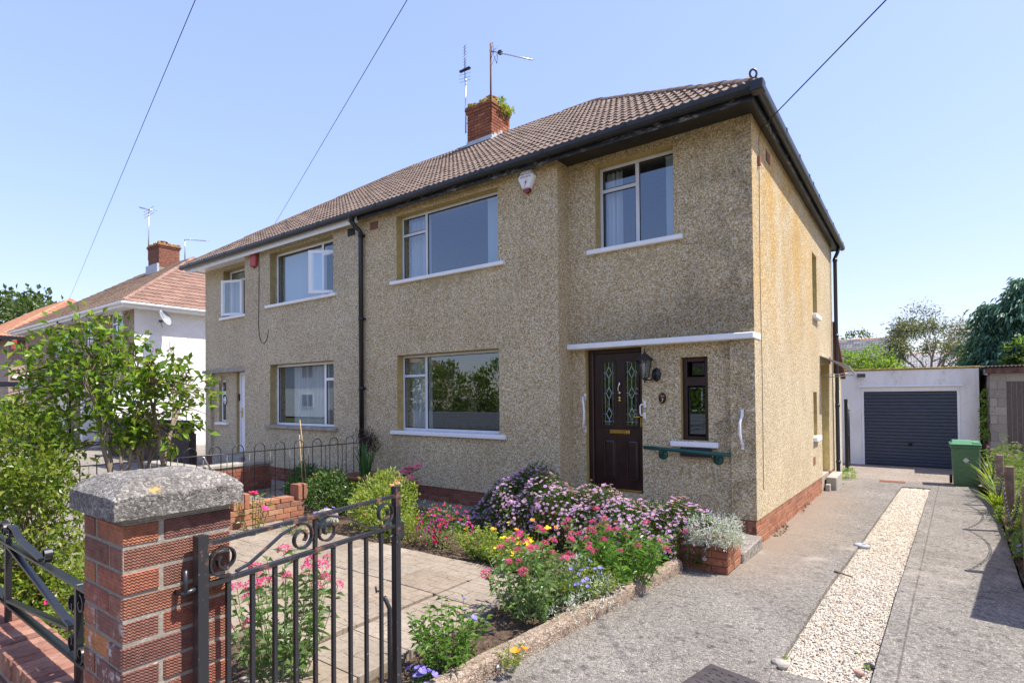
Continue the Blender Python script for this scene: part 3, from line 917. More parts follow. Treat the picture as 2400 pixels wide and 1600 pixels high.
# ------------------------------------------------------------------ roof tiles
def tile_mesh(mat, w=.225, l=.33, rolls=2, h=.024, t=.016, lift=.026):
    n = 4*rolls
    V = []
    for k in range(3):
        for i in range(n+1):
            x = w*i/n
            z = h*max(0, math.sin(math.pi*2*rolls*x/w+.6))**.7 if math.sin(math.pi*2*rolls*x/w+.6) > 0 else 0
            if k == 0: V.append((x, 0, z+lift))
            elif k == 1: V.append((x, l, z))
            else: V.append((x, 0, z+lift-t-(.006 if z < .004 else .012)))
    F = [(i, i+1, n+2+i, n+1+i) for i in range(n)]+[(2*(n+1)+i, 2*(n+1)+i+1, i+1, i) for i in range(n)]
    me = bpy.data.meshes.new('roof_tile'); me.from_pydata(V, [], F); me.materials.append(mat)
    me.update()
    return me
def slope_tiles(parents, P0, U, V, ncol, nrow, mat, cover=.225, gauge=.30, clip=(), nparts=280, pick=None, h=.024):
    """parents: list of (test(x) -> bool, roof object)"""
    P0, U, V = Vector(P0), Vector(U).normalized(), Vector(V).normalized()
    N = U.cross(V).normalized()
    me = tile_mesh(mat, cover, gauge+.03, h=h)
    B = Matrix((U, V, N)).transposed().to_4x4()
    base = np.array([v.co[:] for v in me.vertices]); F = np.array([p.vertices[:] for p in me.polygons])
    rg = random.Random(9)
    for test, par in parents:
        full, cut = [], []
        for r in range(nrow):
            for c in range(ncol):
                o = P0+U*(c*cover)+V*(r*gauge)
                cs = [o, o+U*cover, o+V*gauge, o+U*cover+V*gauge]
                if not test((cs[0]+cs[3])/2): continue
                ins = [all((q-Vector(p)).dot(Vector(n)) < 0 for p, n in clip) for q in cs]
                mm = B.copy(); mm.translation = o+N*rg.uniform(-.003, .003)+V*rg.uniform(-.004, .004)
                if all(ins): full.append(((o-CP).length, mm))
                elif any(ins): cut.append(mm)
        full.sort(key=lambda q: q[0])
        for d, mm in full[:nparts]:
            inst('roof_tile', me, mm, par)
        rest = [mm for d, mm in full[nparts:]]
        def join(ms):
            VV, FF = [], []
            for i, mm in enumerate(ms):
                a = np.array(mm)
                VV.append(base@a[:3, :3].T+a[:3, 3]); FF.append(F+i*len(base))
            return np.concatenate(VV), np.concatenate(FF)
        if rest:
            v, f = join(rest)
            put('far_roof_tiles', npmesh('far_roof_tiles', v, f, mat), par, kind='stuff')
        if cut:
            v, f = join(cut)
            m2 = npmesh('cut_roof_tiles', v, f, mat)
            bm = bmesh.new(); bm.from_mesh(m2)
            for p, n in clip:
                bmesh.ops.bisect_plane(bm, geom=bm.verts[:]+bm.edges[:]+bm.faces[:], plane_co=p, plane_no=n, clear_outer=True)
            bm.to_mesh(m2); bm.free()
            put('cut_roof_tiles', m2, par, kind='stuff')
def ridge_tiles(parent, A, B, mat, l=.33, r=.115, lim=99):
    A, B = Vector(A), Vector(B)
    d = (B-A).normalized(); n = min(lim, int((B-A).length/l))
    side = d.cross(Vector((0, 0, 1))).normalized(); upv = side.cross(d)
    r = .092; mb = MB(); V = []; k = 8
    for y, rr_ in ((0, r*1.06), (l*.93, r), (l*.93, r*1.02), (l*1.06, r*1.02)):
        for i in range(k+1):
            an = math.pi*i/k
            V.append((math.cos(an)*rr_, y, math.sin(an)*rr_*.8))
    F = [(q*(k+1)+i, q*(k+1)+i+1, (q+1)*(k+1)+i+1, (q+1)*(k+1)+i) for q in range(3) for i in range(k)]
    F.append(tuple(range(k+1)))
    me = MB().add(V, F, 0, False).mesh('ridge_tile', mat)
    rg = random.Random(3)
    for i in range(n):
        mm = Matrix((side, d, upv)).transposed().to_4x4()
        mm.translation = A+d*(i*l)+upv*(-.045+rg.uniform(-.006, .006))+side*rg.uniform(-.006, .006)
        inst('ridge_tile', me, mm, parent)
# ------------------------------------------------------------------ the semi-detached pair
H = 5.15
XP = -6.85
HOUSE = thing('house', (-3.4, 3.8, 0), 'right half of the pebbledashed semi, dark front door and black gutters, beside the drive', 'house')
NEXT = thing('house', (-10.3, 3.8, 0), 'left half of the pebbledashed semi with white front door and white eaves boards', 'house')

def semi(root, mir):
    def X(x): return -13.7-x if mir else x
    def sp(a, b): return tuple(sorted((X(a), X(b))))
    dash = M['dash_grey'] if mir else M['dash_front']
    side = M['dash_grey'] if mir else M['dash_side']
    rev = M['reveal_grey'] if mir else M['reveal']
    upper = (-5.93, -3.63, 3.85, 5.02); lower = (-5.93, -3.63, 1.18, 2.525)
    small = (-2.10, -.96, 3.84, 5.047)
    door = (-2.33, -1.46, .43, 2.44); slit = (-.93, -.575, 1.19, 2.267)
    def op(o): return (*sp(o[0], o[1]), o[2], o[3])
    wall(root, 'bay_wall', dash, 'x', *sp(XP, -2.55), .27, H, -.285, .10, [op(upper), op(lower)])
    wall(root, 'upper_wall', dash, 'x', *sp(-2.549, -.004), 2.50, H, 0, .28, [op(small)])
    wall(root, 'porch_wall', dash, 'x', *sp(-2.549, -.284), .20, 2.497, .08, .36, [op(door), op(slit)])
    MB().box(*sp(-.285, -.004), .001, .30, .27, 2.44).build('porch_pier', dash, root)
    # side wall
    zb = (lambda a: .27-.028*max(0, a)) if not mir else (lambda a: .27)
    sops = [(4.69, 5.25, 3.28, 4.46), (4.57, 5.02, .98, 1.81), (5.66, 6.8, .12, 2.40)] if not mir else []
    sd_ = wall(root, 'side_wall', side, 'y', .004, 7.7, .27, H, X(0), X(-.28), sops, zb)
    wall(root, 'rear_wall', side, 'x', *sp(XP, -.285), 0, H, 7.70, 7.42, [])
    wall(root, 'party_wall', M['plaster'], 'y', .105, 7.41, 0, H, X(XP+.12), X(XP+.01), [])
    MB().box(*sp(XP+.13, -.29), .37, 7.40, 2.62, 2.78).build('upper_floor', M['plaster'], root)
    # rooms behind the glass
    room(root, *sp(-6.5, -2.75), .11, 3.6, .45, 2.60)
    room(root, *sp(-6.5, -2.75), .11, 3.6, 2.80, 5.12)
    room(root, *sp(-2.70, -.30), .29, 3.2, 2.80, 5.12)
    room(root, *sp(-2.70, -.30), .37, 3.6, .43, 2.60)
    # plinth: recessed mortar with bricks on it
    pm = MB()
    pm.box(*sp(XP, -2.56), -.262, .0, -.1, .27)
    pm.box(*sp(-.285, -.018), .022, .30, -.3, .27)
    if not mir: pm.add([(-.30, .03, -.5), (-.018, .03, -.5), (-.30, 7.7, -.6), (-.018, 7.7, -.6), (-.30, .03, .268), (-.018, .03, .268), (-.30, 7.7, .055), (-.018, 7.7, .055)],
                       [(0, 2, 3, 1), (4, 5, 7, 6), (0, 1, 5, 4), (2, 6, 7, 3), (0, 4, 6, 2), (1, 3, 7, 5)])
    else: pm.box(*sp(-.3, -.018), .03, 7.7, -.3, .27)
    pl = pm.build('plinth', M['mortar_pale'], root)
    a = sp(XP, -2.56)[0]
    bricks(pl, (a, -.268, -.035), (1, 0, 0), (0, -1, 0), 4.28, 4, 'brick_plinth', seed=2)
    a = sp(-.285, -.012)[0]
    bricks(pl, (a, .016, -.035), (1, 0, 0), (0, -1, 0), .273, 4, 'brick_plinth', seed=3)
    if not mir:
        bricks(pl, (-.012, .01, -.11), (0, 1, 0), (1, 0, 0), 5.62, 5, 'brick_side', slope=-.028, seed=4)
        bricks(pl, (-.012, 6.82, -.30), (0, 1, 0), (1, 0, 0), .86, 5, 'brick_side', slope=-.028, seed=5)
    # bell-cast drip at foot of the render
    # reveals
    for o, c0, c1 in ((upper, -.281, -.15), (lower, -.281, -.15), (small, .004, .15), (door, .084, .18), (slit, .084, .17)):
        reveal(root, rev, 'x', *sp(o[0], o[1]), o[2], o[3], c0, c1)
    # sills
    sm = M['white']
    def sl_(o, ext, z, t, y0, y1, m=None, label=None):
        q = sp(o[0]-ext, o[1]+ext); sill(root, q[0], q[1], z, t, y0, y1, m or sm, label)
    sl_(upper, .13, 3.85, .062, -.345, -.10)
    sl_(lower, .13, 1.185, .065, -.345, -.10, M['stone'] if mir else None, 'bare weathered stone sill' if mir else None)
    sl_(small, .12, 3.845, .065, -.06, .2)
    sl_(slit, .13, 1.175, .068, .02, .25)
    # canopy over the porch
    MB().bev(*sp(-2.546, .012), -.085, .30, 2.442, 2.518, .010).build('canopy', M['stone'] if mir else M['white'], root)
    return X, sp

X0, SP0 = semi(HOUSE, False)
X1, SP1 = semi(NEXT, True)
# projecting silver windows of the right house
def pane3(x0, x1, z0, z1, xm, zt, fw=.045):
    b = .012
    return [(x0+fw, xm-.025, z0+fw, zt-.025), (x0+fw, xm-.025, zt+.025, z1-fw), (xm+.025, x1-fw, z0+fw, z1-fw)]
def win_std(root, x0, x1, z0, z1, y, xm, zt, mat, label=None):
    return window(root, mat, 'x', x0, x1, z0, z1, y, [('v', xm, z0+.045, z1-.045, .055), ('h', zt, x0+.045, xm-.02, .05)], pane3(x0, x1, z0, z1, xm, zt), label=label)
win_std(HOUSE, -5.926, -3.634, 3.852, 5.016, -.15, -5.31, 4.68, M['alu'], 'wide upper window with a small left casement')
win_std(HOUSE, -5.926, -3.634, 1.187, 2.52, -.15, -5.34, 2.155, M['alu'], 'wide ground floor window that mirrors the hedge')
win_std(HOUSE, -2.096, -.964, 3.847, 5.043, .145, -1.523, 4.705, M['alu'], 'upper window over the porch')
window(HOUSE, M['mahogany'], 'x', -.926, -.579, 1.18, 2.263, .15, [('h', 1.95, -.88, -.62, .12)], [(-.80, -.64, 2.03, 2.19), (-.85, -.625, 1.26, 1.875)], fw=.06, label='narrow dark brown window beside the door')
window(HOUSE, M['upvc'], 'y', 4.695, 5.245, 3.285, 4.455, -.15, [], [(4.75, 5.19, 3.34, 4.40)], inward=-1)
window(HOUSE, M['upvc'], 'y', 4.575, 5.015, .985, 1.805, -.15, [], [(4.63, 4.96, 1.04, 1.75)], inward=-1)
MB().bev(-.20, -.15, 5.665, 6.795, .12, 2.395, .004).build('side_door', M['upvc'], HOUSE)
for (a, b, z, c) in ((4.62, 5.30, 3.28, 0), (4.50, 5.08, .975, 0)):
    MB().bev(-.12, .075, a, b, z-.085, z, .01).build('sill', M['white'], HOUSE)
reveal(HOUSE, M['reveal'], 'y', 4.69, 5.25, 3.28, 4.46, -.148, -.004)
reveal(HOUSE, M['reveal'], 'y', 4.57, 5.02, .98, 1.81, -.148, -.004)
reveal(HOUSE, M['reveal'], 'y', 5.66, 6.8, .12, 2.40, -.148, -.004)
# neighbour's white plastic windows; right hand casements, two of them pushed open
def win_next(x0, x1, z0, z1, y, xm, zt, open_=None, label=None, left=None):
    fw = .05
    panes = [(x0+fw, xm-.03, z0+fw, z1-fw), (xm+.03, x1-fw, zt+.03, z1-fw)]
    if not open_: panes.append((xm+.03, x1-fw, z0+fw, zt-.03))
    w = window(NEXT, M['upvc'], 'x', x0, x1, z0, z1, y, [('v', xm, z0+fw, z1-fw, .065), ('h', zt, xm+.03, x1-fw, .06)], panes, fw=fw, label=label)
    if open_:
        an = R_(open_)
        L_ = x1-xm-.03
        # sash hinged on its right edge, swung outwards
        L_ = L_ if not left else left[1]-left[0]
        hx = x1-.035 if not left else left[1]
        zt0 = zt-.012; hgt = zt0-z0-.03
        q = MB(); yy = y-.012
        def P(u, v, d):
            w_ = (L_+.03)-u
            return (hx-math.cos(an)*w_+math.sin(an)*d, yy-math.sin(an)*w_-math.cos(an)*(.045-d), zt0-v)
        def bar(u0, u1, v0, v1, mi=0, d0=0, d1=.045):
            c = [P(u0, v0, d0), P(u1, v0, d0), P(u1, v1, d0), P(u0, v1, d0)]
            e = [P(u0, v0, d1), P(u1, v0, d1), P(u1, v1, d1), P(u0, v1, d1)]
            q.add(c+e, [(0, 1, 2, 3), (4, 7, 6, 5), (0, 4, 5, 1), (1, 5, 6, 2), (2, 6, 7, 3), (3, 7, 4, 0)], mi)
        fw_ = .06; W_ = L_+.03
        bar(0, W_, 0, fw_); bar(0, W_, hgt-fw_, hgt); bar(0, fw_, fw_, hgt-fw_); bar(W_-fw_, W_, fw_, hgt-fw_)
        s = q.build('open_sash', M['upvc'], w)
        MB().quad(P(fw_, fw_, .02), P(W_-fw_, fw_, .02), P(W_-fw_, hgt-fw_, .02), P(fw_, hgt-fw_, .02)).build('sash_pane', M['glass'], w)
    return w
n_ = lambda a: -13.7-a
win_next(-10.066, -7.774, 3.852, 5.016, -.12, -8.35, 4.76, 36, 'wide upper window with its right sash pushed open')
win_next(-10.066, -7.774, 1.187, 2.52, -.12, -8.28, 2.16, None, 'wide ground floor window with net curtain')
win_next(-12.736, -11.604, 3.847, 5.043, .17, -12.68, 4.78, 20, 'small upper window with open sash', (-12.66, -12.05))
window(NEXT, M['upvc'], 'x', -13.121, -12.774, 1.18, 2.263, .15, [('h', 1.93, -13.07, -12.82, .09)], [(-13.07, -12.825, 1.99, 2.21), (-13.07, -12.825, 1.24, 1.87)], fw=.05, label='slit window beside the white door')
# neighbour's door
fr = MB()
fr.bev(-12.236, -12.16, .15, .21, .43, 2.435, .006); fr.bev(-11.44, -11.374, .15, .21, .43, 2.435, .006); fr.bev(-12.159, -11.441, .15, .21, 2.365, 2.435, .006)
fr.build('door_frame', M['upvc'], NEXT)
d2 = MB().bev(-12.155, -11.445, .17, .22, .45, 2.36, .006)
for (a, b, z0, z1) in ((-12.03, -11.57, 1.25, 2.24), (-12.03, -11.57, .55, 1.12)):
    for q in ((a, b, z0, z0+.04), (a, b, z1-.04, z1), (a, a+.04, z0+.04, z1-.04), (b-.04, b, z0+.04, z1-.04)):
        d2.bev(q[0], q[1], .155, .1695, q[2], q[3], .004)
d2 = d2.build('front_door', M['upvc'], NEXT, 'white panelled front door')
MB().box(-11.99, -11.61, .162, .168, 1.29, 2.20).build('door_glass', M['gasket'], d2)
MB().bev(-12.125, -12.095, .15, .169, 1.30, 1.55, .004).tube([(-12.11, .155, 1.45), (-12.11, .11, 1.45), (-12.02, .11, 1.45)], .011).build('door_handle', M['brass'], d2)
MB().bev(-12.23, -12.19, .125, .149, 1.72, 1.90, .006).build('doorbell', M['gasket'], NEXT)
tag(MB().bev(-12.75, -11.36, -.28, .16, .15, .40, .012).build('door_step', M['stone']), 'grey stone step under the white door', 'step')

# ---------------------------------------------- front door of the right house
fr = MB()
for (a, b, z0, z1) in ((-2.326, -2.245, .43, 2.436), (-1.50, -1.464, .43, 2.436), (-2.244, -1.501, 2.375, 2.436)):
    fr.bev(a, b, .16, .24, z0, z1, .008)
fr.bev(-2.29, -2.25, .150, .1595, .44, 2.37, .004)
fr.bev(-2.244, -1.501, .13, .22, .43, .462, .004, 1)
fr.build('door_frame', [M['mahogany'], M['brass']], HOUSE)
dr = MB()
dx0, dx1 = -2.24, -1.505
gl = [(-2.106, -1.923, 1.354, 2.25), (-1.755, -1.572, 1.354, 2.25)]
pn = [(-2.10, -1.905, .59, 1.165), (-1.752, -1.557, .59, 1.165)]
xs = [dx0, -2.106, -1.923, -1.755, -1.572, dx1]
for a, b in ((0, 1), (2, 3), (4, 5)): dr.box(xs[a], xs[b], .19, .235, .465, 2.372)
for a, b in ((1, 2), (3, 4)):
    dr.box(xs[a], xs[b], .19, .235, 2.25, 2.372); dr.box(xs[a], xs[b], .19, .235, .465, 1.354)
for (a, b, z0, z1) in gl:          # raised mouldings round the lights
    for q in ((a-.03, b+.03, z1, z1+.03), (a-.03, b+.03, z0-.03, z0), (a-.03, a, z0, z1), (b, b+.03, z0, z1)):
        dr.bev(q[0], q[1], .176, .1895, q[2], q[3], .005)
for (a, b, z0, z1) in pn:
    for q in ((a, b, z1-.022, z1), (a, b, z0, z0+.022), (a, a+.022, z0+.022, z1-.022), (b-.022, b, z0+.022, z1-.022)):
        dr.bev(q[0], q[1], .178, .1895, q[2], q[3], .005)
    dr.add([(a+.05, .1785, z0+.05), (b-.05, .1785, z0+.05), (b-.05, .1785, z1-.05), (a+.05, .1785, z1-.05), (a+.025, .1895, z0+.025), (b-.025, .1895, z0+.025), (b-.025, .1895, z1-.025), (a+.025, .1895, z1-.025)],
           [(0, 1, 2, 3), (0, 4, 5, 1), (1, 5, 6, 2), (2, 6, 7, 3), (3, 7, 4, 0)])
door = dr.build('front_door', M['mahogany'], HOUSE, 'dark mahogany front door with two leaded lights')
for (a, b, z0, z1) in gl:
    MB().quad((a, .205, z0), (b, .205, z0), (b, .205, z1), (a, .205, z1)).build('door_glass', M['glass'], door)
    ld = MB(); xm = (a+b)/2
    ym = .202
    zz = [z0+.16, z0+.455, z0+.75]
    def rod(p, q, r=.004): ld.tube([p, q], r, 5)
    for z in zz:
        for s in (1, -1):
            rod((xm, ym, z+.085), (xm+s*.043, ym, z), .0055); rod((xm+s*.043, ym, z), (xm, ym, z-.085), .0055)
    zb_ = [z0]+sum([[z-.085, z+.085] for z in zz], [])+[z1]
    for i in range(0, 8, 2): rod((xm, ym, zb_[i]), (xm, ym, zb_[i+1]))
    rod((a+.03, ym, z0), (a+.03, ym, z1), .003); rod((b-.03, ym, z0), (b-.03, ym, z1), .003)
    for z in zz: rod((a, ym, z), (xm-.043, ym, z), .003); rod((xm+.043, ym, z), (b, ym, z), .003)
    rod((a, ym, z0+.05), (b, ym, z0+.05), .003)
    ld.build('leading', M['lead'], door)
MB().bev(-2.0, -1.695, .172, .1895, 1.232, 1.292, .006).bev(-1.965, -1.73, .164, .1715, 1.245, 1.278, .005).build('letterbox', M['brass'], door)
MB().tube([(-1.855, .18, 1.965), (-1.835, .155, 1.965), (-1.823, .150, 1.94), (-1.838, .150, 1.915), (-1.850, .152, 1.88), (-1.846, .152, 1.84), (-1.846, .165, 1.83)], [.008, .010, .010, .010, .008, .010, .012]).lathe([(0, .17), (.022, .172), (.022, .189)], (-1.846, 0, 1.815), 12, 'y').build('door_knocker', M['chrome'], door)
MB().lathe([(0, .176), (.02, .177), (.022, .189)], (-1.848, 0, 1.74), 12, 'y').lathe([(0, .176), (.02, .177), (.022, .189)], (-1.848, 0, 1.705), 12, 'y').build('door_lock', M['brass'], door)
MB().bev(-1.535, -1.508, .172, .1895, 1.335, 1.58, .006).tube([(-1.52, .178, 1.478), (-1.52, .135, 1.478), (-1.535, .128, 1.478), (-1.645, .128, 1.470)], .010).lathe([(0, .165), (.006, .166), (.008, .172)], (-1.52, 0, 1.40), 10, 'y').build('door_handle', M['brass'], door)

# ---------------------------------------------- roof
ZE = 5.234; TANP = .70
xe, ye = .20, -.50                       # tile edge
AP = (-4.1, 3.8, ZE+4.3*TANP); AL = (-9.6, 3.8, AP[2])
CV = Vector((0, 1, TANP)).normalized()
roofA = MB(); d_ = -.035
def rp(x, y, z): return (x, y, z+d_)
roofA.add([rp(xe, ye, ZE), rp(XP, ye, ZE), rp(XP, 3.8, AP[2]), rp(*AP), rp(xe, 8.1, ZE), rp(XP, 8.1, ZE)], [(0, 3, 2, 1), (0, 4, 3), (4, 5, 2, 3)])
RA = roofA.build('roof', M['tile'], HOUSE)
roofB = MB()
roofB.add([rp(-13.9, ye, ZE), rp(XP-.001, ye, ZE), rp(XP-.001, 3.8, AP[2]), rp(*AL), rp(-13.9, 8.1, ZE), rp(XP-.001, 8.1, ZE)], [(0, 1, 2, 3), (0, 3, 4), (3, 2, 5, 4)])
RB = roofB.build('roof', M['tile'], NEXT)
r2 = 1/math.sqrt(2)
slope_tiles([(lambda c: c.x > XP, RA), (lambda c: c.x <= XP, RB)], (-13.95, ye-.03, ZE-.02), (1, 0, 0), CV, 64, 18, M['tile'],
            cover=.2215, gauge=.297, clip=[((xe, ye, 0), (r2, r2, 0)), ((-13.9, ye, 0), (-r2, r2, 0)), ((0, 3.8, 0), (0, 1, 0))], nparts=300)
ridge_tiles(RA, (xe-.06, ye+.06, ZE+.07), (AP[0], AP[1], AP[2]+.03), M['tile_dark'])
ridge_tiles(RA, (XP+.38, 3.8, AP[2]+.005), (AP[0]+.12, 3.8, AP[2]+.005), M['tile_dark'])
ridge_tiles(RB, (AL[0]-.1, 3.8, AP[2]+.005), (XP-.3, 3.8, AP[2]+.005), M['tile_dark'])
ridge_tiles(RB, (-13.9+.06, ye+.06, ZE+.07), (AL[0], AL[1], AL[2]+.03), M['tile_dark'])
# eaves
def flaky():
    k = NM('flaking_black_paint', .5, .4)
    p = k.pos()
    f = k.math('MULTIPLY', k.ramp(k.noise(11, 5, .7, k.vscale(p, (1, 1, 2.5))), [(.52, 0.0), (.60, 1.0)]), k.ramp(k.noise(2.2, 3, .5, p), [(.4, 0.0), (.6, 1.0)]))
    return k.fin(k.mix(f, (.02, .021, .024), (.24, .24, .23)), None, k.ramp(f, [(0, .4), (1, .8)]))
M['flaky'] = flaky()
def gutter_profile(mb, A, B, out, r=.058, mi=0):
    A, B, out = Vector(A), Vector(B), Vector(out)
    k = 10
    prof = [(-r, .035)]+[(-math.cos(math.pi*i/k)*r, -math.sin(math.pi*i/k)*r*1.05) for i in range(k+1)]+[(r, .035), (r-.006, .035)]+[(math.cos(math.pi*i/k)*(r-.006), -math.sin(math.pi*i/k)*(r-.006)) for i in range(k+1)]+[(-r+.006, .035)]
    n = len(prof)
    vs = [A+out*p[0]+Vector((0, 0, p[1])) for p in prof]+[B+out*p[0]+Vector((0, 0, p[1])) for p in prof]
    mb.add(vs, [(i, (i+1) % n, n+(i+1) % n, n+i) for i in range(n)], mi)
    mb.add(vs, [tuple(range(n)), tuple(range(n, 2*n))], mi)
def gutter_joint(mb, P, d, out, r=.064):
    P, d, out = Vector(P), Vector(d), Vector(out)
    k = 10; vs = []
    for s in (-.03, .03):
        for i in range(k+1):
            vs.append(P+d*s+out*(-math.cos(math.pi*i/k)*r)+Vector((0, 0, .012-math.sin(math.pi*i/k)*r*1.05)))
        vs += [P+d*s+out*r+Vector((0, 0, .045)), P+d*s-out*r+Vector((0, 0, .045))]
    n = k+3
    mb.add(vs, [(i, (i+1) % n, n+(i+1) % n, n+i) for i in range(n)]+[tuple(range(n)), tuple(range(n, 2*n))])
def eaves(root, x0, x1, endx, fmat, smat, mir):
    # fascia and soffit along the front and round the gable end
    f = MB()
    fz = 5.055 if mir else 5.09
    f.box(min(x0, x1), max(x0, x1), -.43, -.408, fz, 5.25)
    if not mir: f.box(.10, .122, -.407, 8.0, fz, 5.25); f.box(XP, .10, 8.0, 8.02, 5.135, 5.25)
    else: f.box(-13.822, -13.80, -.407, 8.0, 5.135, 5.25); f.box(-13.80, XP, 8.0, 8.02, 5.135, 5.25)
    f.build('fascia', fmat, root)
    s = MB()
    s.box(min(x0, x1)+.0, max(x0, x1)-.0, -.407, .02, 5.152, 5.162)
    if not mir: s.box(-.02, .099, .021, 7.99, 5.152, 5.162)
    else: s.box(-13.799, -13.68, .021, 7.99, 5.152, 5.162)
    s.build('soffit', smat, root)
eaves(HOUSE, XP+.001, .122, 0, M['flaky'], M['black'], False)
eaves(NEXT, -13.82, XP-.001, 0, M['white'], M['white'], True)
gz = 5.20
g = MB(); gutter_profile(g, (XP, -.492, gz), (.245, -.492, gz), (0, -1, 0)); gutter_profile(g, (.184, -.55, gz), (.184, 8.1, gz), (1, 0, 0))
for x in (-6.2, -4.9, -3.75, -2.65, -1.4): gutter_joint(g, (x, -.492, gz), (1, 0, 0), (0, -1, 0))
for y in (.9, 1.9, 2.8, 3.2, 3.9, 4.9, 5.9, 6.9, 7.7): gutter_joint(g, (.184, y, gz), (0, 1, 0), (1, 0, 0))
gutter_joint(g, (.10, -.492, gz), (1, 0, 0), (0, -1, 0), .07)
g.bev(.11, .255, -.565, -.42, gz-.075, gz+.05, .012)
g.build('gutter', M['gutter'], HOUSE)
g = MB(); gutter_profile(g, (-13.95, -.492, gz), (XP-.001, -.492, gz), (0, -1, 0)); gutter_profile(g, (-13.884, -.42, gz), (-13.884, 8.1, gz), (-1, 0, 0))
for x in (-7.9, -9.1, -10.6, -11.6, -12.6, -13.4): gutter_joint(g, (x, -.492, gz), (1, 0, 0), (0, -1, 0))
g.build('gutter', M['gutter'], NEXT)
# downpipes
p = MB()
p.tube([(-6.93, -.49, 5.13), (-6.93, -.49, 5.07), (-6.90, -.44, 4.99), (-6.85, -.36, 4.91), (-6.84, -.35, 4.84), (-6.835, -.35, .05)], .044, 12)
p.lathe([(.05, 5.06), (.05, 5.13), (.062, 5.14), (.062, 5.17)], (-6.93, -.49, 0), 12)
for z in (4.82, 3.25, 1.95, 1.0): p.lathe([(.054, z-.035), (.054, z+.035)], (-6.835, -.35, 0), 12).box(-6.90, -6.77, -.325, -.29, z-.015, z+.015)
p.build('downpipe', M['black'], HOUSE)
p = MB()
p.tube([(.16, 7.66, 5.13), (.12, 7.66, 5.0), (.075, 7.66, 4.9), (.075, 7.66, -.22), (.09, 7.64, -.28), (.16, 7.55, -.30)], .04, 12)
for z in (4.85, 3.1, 1.5, .2): p.lathe([(.05, z-.035), (.05, z+.035)], (.075, 7.66, 0), 12)
p.build('downpipe', M['black'], HOUSE)
MB().tube([(.03, 7.25, 5.1), (.03, 7.25, -.2)], .012, 6).build('waste_pipe', M['stone'], HOUSE)
# air bricks
def airbrick(root, axis, a, c, z, w=.21, h=.14, mat='red'):
    m = MB()
    for i in range(4):
        zz = z+h*i/4
        if axis == 'x': m.box(a, a+w, c-.012, c+.002, zz, zz+h/4-.012)
        else: m.box(c-.002, c+.012, a, a+w, zz, zz+h/4-.012)
    if axis == 'x': m.box(a-.005, a+w+.005, c-.004, c+.004, z-.006, z+h, 1)
    else: m.box(c-.004, c+.004, a-.005, a+w+.005, z-.006, z+h, 1)
    m.build('air_brick', [M['terracotta'] if mat == 'red' else M['gasket'], M['gasket']], root)
airbrick(HOUSE, 'x', -6.635, -.285, 4.90)
airbrick(NEXT, 'x', -7.30, -.285, 4.90, mat='dark')
airbrick(HOUSE, 'y', .80, 0, 4.86)
airbrick(HOUSE, 'y', 4.46, 0, .46)
airbrick(HOUSE, 'y', 7.0, 0, 2.45)

# lean-to behind, and its roof verge
MB().box(-3.0, -.03, 7.72, 9.6, -.5, 2.25).build('rear_extension', M['dash_side'], HOUSE)
MB().slab([(-3.05, 7.71, 3.35), (.06, 7.71, 3.35), (.06, 9.75, 2.15), (-3.05, 9.75, 2.15)], (0, 0, .09)).build('extension_roof', M['rust'], HOUSE)
MB().bev(-.02, .02, 8.25, 8.75, -.3, 1.85, .004).build('rear_door', M['alu'], HOUSE)

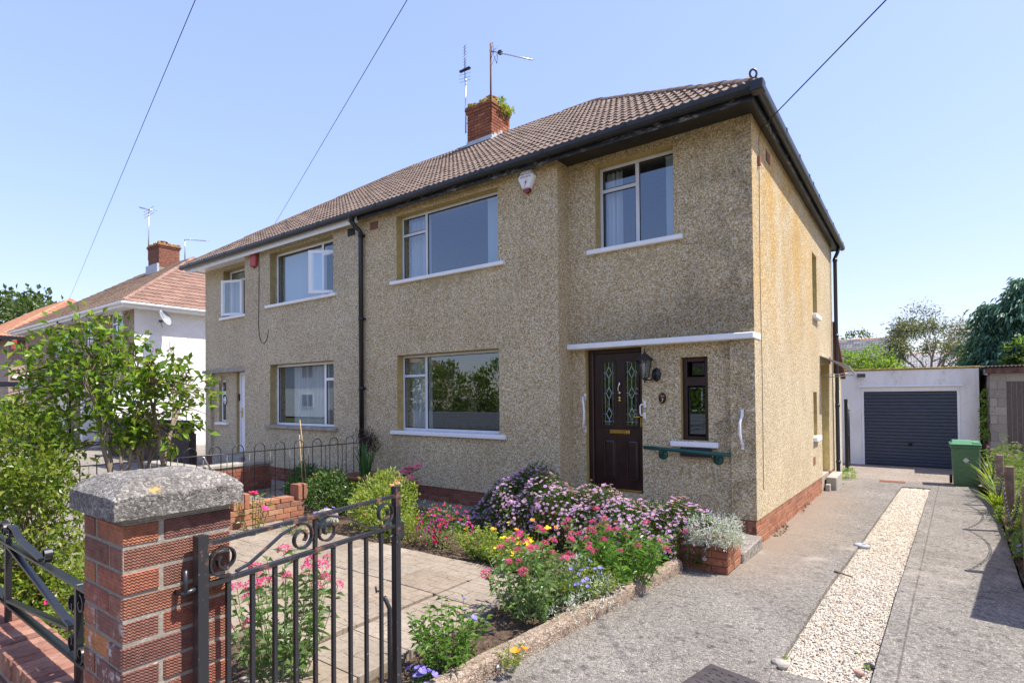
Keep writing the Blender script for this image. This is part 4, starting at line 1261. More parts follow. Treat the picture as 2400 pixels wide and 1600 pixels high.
# ---------------------------------------------- chimney
def chimney(name, cx0, cx1, cy0, cy1, zb, zt, label, pots, moss=True, group=None, mat='brick_chimney', fine=True):
    c = thing(name, ((cx0+cx1)/2, (cy0+cy1)/2, zb), label, 'chimney', group)
    MB().box(cx0+.012, cx1-.012, cy0+.012, cy1-.012, zb-.9, zt).build('stack', M['mortar'], c)
    n = int((zt-.15-zb)/.075)
    if fine:
        bricks(c, (cx0, cy0, zb), (1, 0, 0), (0, -1, 0), cx1-cx0, n, mat, seed=21)
        bricks(c, (cx1, cy0, zb), (0, 1, 0), (1, 0, 0), cy1-cy0, n, mat, seed=22)
        z0 = zb+n*.075
        for k, e in ((0, .022), (1, .045)):
            z = z0+k*.075
            bricks(c, (cx0-e, cy0-e, z), (1, 0, 0), (0, -1, 0), cx1-cx0+2*e, 1, mat, seed=23+k)
            bricks(c, (cx1+e, cy0-e, z), (0, 1, 0), (1, 0, 0), cy1-cy0+2*e, 1, mat, seed=25+k)
            MB().box(cx0-e+.012, cx1+e-.012, cy0-e+.012, cy1+e, z, z+.074).build('course', M['mortar'], c)
        zt = z0+.15
    else:
        m = MB()
        for k in range(n+2):
            e = .0 if k < n else .03*(k-n+1)
            m.bev(cx0-e, cx1+e, cy0-e, cy1+e, zb+k*.075+.004, zb+k*.075+.071, .006)
        m.build('brickwork', paint('far_chimney_brick', (.23, .10, .068), .9, .2, var=.35, bump=.4), c); zt = zb+(n+2)*.075
    # rough flaunching
    m = MB(); rg = random.Random(6)
    for i in range(26):
        x = rg.uniform(cx0-.03, cx1-.06); y = rg.uniform(cy0-.03, cy1-.06)
        m.bev(x, x+rg.uniform(.08, .16), y, y+rg.uniform(.08, .16), zt-.01, zt+rg.uniform(.07, .22), .025)
    for i in range(9):
        for s in (0, 1):
            w_ = (cx1-cx0 if s == 0 else cy1-cy0)/8
            h_ = rg.uniform(.03, .13)
            if s == 0: m.bev(cx0-.05+i*w_*.98, cx0-.05+i*w_*.98+w_*.9, cy0-.055, cy0+.05, zt-rg.uniform(.0, .05), zt+h_, .018)
            else: m.bev(cx1-.05, cx1+.055, cy0-.05+i*w_*.98, cy0-.05+i*w_*.98+w_*.9, zt-rg.uniform(.0, .05), zt+h_, .018)
    m.build('flaunching', M['mossy'], c)
    for (px, py, r, h) in pots:
        MB().lathe([(r*.9, zt), (r*.92, zt+h*.75), (r*1.15, zt+h*.8), (r*1.15, zt+h), (r*.9, zt+h), (r*.85, zt+h*.5)], (px, py, 0), 14).build('chimney_pot', M['terracotta'], c)
    return c, zt
def mossmat():
    k = NM('mossy_mortar', .95, .1)
    p = k.pos()
    c = k.ramp(k.noise(14, 5, .7, p), [(.3, (.12, .09, .05)), (.5, (.34, .24, .07)), (.62, (.45, .36, .14)), (.8, (.30, .27, .2))])
    return k.fin(c, k.bump(k.noise(50, 4), .8, .02))
M['mossy'] = mossmat()
CH, CT = chimney('chimney', -7.38, -6.62, 3.38, 4.12, 7.95, 8.98, 'red brick chimney in the middle of the pebbledashed pair, weeds on top', [(-7.0, 3.6, .11, .16), (-6.82, 3.65, .14, .22), (-6.9, 3.95, .12, .14), (-7.2, 3.95, .11, .12)])
m = MB()
zr = lambda y: ZE+(y+.5)*TANP
m.box(-7.40, -6.60, 3.365, 3.375, zr(3.37)-.05, zr(3.37)+.15)
for i in range(5):
    y = 3.38+i*.085
    m.box(-6.618, -6.606, y, y+.085, zr(y)-.1, max(zr(y)+.10, 7.95+.075*int((zr(y)+.18-7.95)/.075)))
m.box(-7.45, -6.52, 3.22, 3.36, zr(3.29)+.02, zr(3.29)+.045)
m.build('lead_flashing', M['lead'], CH)

# ---------------------------------------------- curtains and blinds
curtain('curtain', -5.88, -5.37, 3.90, 4.97, .03, M['curtain'], 'white curtain at the left of the wide upper window', 'curtain')
curtain('curtain', -5.88, -5.37, 1.22, 2.47, .03, M['curtain'], 'white net curtain at the left of the big ground floor window', 'curtain')
curtain('curtain', -2.06, -1.80, 3.89, 5.0, .29, M['curtain'], 'white curtain at the left of the window over the porch', 'curtain', 4)
curtain('vertical_blind', -4.02, -3.67, 3.89, 4.95, -.03, None, 'vertical blind bunched at the right of the wide upper window', 'blind', slats=6)
curtain('vertical_blind', -3.80, -3.66, 1.22, 2.46, -.03, None, 'vertical blind bunched at the right of the big ground floor window', 'blind', slats=3)
curtain('vertical_blind', -1.15, -.98, 3.89, 4.98, .26, None, 'vertical blind bunched at the right of the window over the porch', 'blind', slats=5)
curtain('vertical_blind', -10.0, -8.44, 3.90, 4.94, .02, None, 'closed vertical blind in the wide upper window of the left house', 'blind', slats=15)
curtain('curtain', -9.65, -8.35, 1.23, 2.46, .04, M['curtain'], 'white net curtain in the ground floor window of the left house', 'curtain', 11, .03)
curtain('curtain', -12.68, -12.2, 3.90, 4.99, .25, M['curtain'], 'pale curtain in the small upper window of the left house', 'curtain', 6)
# ------------------------------------------------------------------ lettering
def text_mesh(txt, size, mat, extrude=.001, align='CENTER'):
    cu = bpy.data.curves.new('lettering', 'FONT')
    cu.body = txt; cu.size = size; cu.align_x = align; cu.align_y = 'CENTER'; cu.extrude = extrude
    o = bpy.data.objects.new('lettering', cu); COL.objects.link(o)
    dg = bpy.context.evaluated_depsgraph_get()
    me = bpy.data.meshes.new_from_object(o.evaluated_get(dg))
    bpy.data.objects.remove(o)
    me.materials.clear(); me.materials.append(mat)
    return me
RX = Matrix.Rotation(R_(90), 4, 'X')

# ------------------------------------------------------------------ fittings on the houses
t = thing('wall_lantern', (-1.362, .08, 1.95), 'black six sided wall lantern between the front door and the slit window', 'lantern')
lx, ly = -1.362, -.06
MB().lathe([(.001, 2.40), (.010, 2.385), (.006, 2.37), (.016, 2.355), (.022, 2.335), (.05, 2.31), (.095, 2.275), (.125, 2.25), (.128, 2.242), (.11, 2.24), (.02, 2.245)], (lx, ly, 0), 6, smooth=False).build('lantern_roof', M['black'], t)
cage = MB()
for i in range(6):
    a = math.pi*2*i/6
    c, s = math.cos(a), math.sin(a)
    cage.tube([(lx+.10*c, ly+.10*s, 2.24), (lx+.062*c, ly+.062*s, 2.03), (lx+.02*c, ly+.02*s, 1.985)], .005, 5)
cage.lathe([(.03, 2.00), (.02, 1.985), (.012, 1.965), (.016, 1.955), (.006, 1.945), (.001, 1.935)], (lx, ly, 0), 8)
cage.build('lantern_cage', M['black'], t)
MB().lathe([(.095, 2.238), (.058, 2.03), (.02, 1.99)], (lx, ly, 0), 6, smooth=False).build('lantern_glass', M['lamp_glass'], t)
MB().lathe([(.02, 2.05), (.026, 2.10), (.024, 2.19), (.01, 2.22)], (lx, ly, 0), 10).build('bulb', M['curtain'], t)
MB().tube([(lx, ly, 1.985), (lx+.05, .0, 1.975), (lx+.115, .05, 2.03)], .012, 6).lathe([(.0, .045), (.06, .05), (.065, .077)], (-1.25, 0, 2.05), 8, 'y', sy=1.5).build('lantern_bracket', M['black'], t)

t = thing('house_plaque', (-1.167, .08, 1.735), 'oval black number plaque with a 7 under flowers, by the slit window', 'plaque')
MB().lathe([(0, .062), (.062, .064), (.066, .079)], (-1.167, 0, 1.737), 24, 'y', sx=1, sy=1.33).build('plaque_rim', M['reveal'], t)
MB().lathe([(0, .056), (.050, .058), (.053, .0615)], (-1.167, 0, 1.737), 24, 'y', sx=1, sy=1.36).build('plaque_face', M['gasket'], t)
m_ = text_mesh('7', .065, M['white']); m_.transform(Matrix.Translation((-1.167, .054, 1.705)) @ RX); put('number', m_, t)
fl = MB(); rg = random.Random(2)
for i in range(16):
    a, r = rg.uniform(0, 6.28), rg.uniform(0, .034)
    fl.lathe([(0, .0525), (.007, .0535), (.007, .056)], (-1.167+r*math.cos(a), 0, 1.768+r*.55*math.sin(a)), 6, 'y', mi=i % 3)
fl.build('painted_flowers', [M['red_box'], M['brass'], M['binlid']], t)

t = thing('house_plaque', (-12.78, .08, 1.735), 'oval white house plaque beside the white front door', 'plaque')
MB().lathe([(0, .062), (.072, .064), (.076, .079)], (-12.78, 0, 1.735), 24, 'y', sx=1, sy=1.42).build('plaque_rim', M['gasket'], t)
MB().lathe([(0, .056), (.068, .058), (.070, .0615)], (-12.78, 0, 1.735), 24, 'y', sx=1, sy=1.42).build('plaque_face', M['white'], t)
m_ = text_mesh('9', .06, M['text_black']); m_.transform(Matrix.Translation((-12.78, .054, 1.785)) @ RX); put('number', m_, t)
MB().tube([(-12.81, .054, 1.725), (-12.78, .054, 1.705), (-12.75, .054, 1.725)], .006, 5).tube([(-12.81, .054, 1.685), (-12.78, .054, 1.668), (-12.75, .054, 1.685)], .004, 5).build('emblem', M['text_black'], t)

t = thing('porch_light', (-12.85, .08, 2.3), 'slanting yellowed tube light over the slit window of the left house', 'light')
MB().tube([(-12.88, .0, 2.36), (-12.80, -.02, 2.2)], .035, 10).build('light_shade', M['reveal'], t)
MB().tube([(-12.80, -.02, 2.2), (-12.74, .04, 2.02)], .022, 8).build('light_bracket', M['stone'], t)

# burglar alarm box
t = thing('alarm_box', (-3.055, -.285, 4.97), 'white burglar alarm box with red base and printed letters under the eaves', 'alarm')
hx = [(-3.14, 5.115), (-2.97, 5.115), (-2.905, 5.0), (-2.99, 4.84), (-3.12, 4.84), (-3.205, 5.0)]
q = MB(); ctr = Vector((-3.055, 0, 4.985))
def sc(p, s, y): return (ctr.x+(p[0]-ctr.x)*s, y, ctr.z+(p[1]-ctr.z)*s)
vs = [sc(p, 1, -.287) for p in hx]+[sc(p, 1, -.33) for p in hx]+[sc(p, .90, -.355) for p in hx]
q.add(vs, [(i, (i+1) % 6, 6+(i+1) % 6, 6+i) for i in range(6)]+[(6+i, 6+(i+1) % 6, 12+(i+1) % 6, 12+i) for i in range(6)]+[tuple(range(12, 18))])
q.build('alarm_case', M['white'], t)
MB().slab([(-3.118, -.287, 4.839), (-2.992, -.287, 4.839), (-3.01, -.287, 4.79), (-3.055, -.287, 4.775), (-3.10, -.287, 4.79)], (0, -.055, 0)).build('alarm_lens', M['red_lens'], t)
for txt, z, s in (('SONIC ALARMS', 5.052, .034), ('02920 765736', 5.012, .032)):
    m_ = text_mesh(txt, s, M['text_purple']); m_.transform(Matrix.Translation((-3.055, -.3555, z)) @ RX); put('lettering', m_, t)
MB().slab([(-3.03, -.356, 4.985), (-3.08, -.356, 4.925), (-3.052, -.356, 4.928), (-3.085, -.356, 4.86), (-3.025, -.356, 4.94), (-3.055, -.356, 4.938)], (0, -.002, 0)).build('lightning_emblem', M['text_red'], t)
t = thing('alarm_box', (-10.67, -.285, 4.93), 'faded red alarm box under the white eaves of the left house', 'alarm')
MB().bev(-10.80, -10.55, -.36, -.287, 4.80, 5.10, .02).build('alarm_case', M['red_box'], t)
MB().bev(-10.70, -10.65, -.33, -.30, 4.77, 4.80, .01).build('alarm_lens', M['gasket'], t)
w = MB().tube([(-10.52, -.292, 5.13), (-10.51, -.292, 4.6), (-10.52, -.292, 3.9), (-10.54, -.292, 3.45), (-10.50, -.292, 3.2), (-10.42, -.292, 3.05), (-10.30, -.292, 3.01), (-10.20, -.292, 3.08), (-10.14, -.292, 3.2), (-10.13, -.292, 3.33)], .007, 5).build('loose_cable', M['wire'])
tag(w, 'loose black cable looping down the wall of the left house', 'cable')
w = MB().tube([(-6.70, -.30, 1.02), (-6.63, -.30, .95), (-6.57, -.30, .80), (-6.58, -.30, .62), (-6.66, -.30, .50), (-6.73, -.30, .42)], .006, 5).build('loose_cable', M['wire'])
tag(w, 'thin black cable bowed out beside the foot of the downpipe', 'cable')

# grab rails and handrail
def grab(label, pts, r, feet):
    t = thing('grab_rail', pts[0], label, 'grab rail')
    MB().tube(pts, r, 8).build('rail', M['white'], t)
    for (x, y, z, a) in feet:
        MB().bev(x-.018, x+.018, y-.008, y, z-.045, z+.045, .004).build('flange', M['white'], t)
    return t
grab('white bent grab rail on the left door jamb', [(-2.335, .06, 1.76), (-2.335, .0, 1.74), (-2.30, -.04, 1.66), (-2.285, -.05, 1.53), (-2.30, -.04, 1.40), (-2.335, .0, 1.32), (-2.335, .06, 1.30)], .015, [(-2.335, .078, 1.76, 0), (-2.335, .078, 1.29, 0)])
grab('small white D shaped handle at the right of the door lever', [(-1.43, .075, 1.65), (-1.455, .03, 1.65), (-1.465, .02, 1.63), (-1.465, .02, 1.53), (-1.455, .03, 1.505), (-1.43, .075, 1.505)], .011, [(-1.425, .079, 1.655, 0), (-1.425, .079, 1.50, 0)])
grab('white bent grab rail on the corner pier', [(-.15, -.015, 1.56), (-.15, -.03, 1.50), (-.165, -.06, 1.44), (-.165, -.065, 1.30), (-.155, -.03, 1.21), (-.15, -.015, 1.15)], .016, [(-.15, 0, 1.55, 0), (-.15, 0, 1.155, 0)])
t = thing('handrail', (-.84, .0, 1.04), 'dark green handrail running under the slit window', 'handrail')
MB().tube([(-1.41, .0, 1.079), (-.285, -.005, 1.036)], .024, 12).build('rail', M['green_rail'], t)
for x, z in ((-1.17, .99), (-.46, .962)):
    MB().lathe([(0, .055), (.062, .06), (.066, .078)], (x, 0, z), 16, 'y').tube([(x, .06, z), (x, .01, z+.02), (x, .0, z+.075)], .014, 8).build('mounting', M['green_rail'], t)
t = thing('letter_tray', (-.73, .06, 1.02), 'flat black box under the sill of the slit window', 'box')
MB().bev(-.925, -.535, .015, .079, .99, 1.10, .008).build('tray', M['black'], t)
MB().bev(-.93, -.53, .02, .079, .968, .988, .004).build('tray_lip', M['post'], t)

# roof corner ring of the old wire anchor
t = thing('gutter_ring', (.13, -.44, 5.36), 'small black hoop standing on the gutter corner', 'hoop')
MB().tube([(.12+.04*math.sin(a*math.pi/6)*.8, -.40+.02*math.sin(a*math.pi/6), 5.40+.05*math.cos(a*math.pi/6)) for a in range(-5, 6)], .013, 6).tube([(.12, -.40, 5.24), (.12, -.40, 5.36)], .014, 6).build('hoop', M['gutter'], t)

# side door canopy
t = thing('door_canopy', (.4, 6.3, 2.4), 'tilted grey sheet canopy over the side door', 'canopy')
MB().slab([(.0, 5.5, 2.52), (.0, 7.05, 2.53), (.50, 7.05, 2.17), (.50, 5.5, 2.30)], (0, 0, .018)).build('canopy_sheet', M['cap_grey'], t)
for y in (5.56, 6.98):
    MB().tube([(.0, y, 2.14), (.47, y, 2.17)], .009, 6).build('stay', M['steel'], t)
t = thing('side_step', (.2, 6.3, -.2), 'stepped stone block at the foot of the side door', 'step')
MB().bev(.012, .20, 6.05, 7.1, -.32, .055, .015).build('upper_step', M['stone'], t)
MB().bev(.012, .10, 5.88, 6.045, -.32, -.08, .012).build('lower_step', M['stone'], t)
w = MB().tube([(.05, .32, 5.10), (.02, .31, 4.95), (.012, .32, 4.2), (.012, .30, 3.2), (.012, .33, 2.0), (.012, .31, .6)], .0035, 5).build('telephone_cable', M['wire'])
tag(w, 'thin black cable running down the sunny side wall near the corner', 'cable')
MB().bev(0, .035, .29, .35, 4.62, 4.74, .006).build('junction_box', M['terracotta'], HOUSE)

# aerials
def yagi(mb, A, B, n, el0, el1, evec, r=.004):
    A, B = Vector(A), Vector(B); e = Vector(evec).normalized()
    for i in range(n):
        p = A+(B-A)*(i/(n-1)); l = el0+(el1-el0)*i/(n-1)
        mb.tube([p-e*l, p+e*l], r, 5)
t = thing('tv_aerial', (-6.60, 3.36, 8.45), 'long television aerial on a rusty pole at the right corner of the middle chimney', 'aerial')
MB().tube([(-6.60, 3.34, 8.40), (-6.59, 3.34, 10.27)], .022, 8).tube([(-6.60, 3.34, 8.62), (-6.63, 3.40, 8.62)], .02, 6).build('pole', M['rust'], t)
mb = MB().tube([(-6.62, 3.34, 10.10), (-5.38, 3.34, 9.42)], .016, 6)
mb.tube([(-6.585, 3.34, 9.72), (-6.38, 3.34, 9.96)], .006, 5)
yagi(mb, (-6.22, 3.34, 9.89), (-5.40, 3.34, 9.43), 12, .10, .075, (.4, .9, .35), .005)
mb.build('boom', M['steel'], t)
mb = MB()
for s in (-1, 1):
    mb.tube([(-6.52, 3.34-.02*s, 10.03), (-6.44, 3.34+.12*s, 10.22)], .006, 5); mb.tube([(-6.52, 3.34-.02*s, 10.03), (-6.50, 3.34+.12*s, 9.80)], .006, 5)
    mb.tube([(-6.44, 3.34+.12*s, 10.22), (-6.50, 3.34+.12*s, 9.80)], .006, 5)
mb.bev(-6.35, -6.26, 3.29, 3.39, 9.90, 9.98, .01)
mb.build('reflector', M['black'], t)
t = thing('tv_aerial', (-7.47, 3.42, 8.5), 'upright aerial with short cross bars at the left of the middle chimney', 'aerial')
MB().tube([(-7.47, 3.42, 8.38), (-7.46, 3.42, 9.78)], .018, 8).tube([(-7.47, 3.42, 8.62), (-7.37, 3.44, 8.62)], .014, 6).tube([(-7.44, 3.40, 9.75), (-7.42, 3.40, 9.4), (-7.45, 3.40, 9.0), (-7.43, 3.40, 8.7)], .008, 5).build('pole', M['steel'], t)
mb = MB().tube([(-7.48, 3.42, 9.70), (-7.48, 3.42, 10.60)], .011, 6)
yagi(mb, (-7.48, 3.42, 10.58), (-7.48, 3.42, 10.06), 8, .085, .085, (.9, -.3, 0), .004)
for z, l in ((9.95, .19), (9.88, .19), (9.78, .19), (9.70, .18)): mb.tube([(-7.48-l, 3.42, z+.02), (-7.48+l, 3.42, z-.02)], .004, 5)
mb.bev(-7.65, -7.31, 3.38, 3.46, 9.965, 10.01, .012)
mb.build('elements', M['black'], t)

# overhead wires to a pole out of frame on the right
PT = Vector((8.40, -6.72, 7.45))
t = thing('telegraph_pole', (8.4, -6.72, 0), 'tall timber telegraph pole on the pavement', 'pole')
MB().tube([(8.4, -6.72, -.2), (8.4, -6.72, 8.0)], [.15, .11], 12).build('pole', M['post'], t)
MB().bev(8.0, 8.8, -6.76, -6.68, 7.42, 7.5, .01).build('crossarm', M['post'], t)
def wire(label, end, sag, r=.0065):
    pts = []
    for i in range(25):
        s = i/24; p = PT.lerp(Vector(end), s)
        pts.append(p-Vector((0, 0, sag*4*s*(1-s))))
    tag(MB().tube(pts, r, 5).build('overhead_wire', M['wire']), label, 'wire')
WIRES = True

# ------------------------------------------------------------------ gate pillar
PX, PY = -.376, -6.384
t = thing('gate_pillar', (PX-.16, PY+.16, 0), 'square brick gate pillar with a weathered concrete cap in the foreground', 'pillar')
MB().box(PX-.3235, PX-.0035, PY+.0035, PY+.3235, -.1, 1.4015).build('mortar_core', M['mortar'], t)
bm_ = brick_mesh(M['brick_pillar']); rg = random.Random(12)
nc = 19
for c in range(nc):
    z = 1.402-(c+1)*.0735+.0325+.005
    h = .0635
    if c % 2 == 0:
        bl = [(PX-.215, PX, PY, PY+.1025), (PX-.1025, PX, PY+.1125, PY+.327), (PX-.327, PX-.1125, PY+.2245, PY+.327), (PX-.327, PX-.2245, PY, PY+.2145)]
    else:
        bl = [(PX-.1025, PX, PY, PY+.215), (PX-.215, PX, PY+.2245, PY+.327), (PX-.327, PX-.2245, PY+.1125, PY+.327), (PX-.327, PX-.1125, PY, PY+.1025)]
    for (a, b, y0, y1) in bl:
        Mx = Matrix.Translation(((a+b)/2+rg.uniform(-.002, .002), (y0+y1)/2+rg.uniform(-.002, .002), z+rg.uniform(-.0015, .0015))) @ Matrix.Rotation(rg.uniform(-.006, .006), 4, 'Z') @ Matrix.Rotation(rg.uniform(-.008, .008), 4, 'X') @ Matrix.Diagonal((b-a, y1-y0, h+rg.uniform(-.002, .002), 1))
        inst('brick', bm_, Mx, t)
MB().box(PX-.32, PX-.004, PY+.004, PY+.323, 1.4025, 1.418).build('mortar_bed', M['mortar'], t)
# cap: chamfered block, broken edges
bm = bmesh.new()
cx, cy = PX-.163, PY+.163
half = .196
res = 26
def cap_z(u, v):
    d = max(abs(u), abs(v))
    z = 1.484 if d > .97 else 1.486+.046*min(1, (1-d)/.34)
    return z
rs = random.Random(31)
grid = [[None]*(res+1) for _ in range(res+1)]
from mathutils import noise as mnoise
for i in range(res+1):
    for j in range(res+1):
        u, v = -1+2*i/res, -1+2*j/res
        p = Vector((cx+u*half, cy+v*half, cap_z(u, v)))
        n = mnoise.noise(p*26)*.0035+mnoise.noise(p*70)*.002+rs.uniform(-.001, .001)
        cr = .003 if abs(u) > .9 and abs(v) > .9 else 0
        p.z += n-cr
        if abs(u) > .97: p.x += mnoise.noise(p*35)*.003-cr*(1 if u > 0 else -1)
        if abs(v) > .97: p.y += mnoise.noise(p*35)*.003-cr*(1 if v > 0 else -1)
        grid[i][j] = bm.verts.new(p)
for i in range(res):
    for j in range(res):
        f = bm.faces.new((grid[i][j], grid[i+1][j], grid[i+1][j+1], grid[i][j+1]))
ring = [grid[i][0] for i in range(res)]+[grid[res][j] for j in range(res)]+[grid[i][res] for i in range(res, 0, -1)]+[grid[0][j] for j in range(res, 0, -1)]
prev = ring
for k in range(1, 5):
    z = 1.484-(1.484-1.419)*k/4
    cur = []
    for vv in ring:
        p = vv.co.copy(); p.z = z+mnoise.noise(p*40)*.004*(1 if k < 4 else .5)
        nn = mnoise.noise(p*45+Vector((3, 1, k)))*.003
        dx, dy = p.x-cx, p.y-cy
        if abs(dx) > abs(dy): p.x += nn
        else: p.y += nn
        cur.append(bm.verts.new(p))
    for a in range(len(ring)):
        b = (a+1) % len(ring)
        bm.faces.new((prev[a], cur[a], cur[b], prev[b]))
    prev = cur
bm.faces.new(prev)
bmesh.ops.recalc_face_normals(bm, faces=bm.faces[:])
me = bpy.data.meshes.new('cap_stone'); bm.to_mesh(me); bm.free(); me.materials.append(M['cap'])
put('cap_stone', me, t)

# ------------------------------------------------------------------ front wall with brick on edge coping, and its iron railing
t = thing('garden_wall', (-3.8, -6.22, 0), 'low brick garden wall with brick on edge coping left of the gate pillar', 'wall')
MB().box(-6.95, PX-.33, -6.315, -6.125, -.1, .575).build('mortar_core', M['mortar'], t)
bricks(t, (-3.6, -6.325, -.02), (1, 0, 0), (0, -1, 0), 2.89, 6, 'brick_wall', seed=41)
bricks(t, (-3.6, -6.115, -.02), (1, 0, 0), (0, 1, 0), 2.89, 6, 'brick_wall', seed=42)
mm_ = brick_mesh(M['brick_wall'])
x = PX-.335-.033; rg = random.Random(9)
while x > -4.6:
    inst('coping_brick', mm_, Matrix.Translation((x, -6.22+rg.uniform(-.004, .004), .53+rg.uniform(-.003, .003))) @ Matrix.Rotation(rg.uniform(-.02, .02), 4, 'Z') @ Matrix.Diagonal((.065, .225, .104, 1)), t)
    x -= .0755
def spiral(c, r0, turns, start, n=26, shrink=.22, plane='yz', sgn=1):
    """scroll line in a vertical plane"""
    pts = []
    for i in range(n+1):
        s = i/n
        r = r0*(1-(1-shrink)*s); a = start+sgn*turns*2*math.pi*s
        pts.append((r*math.cos(a), r*math.sin(a)))
    return pts
t = thing('railing', (-2.4, -6.22, .58), 'black wrought iron railing with scrolls on the low brick wall', 'railing')
ry = -6.22
def bar(name, a, b, w=.022, h=.012, upv=(0, 0, 1), mat='black'):
    return MB().tube([a, b], .01, flat=(w, h, upv)).build(name, M[mat], t)
bar('top_rail', (PX-.327, ry, .985), (-6.8, ry, 1.045), .034, .012)
bar('bottom_rail', (PX-.327, ry, .672), (-6.8, ry, .69), .034, .012)
def scroll(name, cx, cz, r, start, turns, sgn, w=.030):
    pts = [(cx+u, ry, cz+v) for u, v in spiral(0, r, turns, start, shrink=.3, sgn=sgn)]
    return MB().tube(pts, .006, flat=(.007, w, (0, 1, 0)), cap=True).build(name, M['black'], t)
def flatbar(name, pts):
    return MB().tube(pts, .01, flat=(.012, .030, (0, 1, 0))).build(name, M['black'], t)
for px in (-1.33, -2.45, -3.57, -4.69, -5.81):
    MB().bev(px-.014, px+.014, ry-.014, ry+.014, .575, 1.0 if px > -2 else 1.03, .003).build('upright', M['black'], t)
for (xa, xb) in ((-2.45, -1.33), (-2.45, -3.57), (-4.69, -3.57), (-4.69, -5.81)):
    d = 1 if xb > xa else -1
    flatbar('brace', [(xa+d*.03, ry, .99), (xb-d*.08, ry, .80)])
    flatbar('brace', [(xa+d*.03, ry, .70), (xb-d*.08, ry, .79)])
    scroll('scroll', xb-d*.055, .90, .038, math.pi/2 if d > 0 else math.pi/2, .9, 1*d)
    scroll('scroll', xb-d*.055, .745, .038, -math.pi/2, .9, -1*d)
    scroll('scroll', xb+d*.055, .925, .042, math.pi/2, .9, -1*d)
    scroll('scroll', xb+d*.055, .72, .042, -math.pi/2, .9, 1*d)
    # crest
    flatbar('crest', [(xa+d*.07, ry, 1.105), (xa+d*.13, ry, 1.10), (xa+d*.22, ry, 1.055), (xa+d*.60, ry, 1.015)])
    scroll('scroll', xa+d*.055, 1.07, .036, math.pi/2, 1.1, 1*d)
    scroll('scroll', xa+d*.68, 1.055, .036, -math.pi/2, .95, 1*d)

# ------------------------------------------------------------------ the open garden gate
t = thing('garden_gate', (-.335, -6.18, .05), 'open black wrought iron garden gate with scroll top, rust on its rails', 'gate')
A_ = Vector((-.330, -6.178, 0)); B_ = Vector((-.395, -5.285, 0))
gd = (B_-A_).normalized(); GLn = (B_-A_).length
def G(s, z, off=0): 
    n = Vector((gd.y, -gd.x, 0))
    return A_+gd*s+n*off+Vector((0, 0, z+.022*s/GLn))
upz = (0, 0, 1)
def gbar(name, a, b, w, h, mat=None):
    return MB().tube([a, b], .01, flat=(w, h, gd if abs((b-a).normalized().z) > .7 else upz)).build(name, mat or M['gate'], t)
def gatemat():
    k = NM('black_iron_with_rust', .35, .5)
    p = k.pos()
    f = k.math('MULTIPLY', k.ramp(k.noise(13, 5, .7, p), [(.56, 0.0), (.64, 1.0)]), k.map(k.xyz(p)[2], 1.12, 1.2))
    c = k.mix(f, (.022, .023, .026), (.16, .07, .04))
    c = k.mix(k.ramp(k.noise(60, 3, .6, p), [(.66, 0.0), (.72, .8)]), c, (.16, .16, .16))
    return k.fin(c, k.bump(k.noise(70, 3), .25, .003), k.ramp(f, [(0, .33), (1, .85)]))
M['gate'] = gatemat()
MB().tube([G(0, .07), G(0, 1.325), G(0, 1.335)], .01, flat=(.034, .034, gd)).build('hinge_stile', M['gate'], t)
MB().tube([G(GLn, .07), G(GLn, 1.335), G(GLn, 1.345)], .01, flat=(.030, .030, gd)).build('latch_stile', M['gate'], t)
gbar('top_rail', G(.017, 1.303), G(GLn-.015, 1.303), .024, .014)
gbar('middle_rail', G(.017, 1.168), G(GLn-.015, 1.168), .024, .014)
gbar('bottom_rail', G(.017, .12), G(GLn-.015, .12), .024, .014)
for i in range(9):
    gbar('bar', G(.092+i*.0885, .127), G(.092+i*.0885, 1.161), .014, .014)
gbar('bar', G(.092+4*.0885, 1.175), G(.092+4*.0885, 1.296), .014, .014)
def gscroll(cx, cz, r, start, turns, sgn, shrink=.3):
    pts = [G(cx+u, cz+v) for u, v in spiral(0, r, turns, start, shrink=shrink, sgn=sgn, n=34)]
    n = Vector((gd.y, -gd.x, 0))
    MB().tube(pts, .005, flat=(.006, .018, n)).build('scroll', M['gate'], t)
gscroll(.078, 1.236, .058, -1.2, 1.45, -1)
gscroll(GLn-.075, 1.236, .058, -1.9, 1.45, 1)
mid_ = .092+4*.0885
gscroll(mid_-.062, 1.234, .055, 1.9, 1.45, -1)
gscroll(mid_+.062, 1.234, .055, 1.2, 1.45, 1)
nv = Vector((gd.y, -gd.x, 0))
MB().tube([G(.12, 1.184), G(.17, 1.196), G(.30, 1.268), G(.37, 1.285)], .005, flat=(.007, .014, nv)).build('brace', M['gate'], t)
MB().tube([G(GLn-.12, 1.184), G(GLn-.17, 1.196), G(GLn-.30, 1.268), G(GLn-.37, 1.285)], .005, flat=(.007, .014, nv)).build('brace', M['gate'], t)
# hinge pin set into the pillar, latch plate, drop bolt
MB().tube([(PX-.02, PY+.15, 1.157), (-.335, -6.225, 1.158), (-.327, -6.19, 1.168)], .009, 8).tube([(-.335, -6.222, 1.148), (-.335, -6.222, 1.232)], .0075, 8).build('hinge_pin', M['gate'], t)
MB().tube([(PX-.02, PY+.15, .25), (-.335, -6.225, .25), (-.327, -6.19, .25)], .013, 8).tube([(-.335, -6.222, .23), (-.335, -6.222, .32)], .011, 8).build('hinge_pin', M['gate'], t)
q = G(GLn+.015, 1.11)
MB().tube([G(GLn+.012, 1.135), G(GLn+.050, 1.135)], .01, flat=(.008, .075, upz)).tube([G(GLn-.05, 1.12), G(GLn-.01, 1.125)], .006, 6).build('latch', M['gate'], t)
MB().tube([G(GLn-.075, .86), G(GLn-.045, .80), G(GLn-.045, .45)], .010, 8).tube([G(GLn-.095, .90), G(GLn-.125, .90), G(GLn-.128, .925)], .005, 6).build('drop_bolt', M['gate'], t)

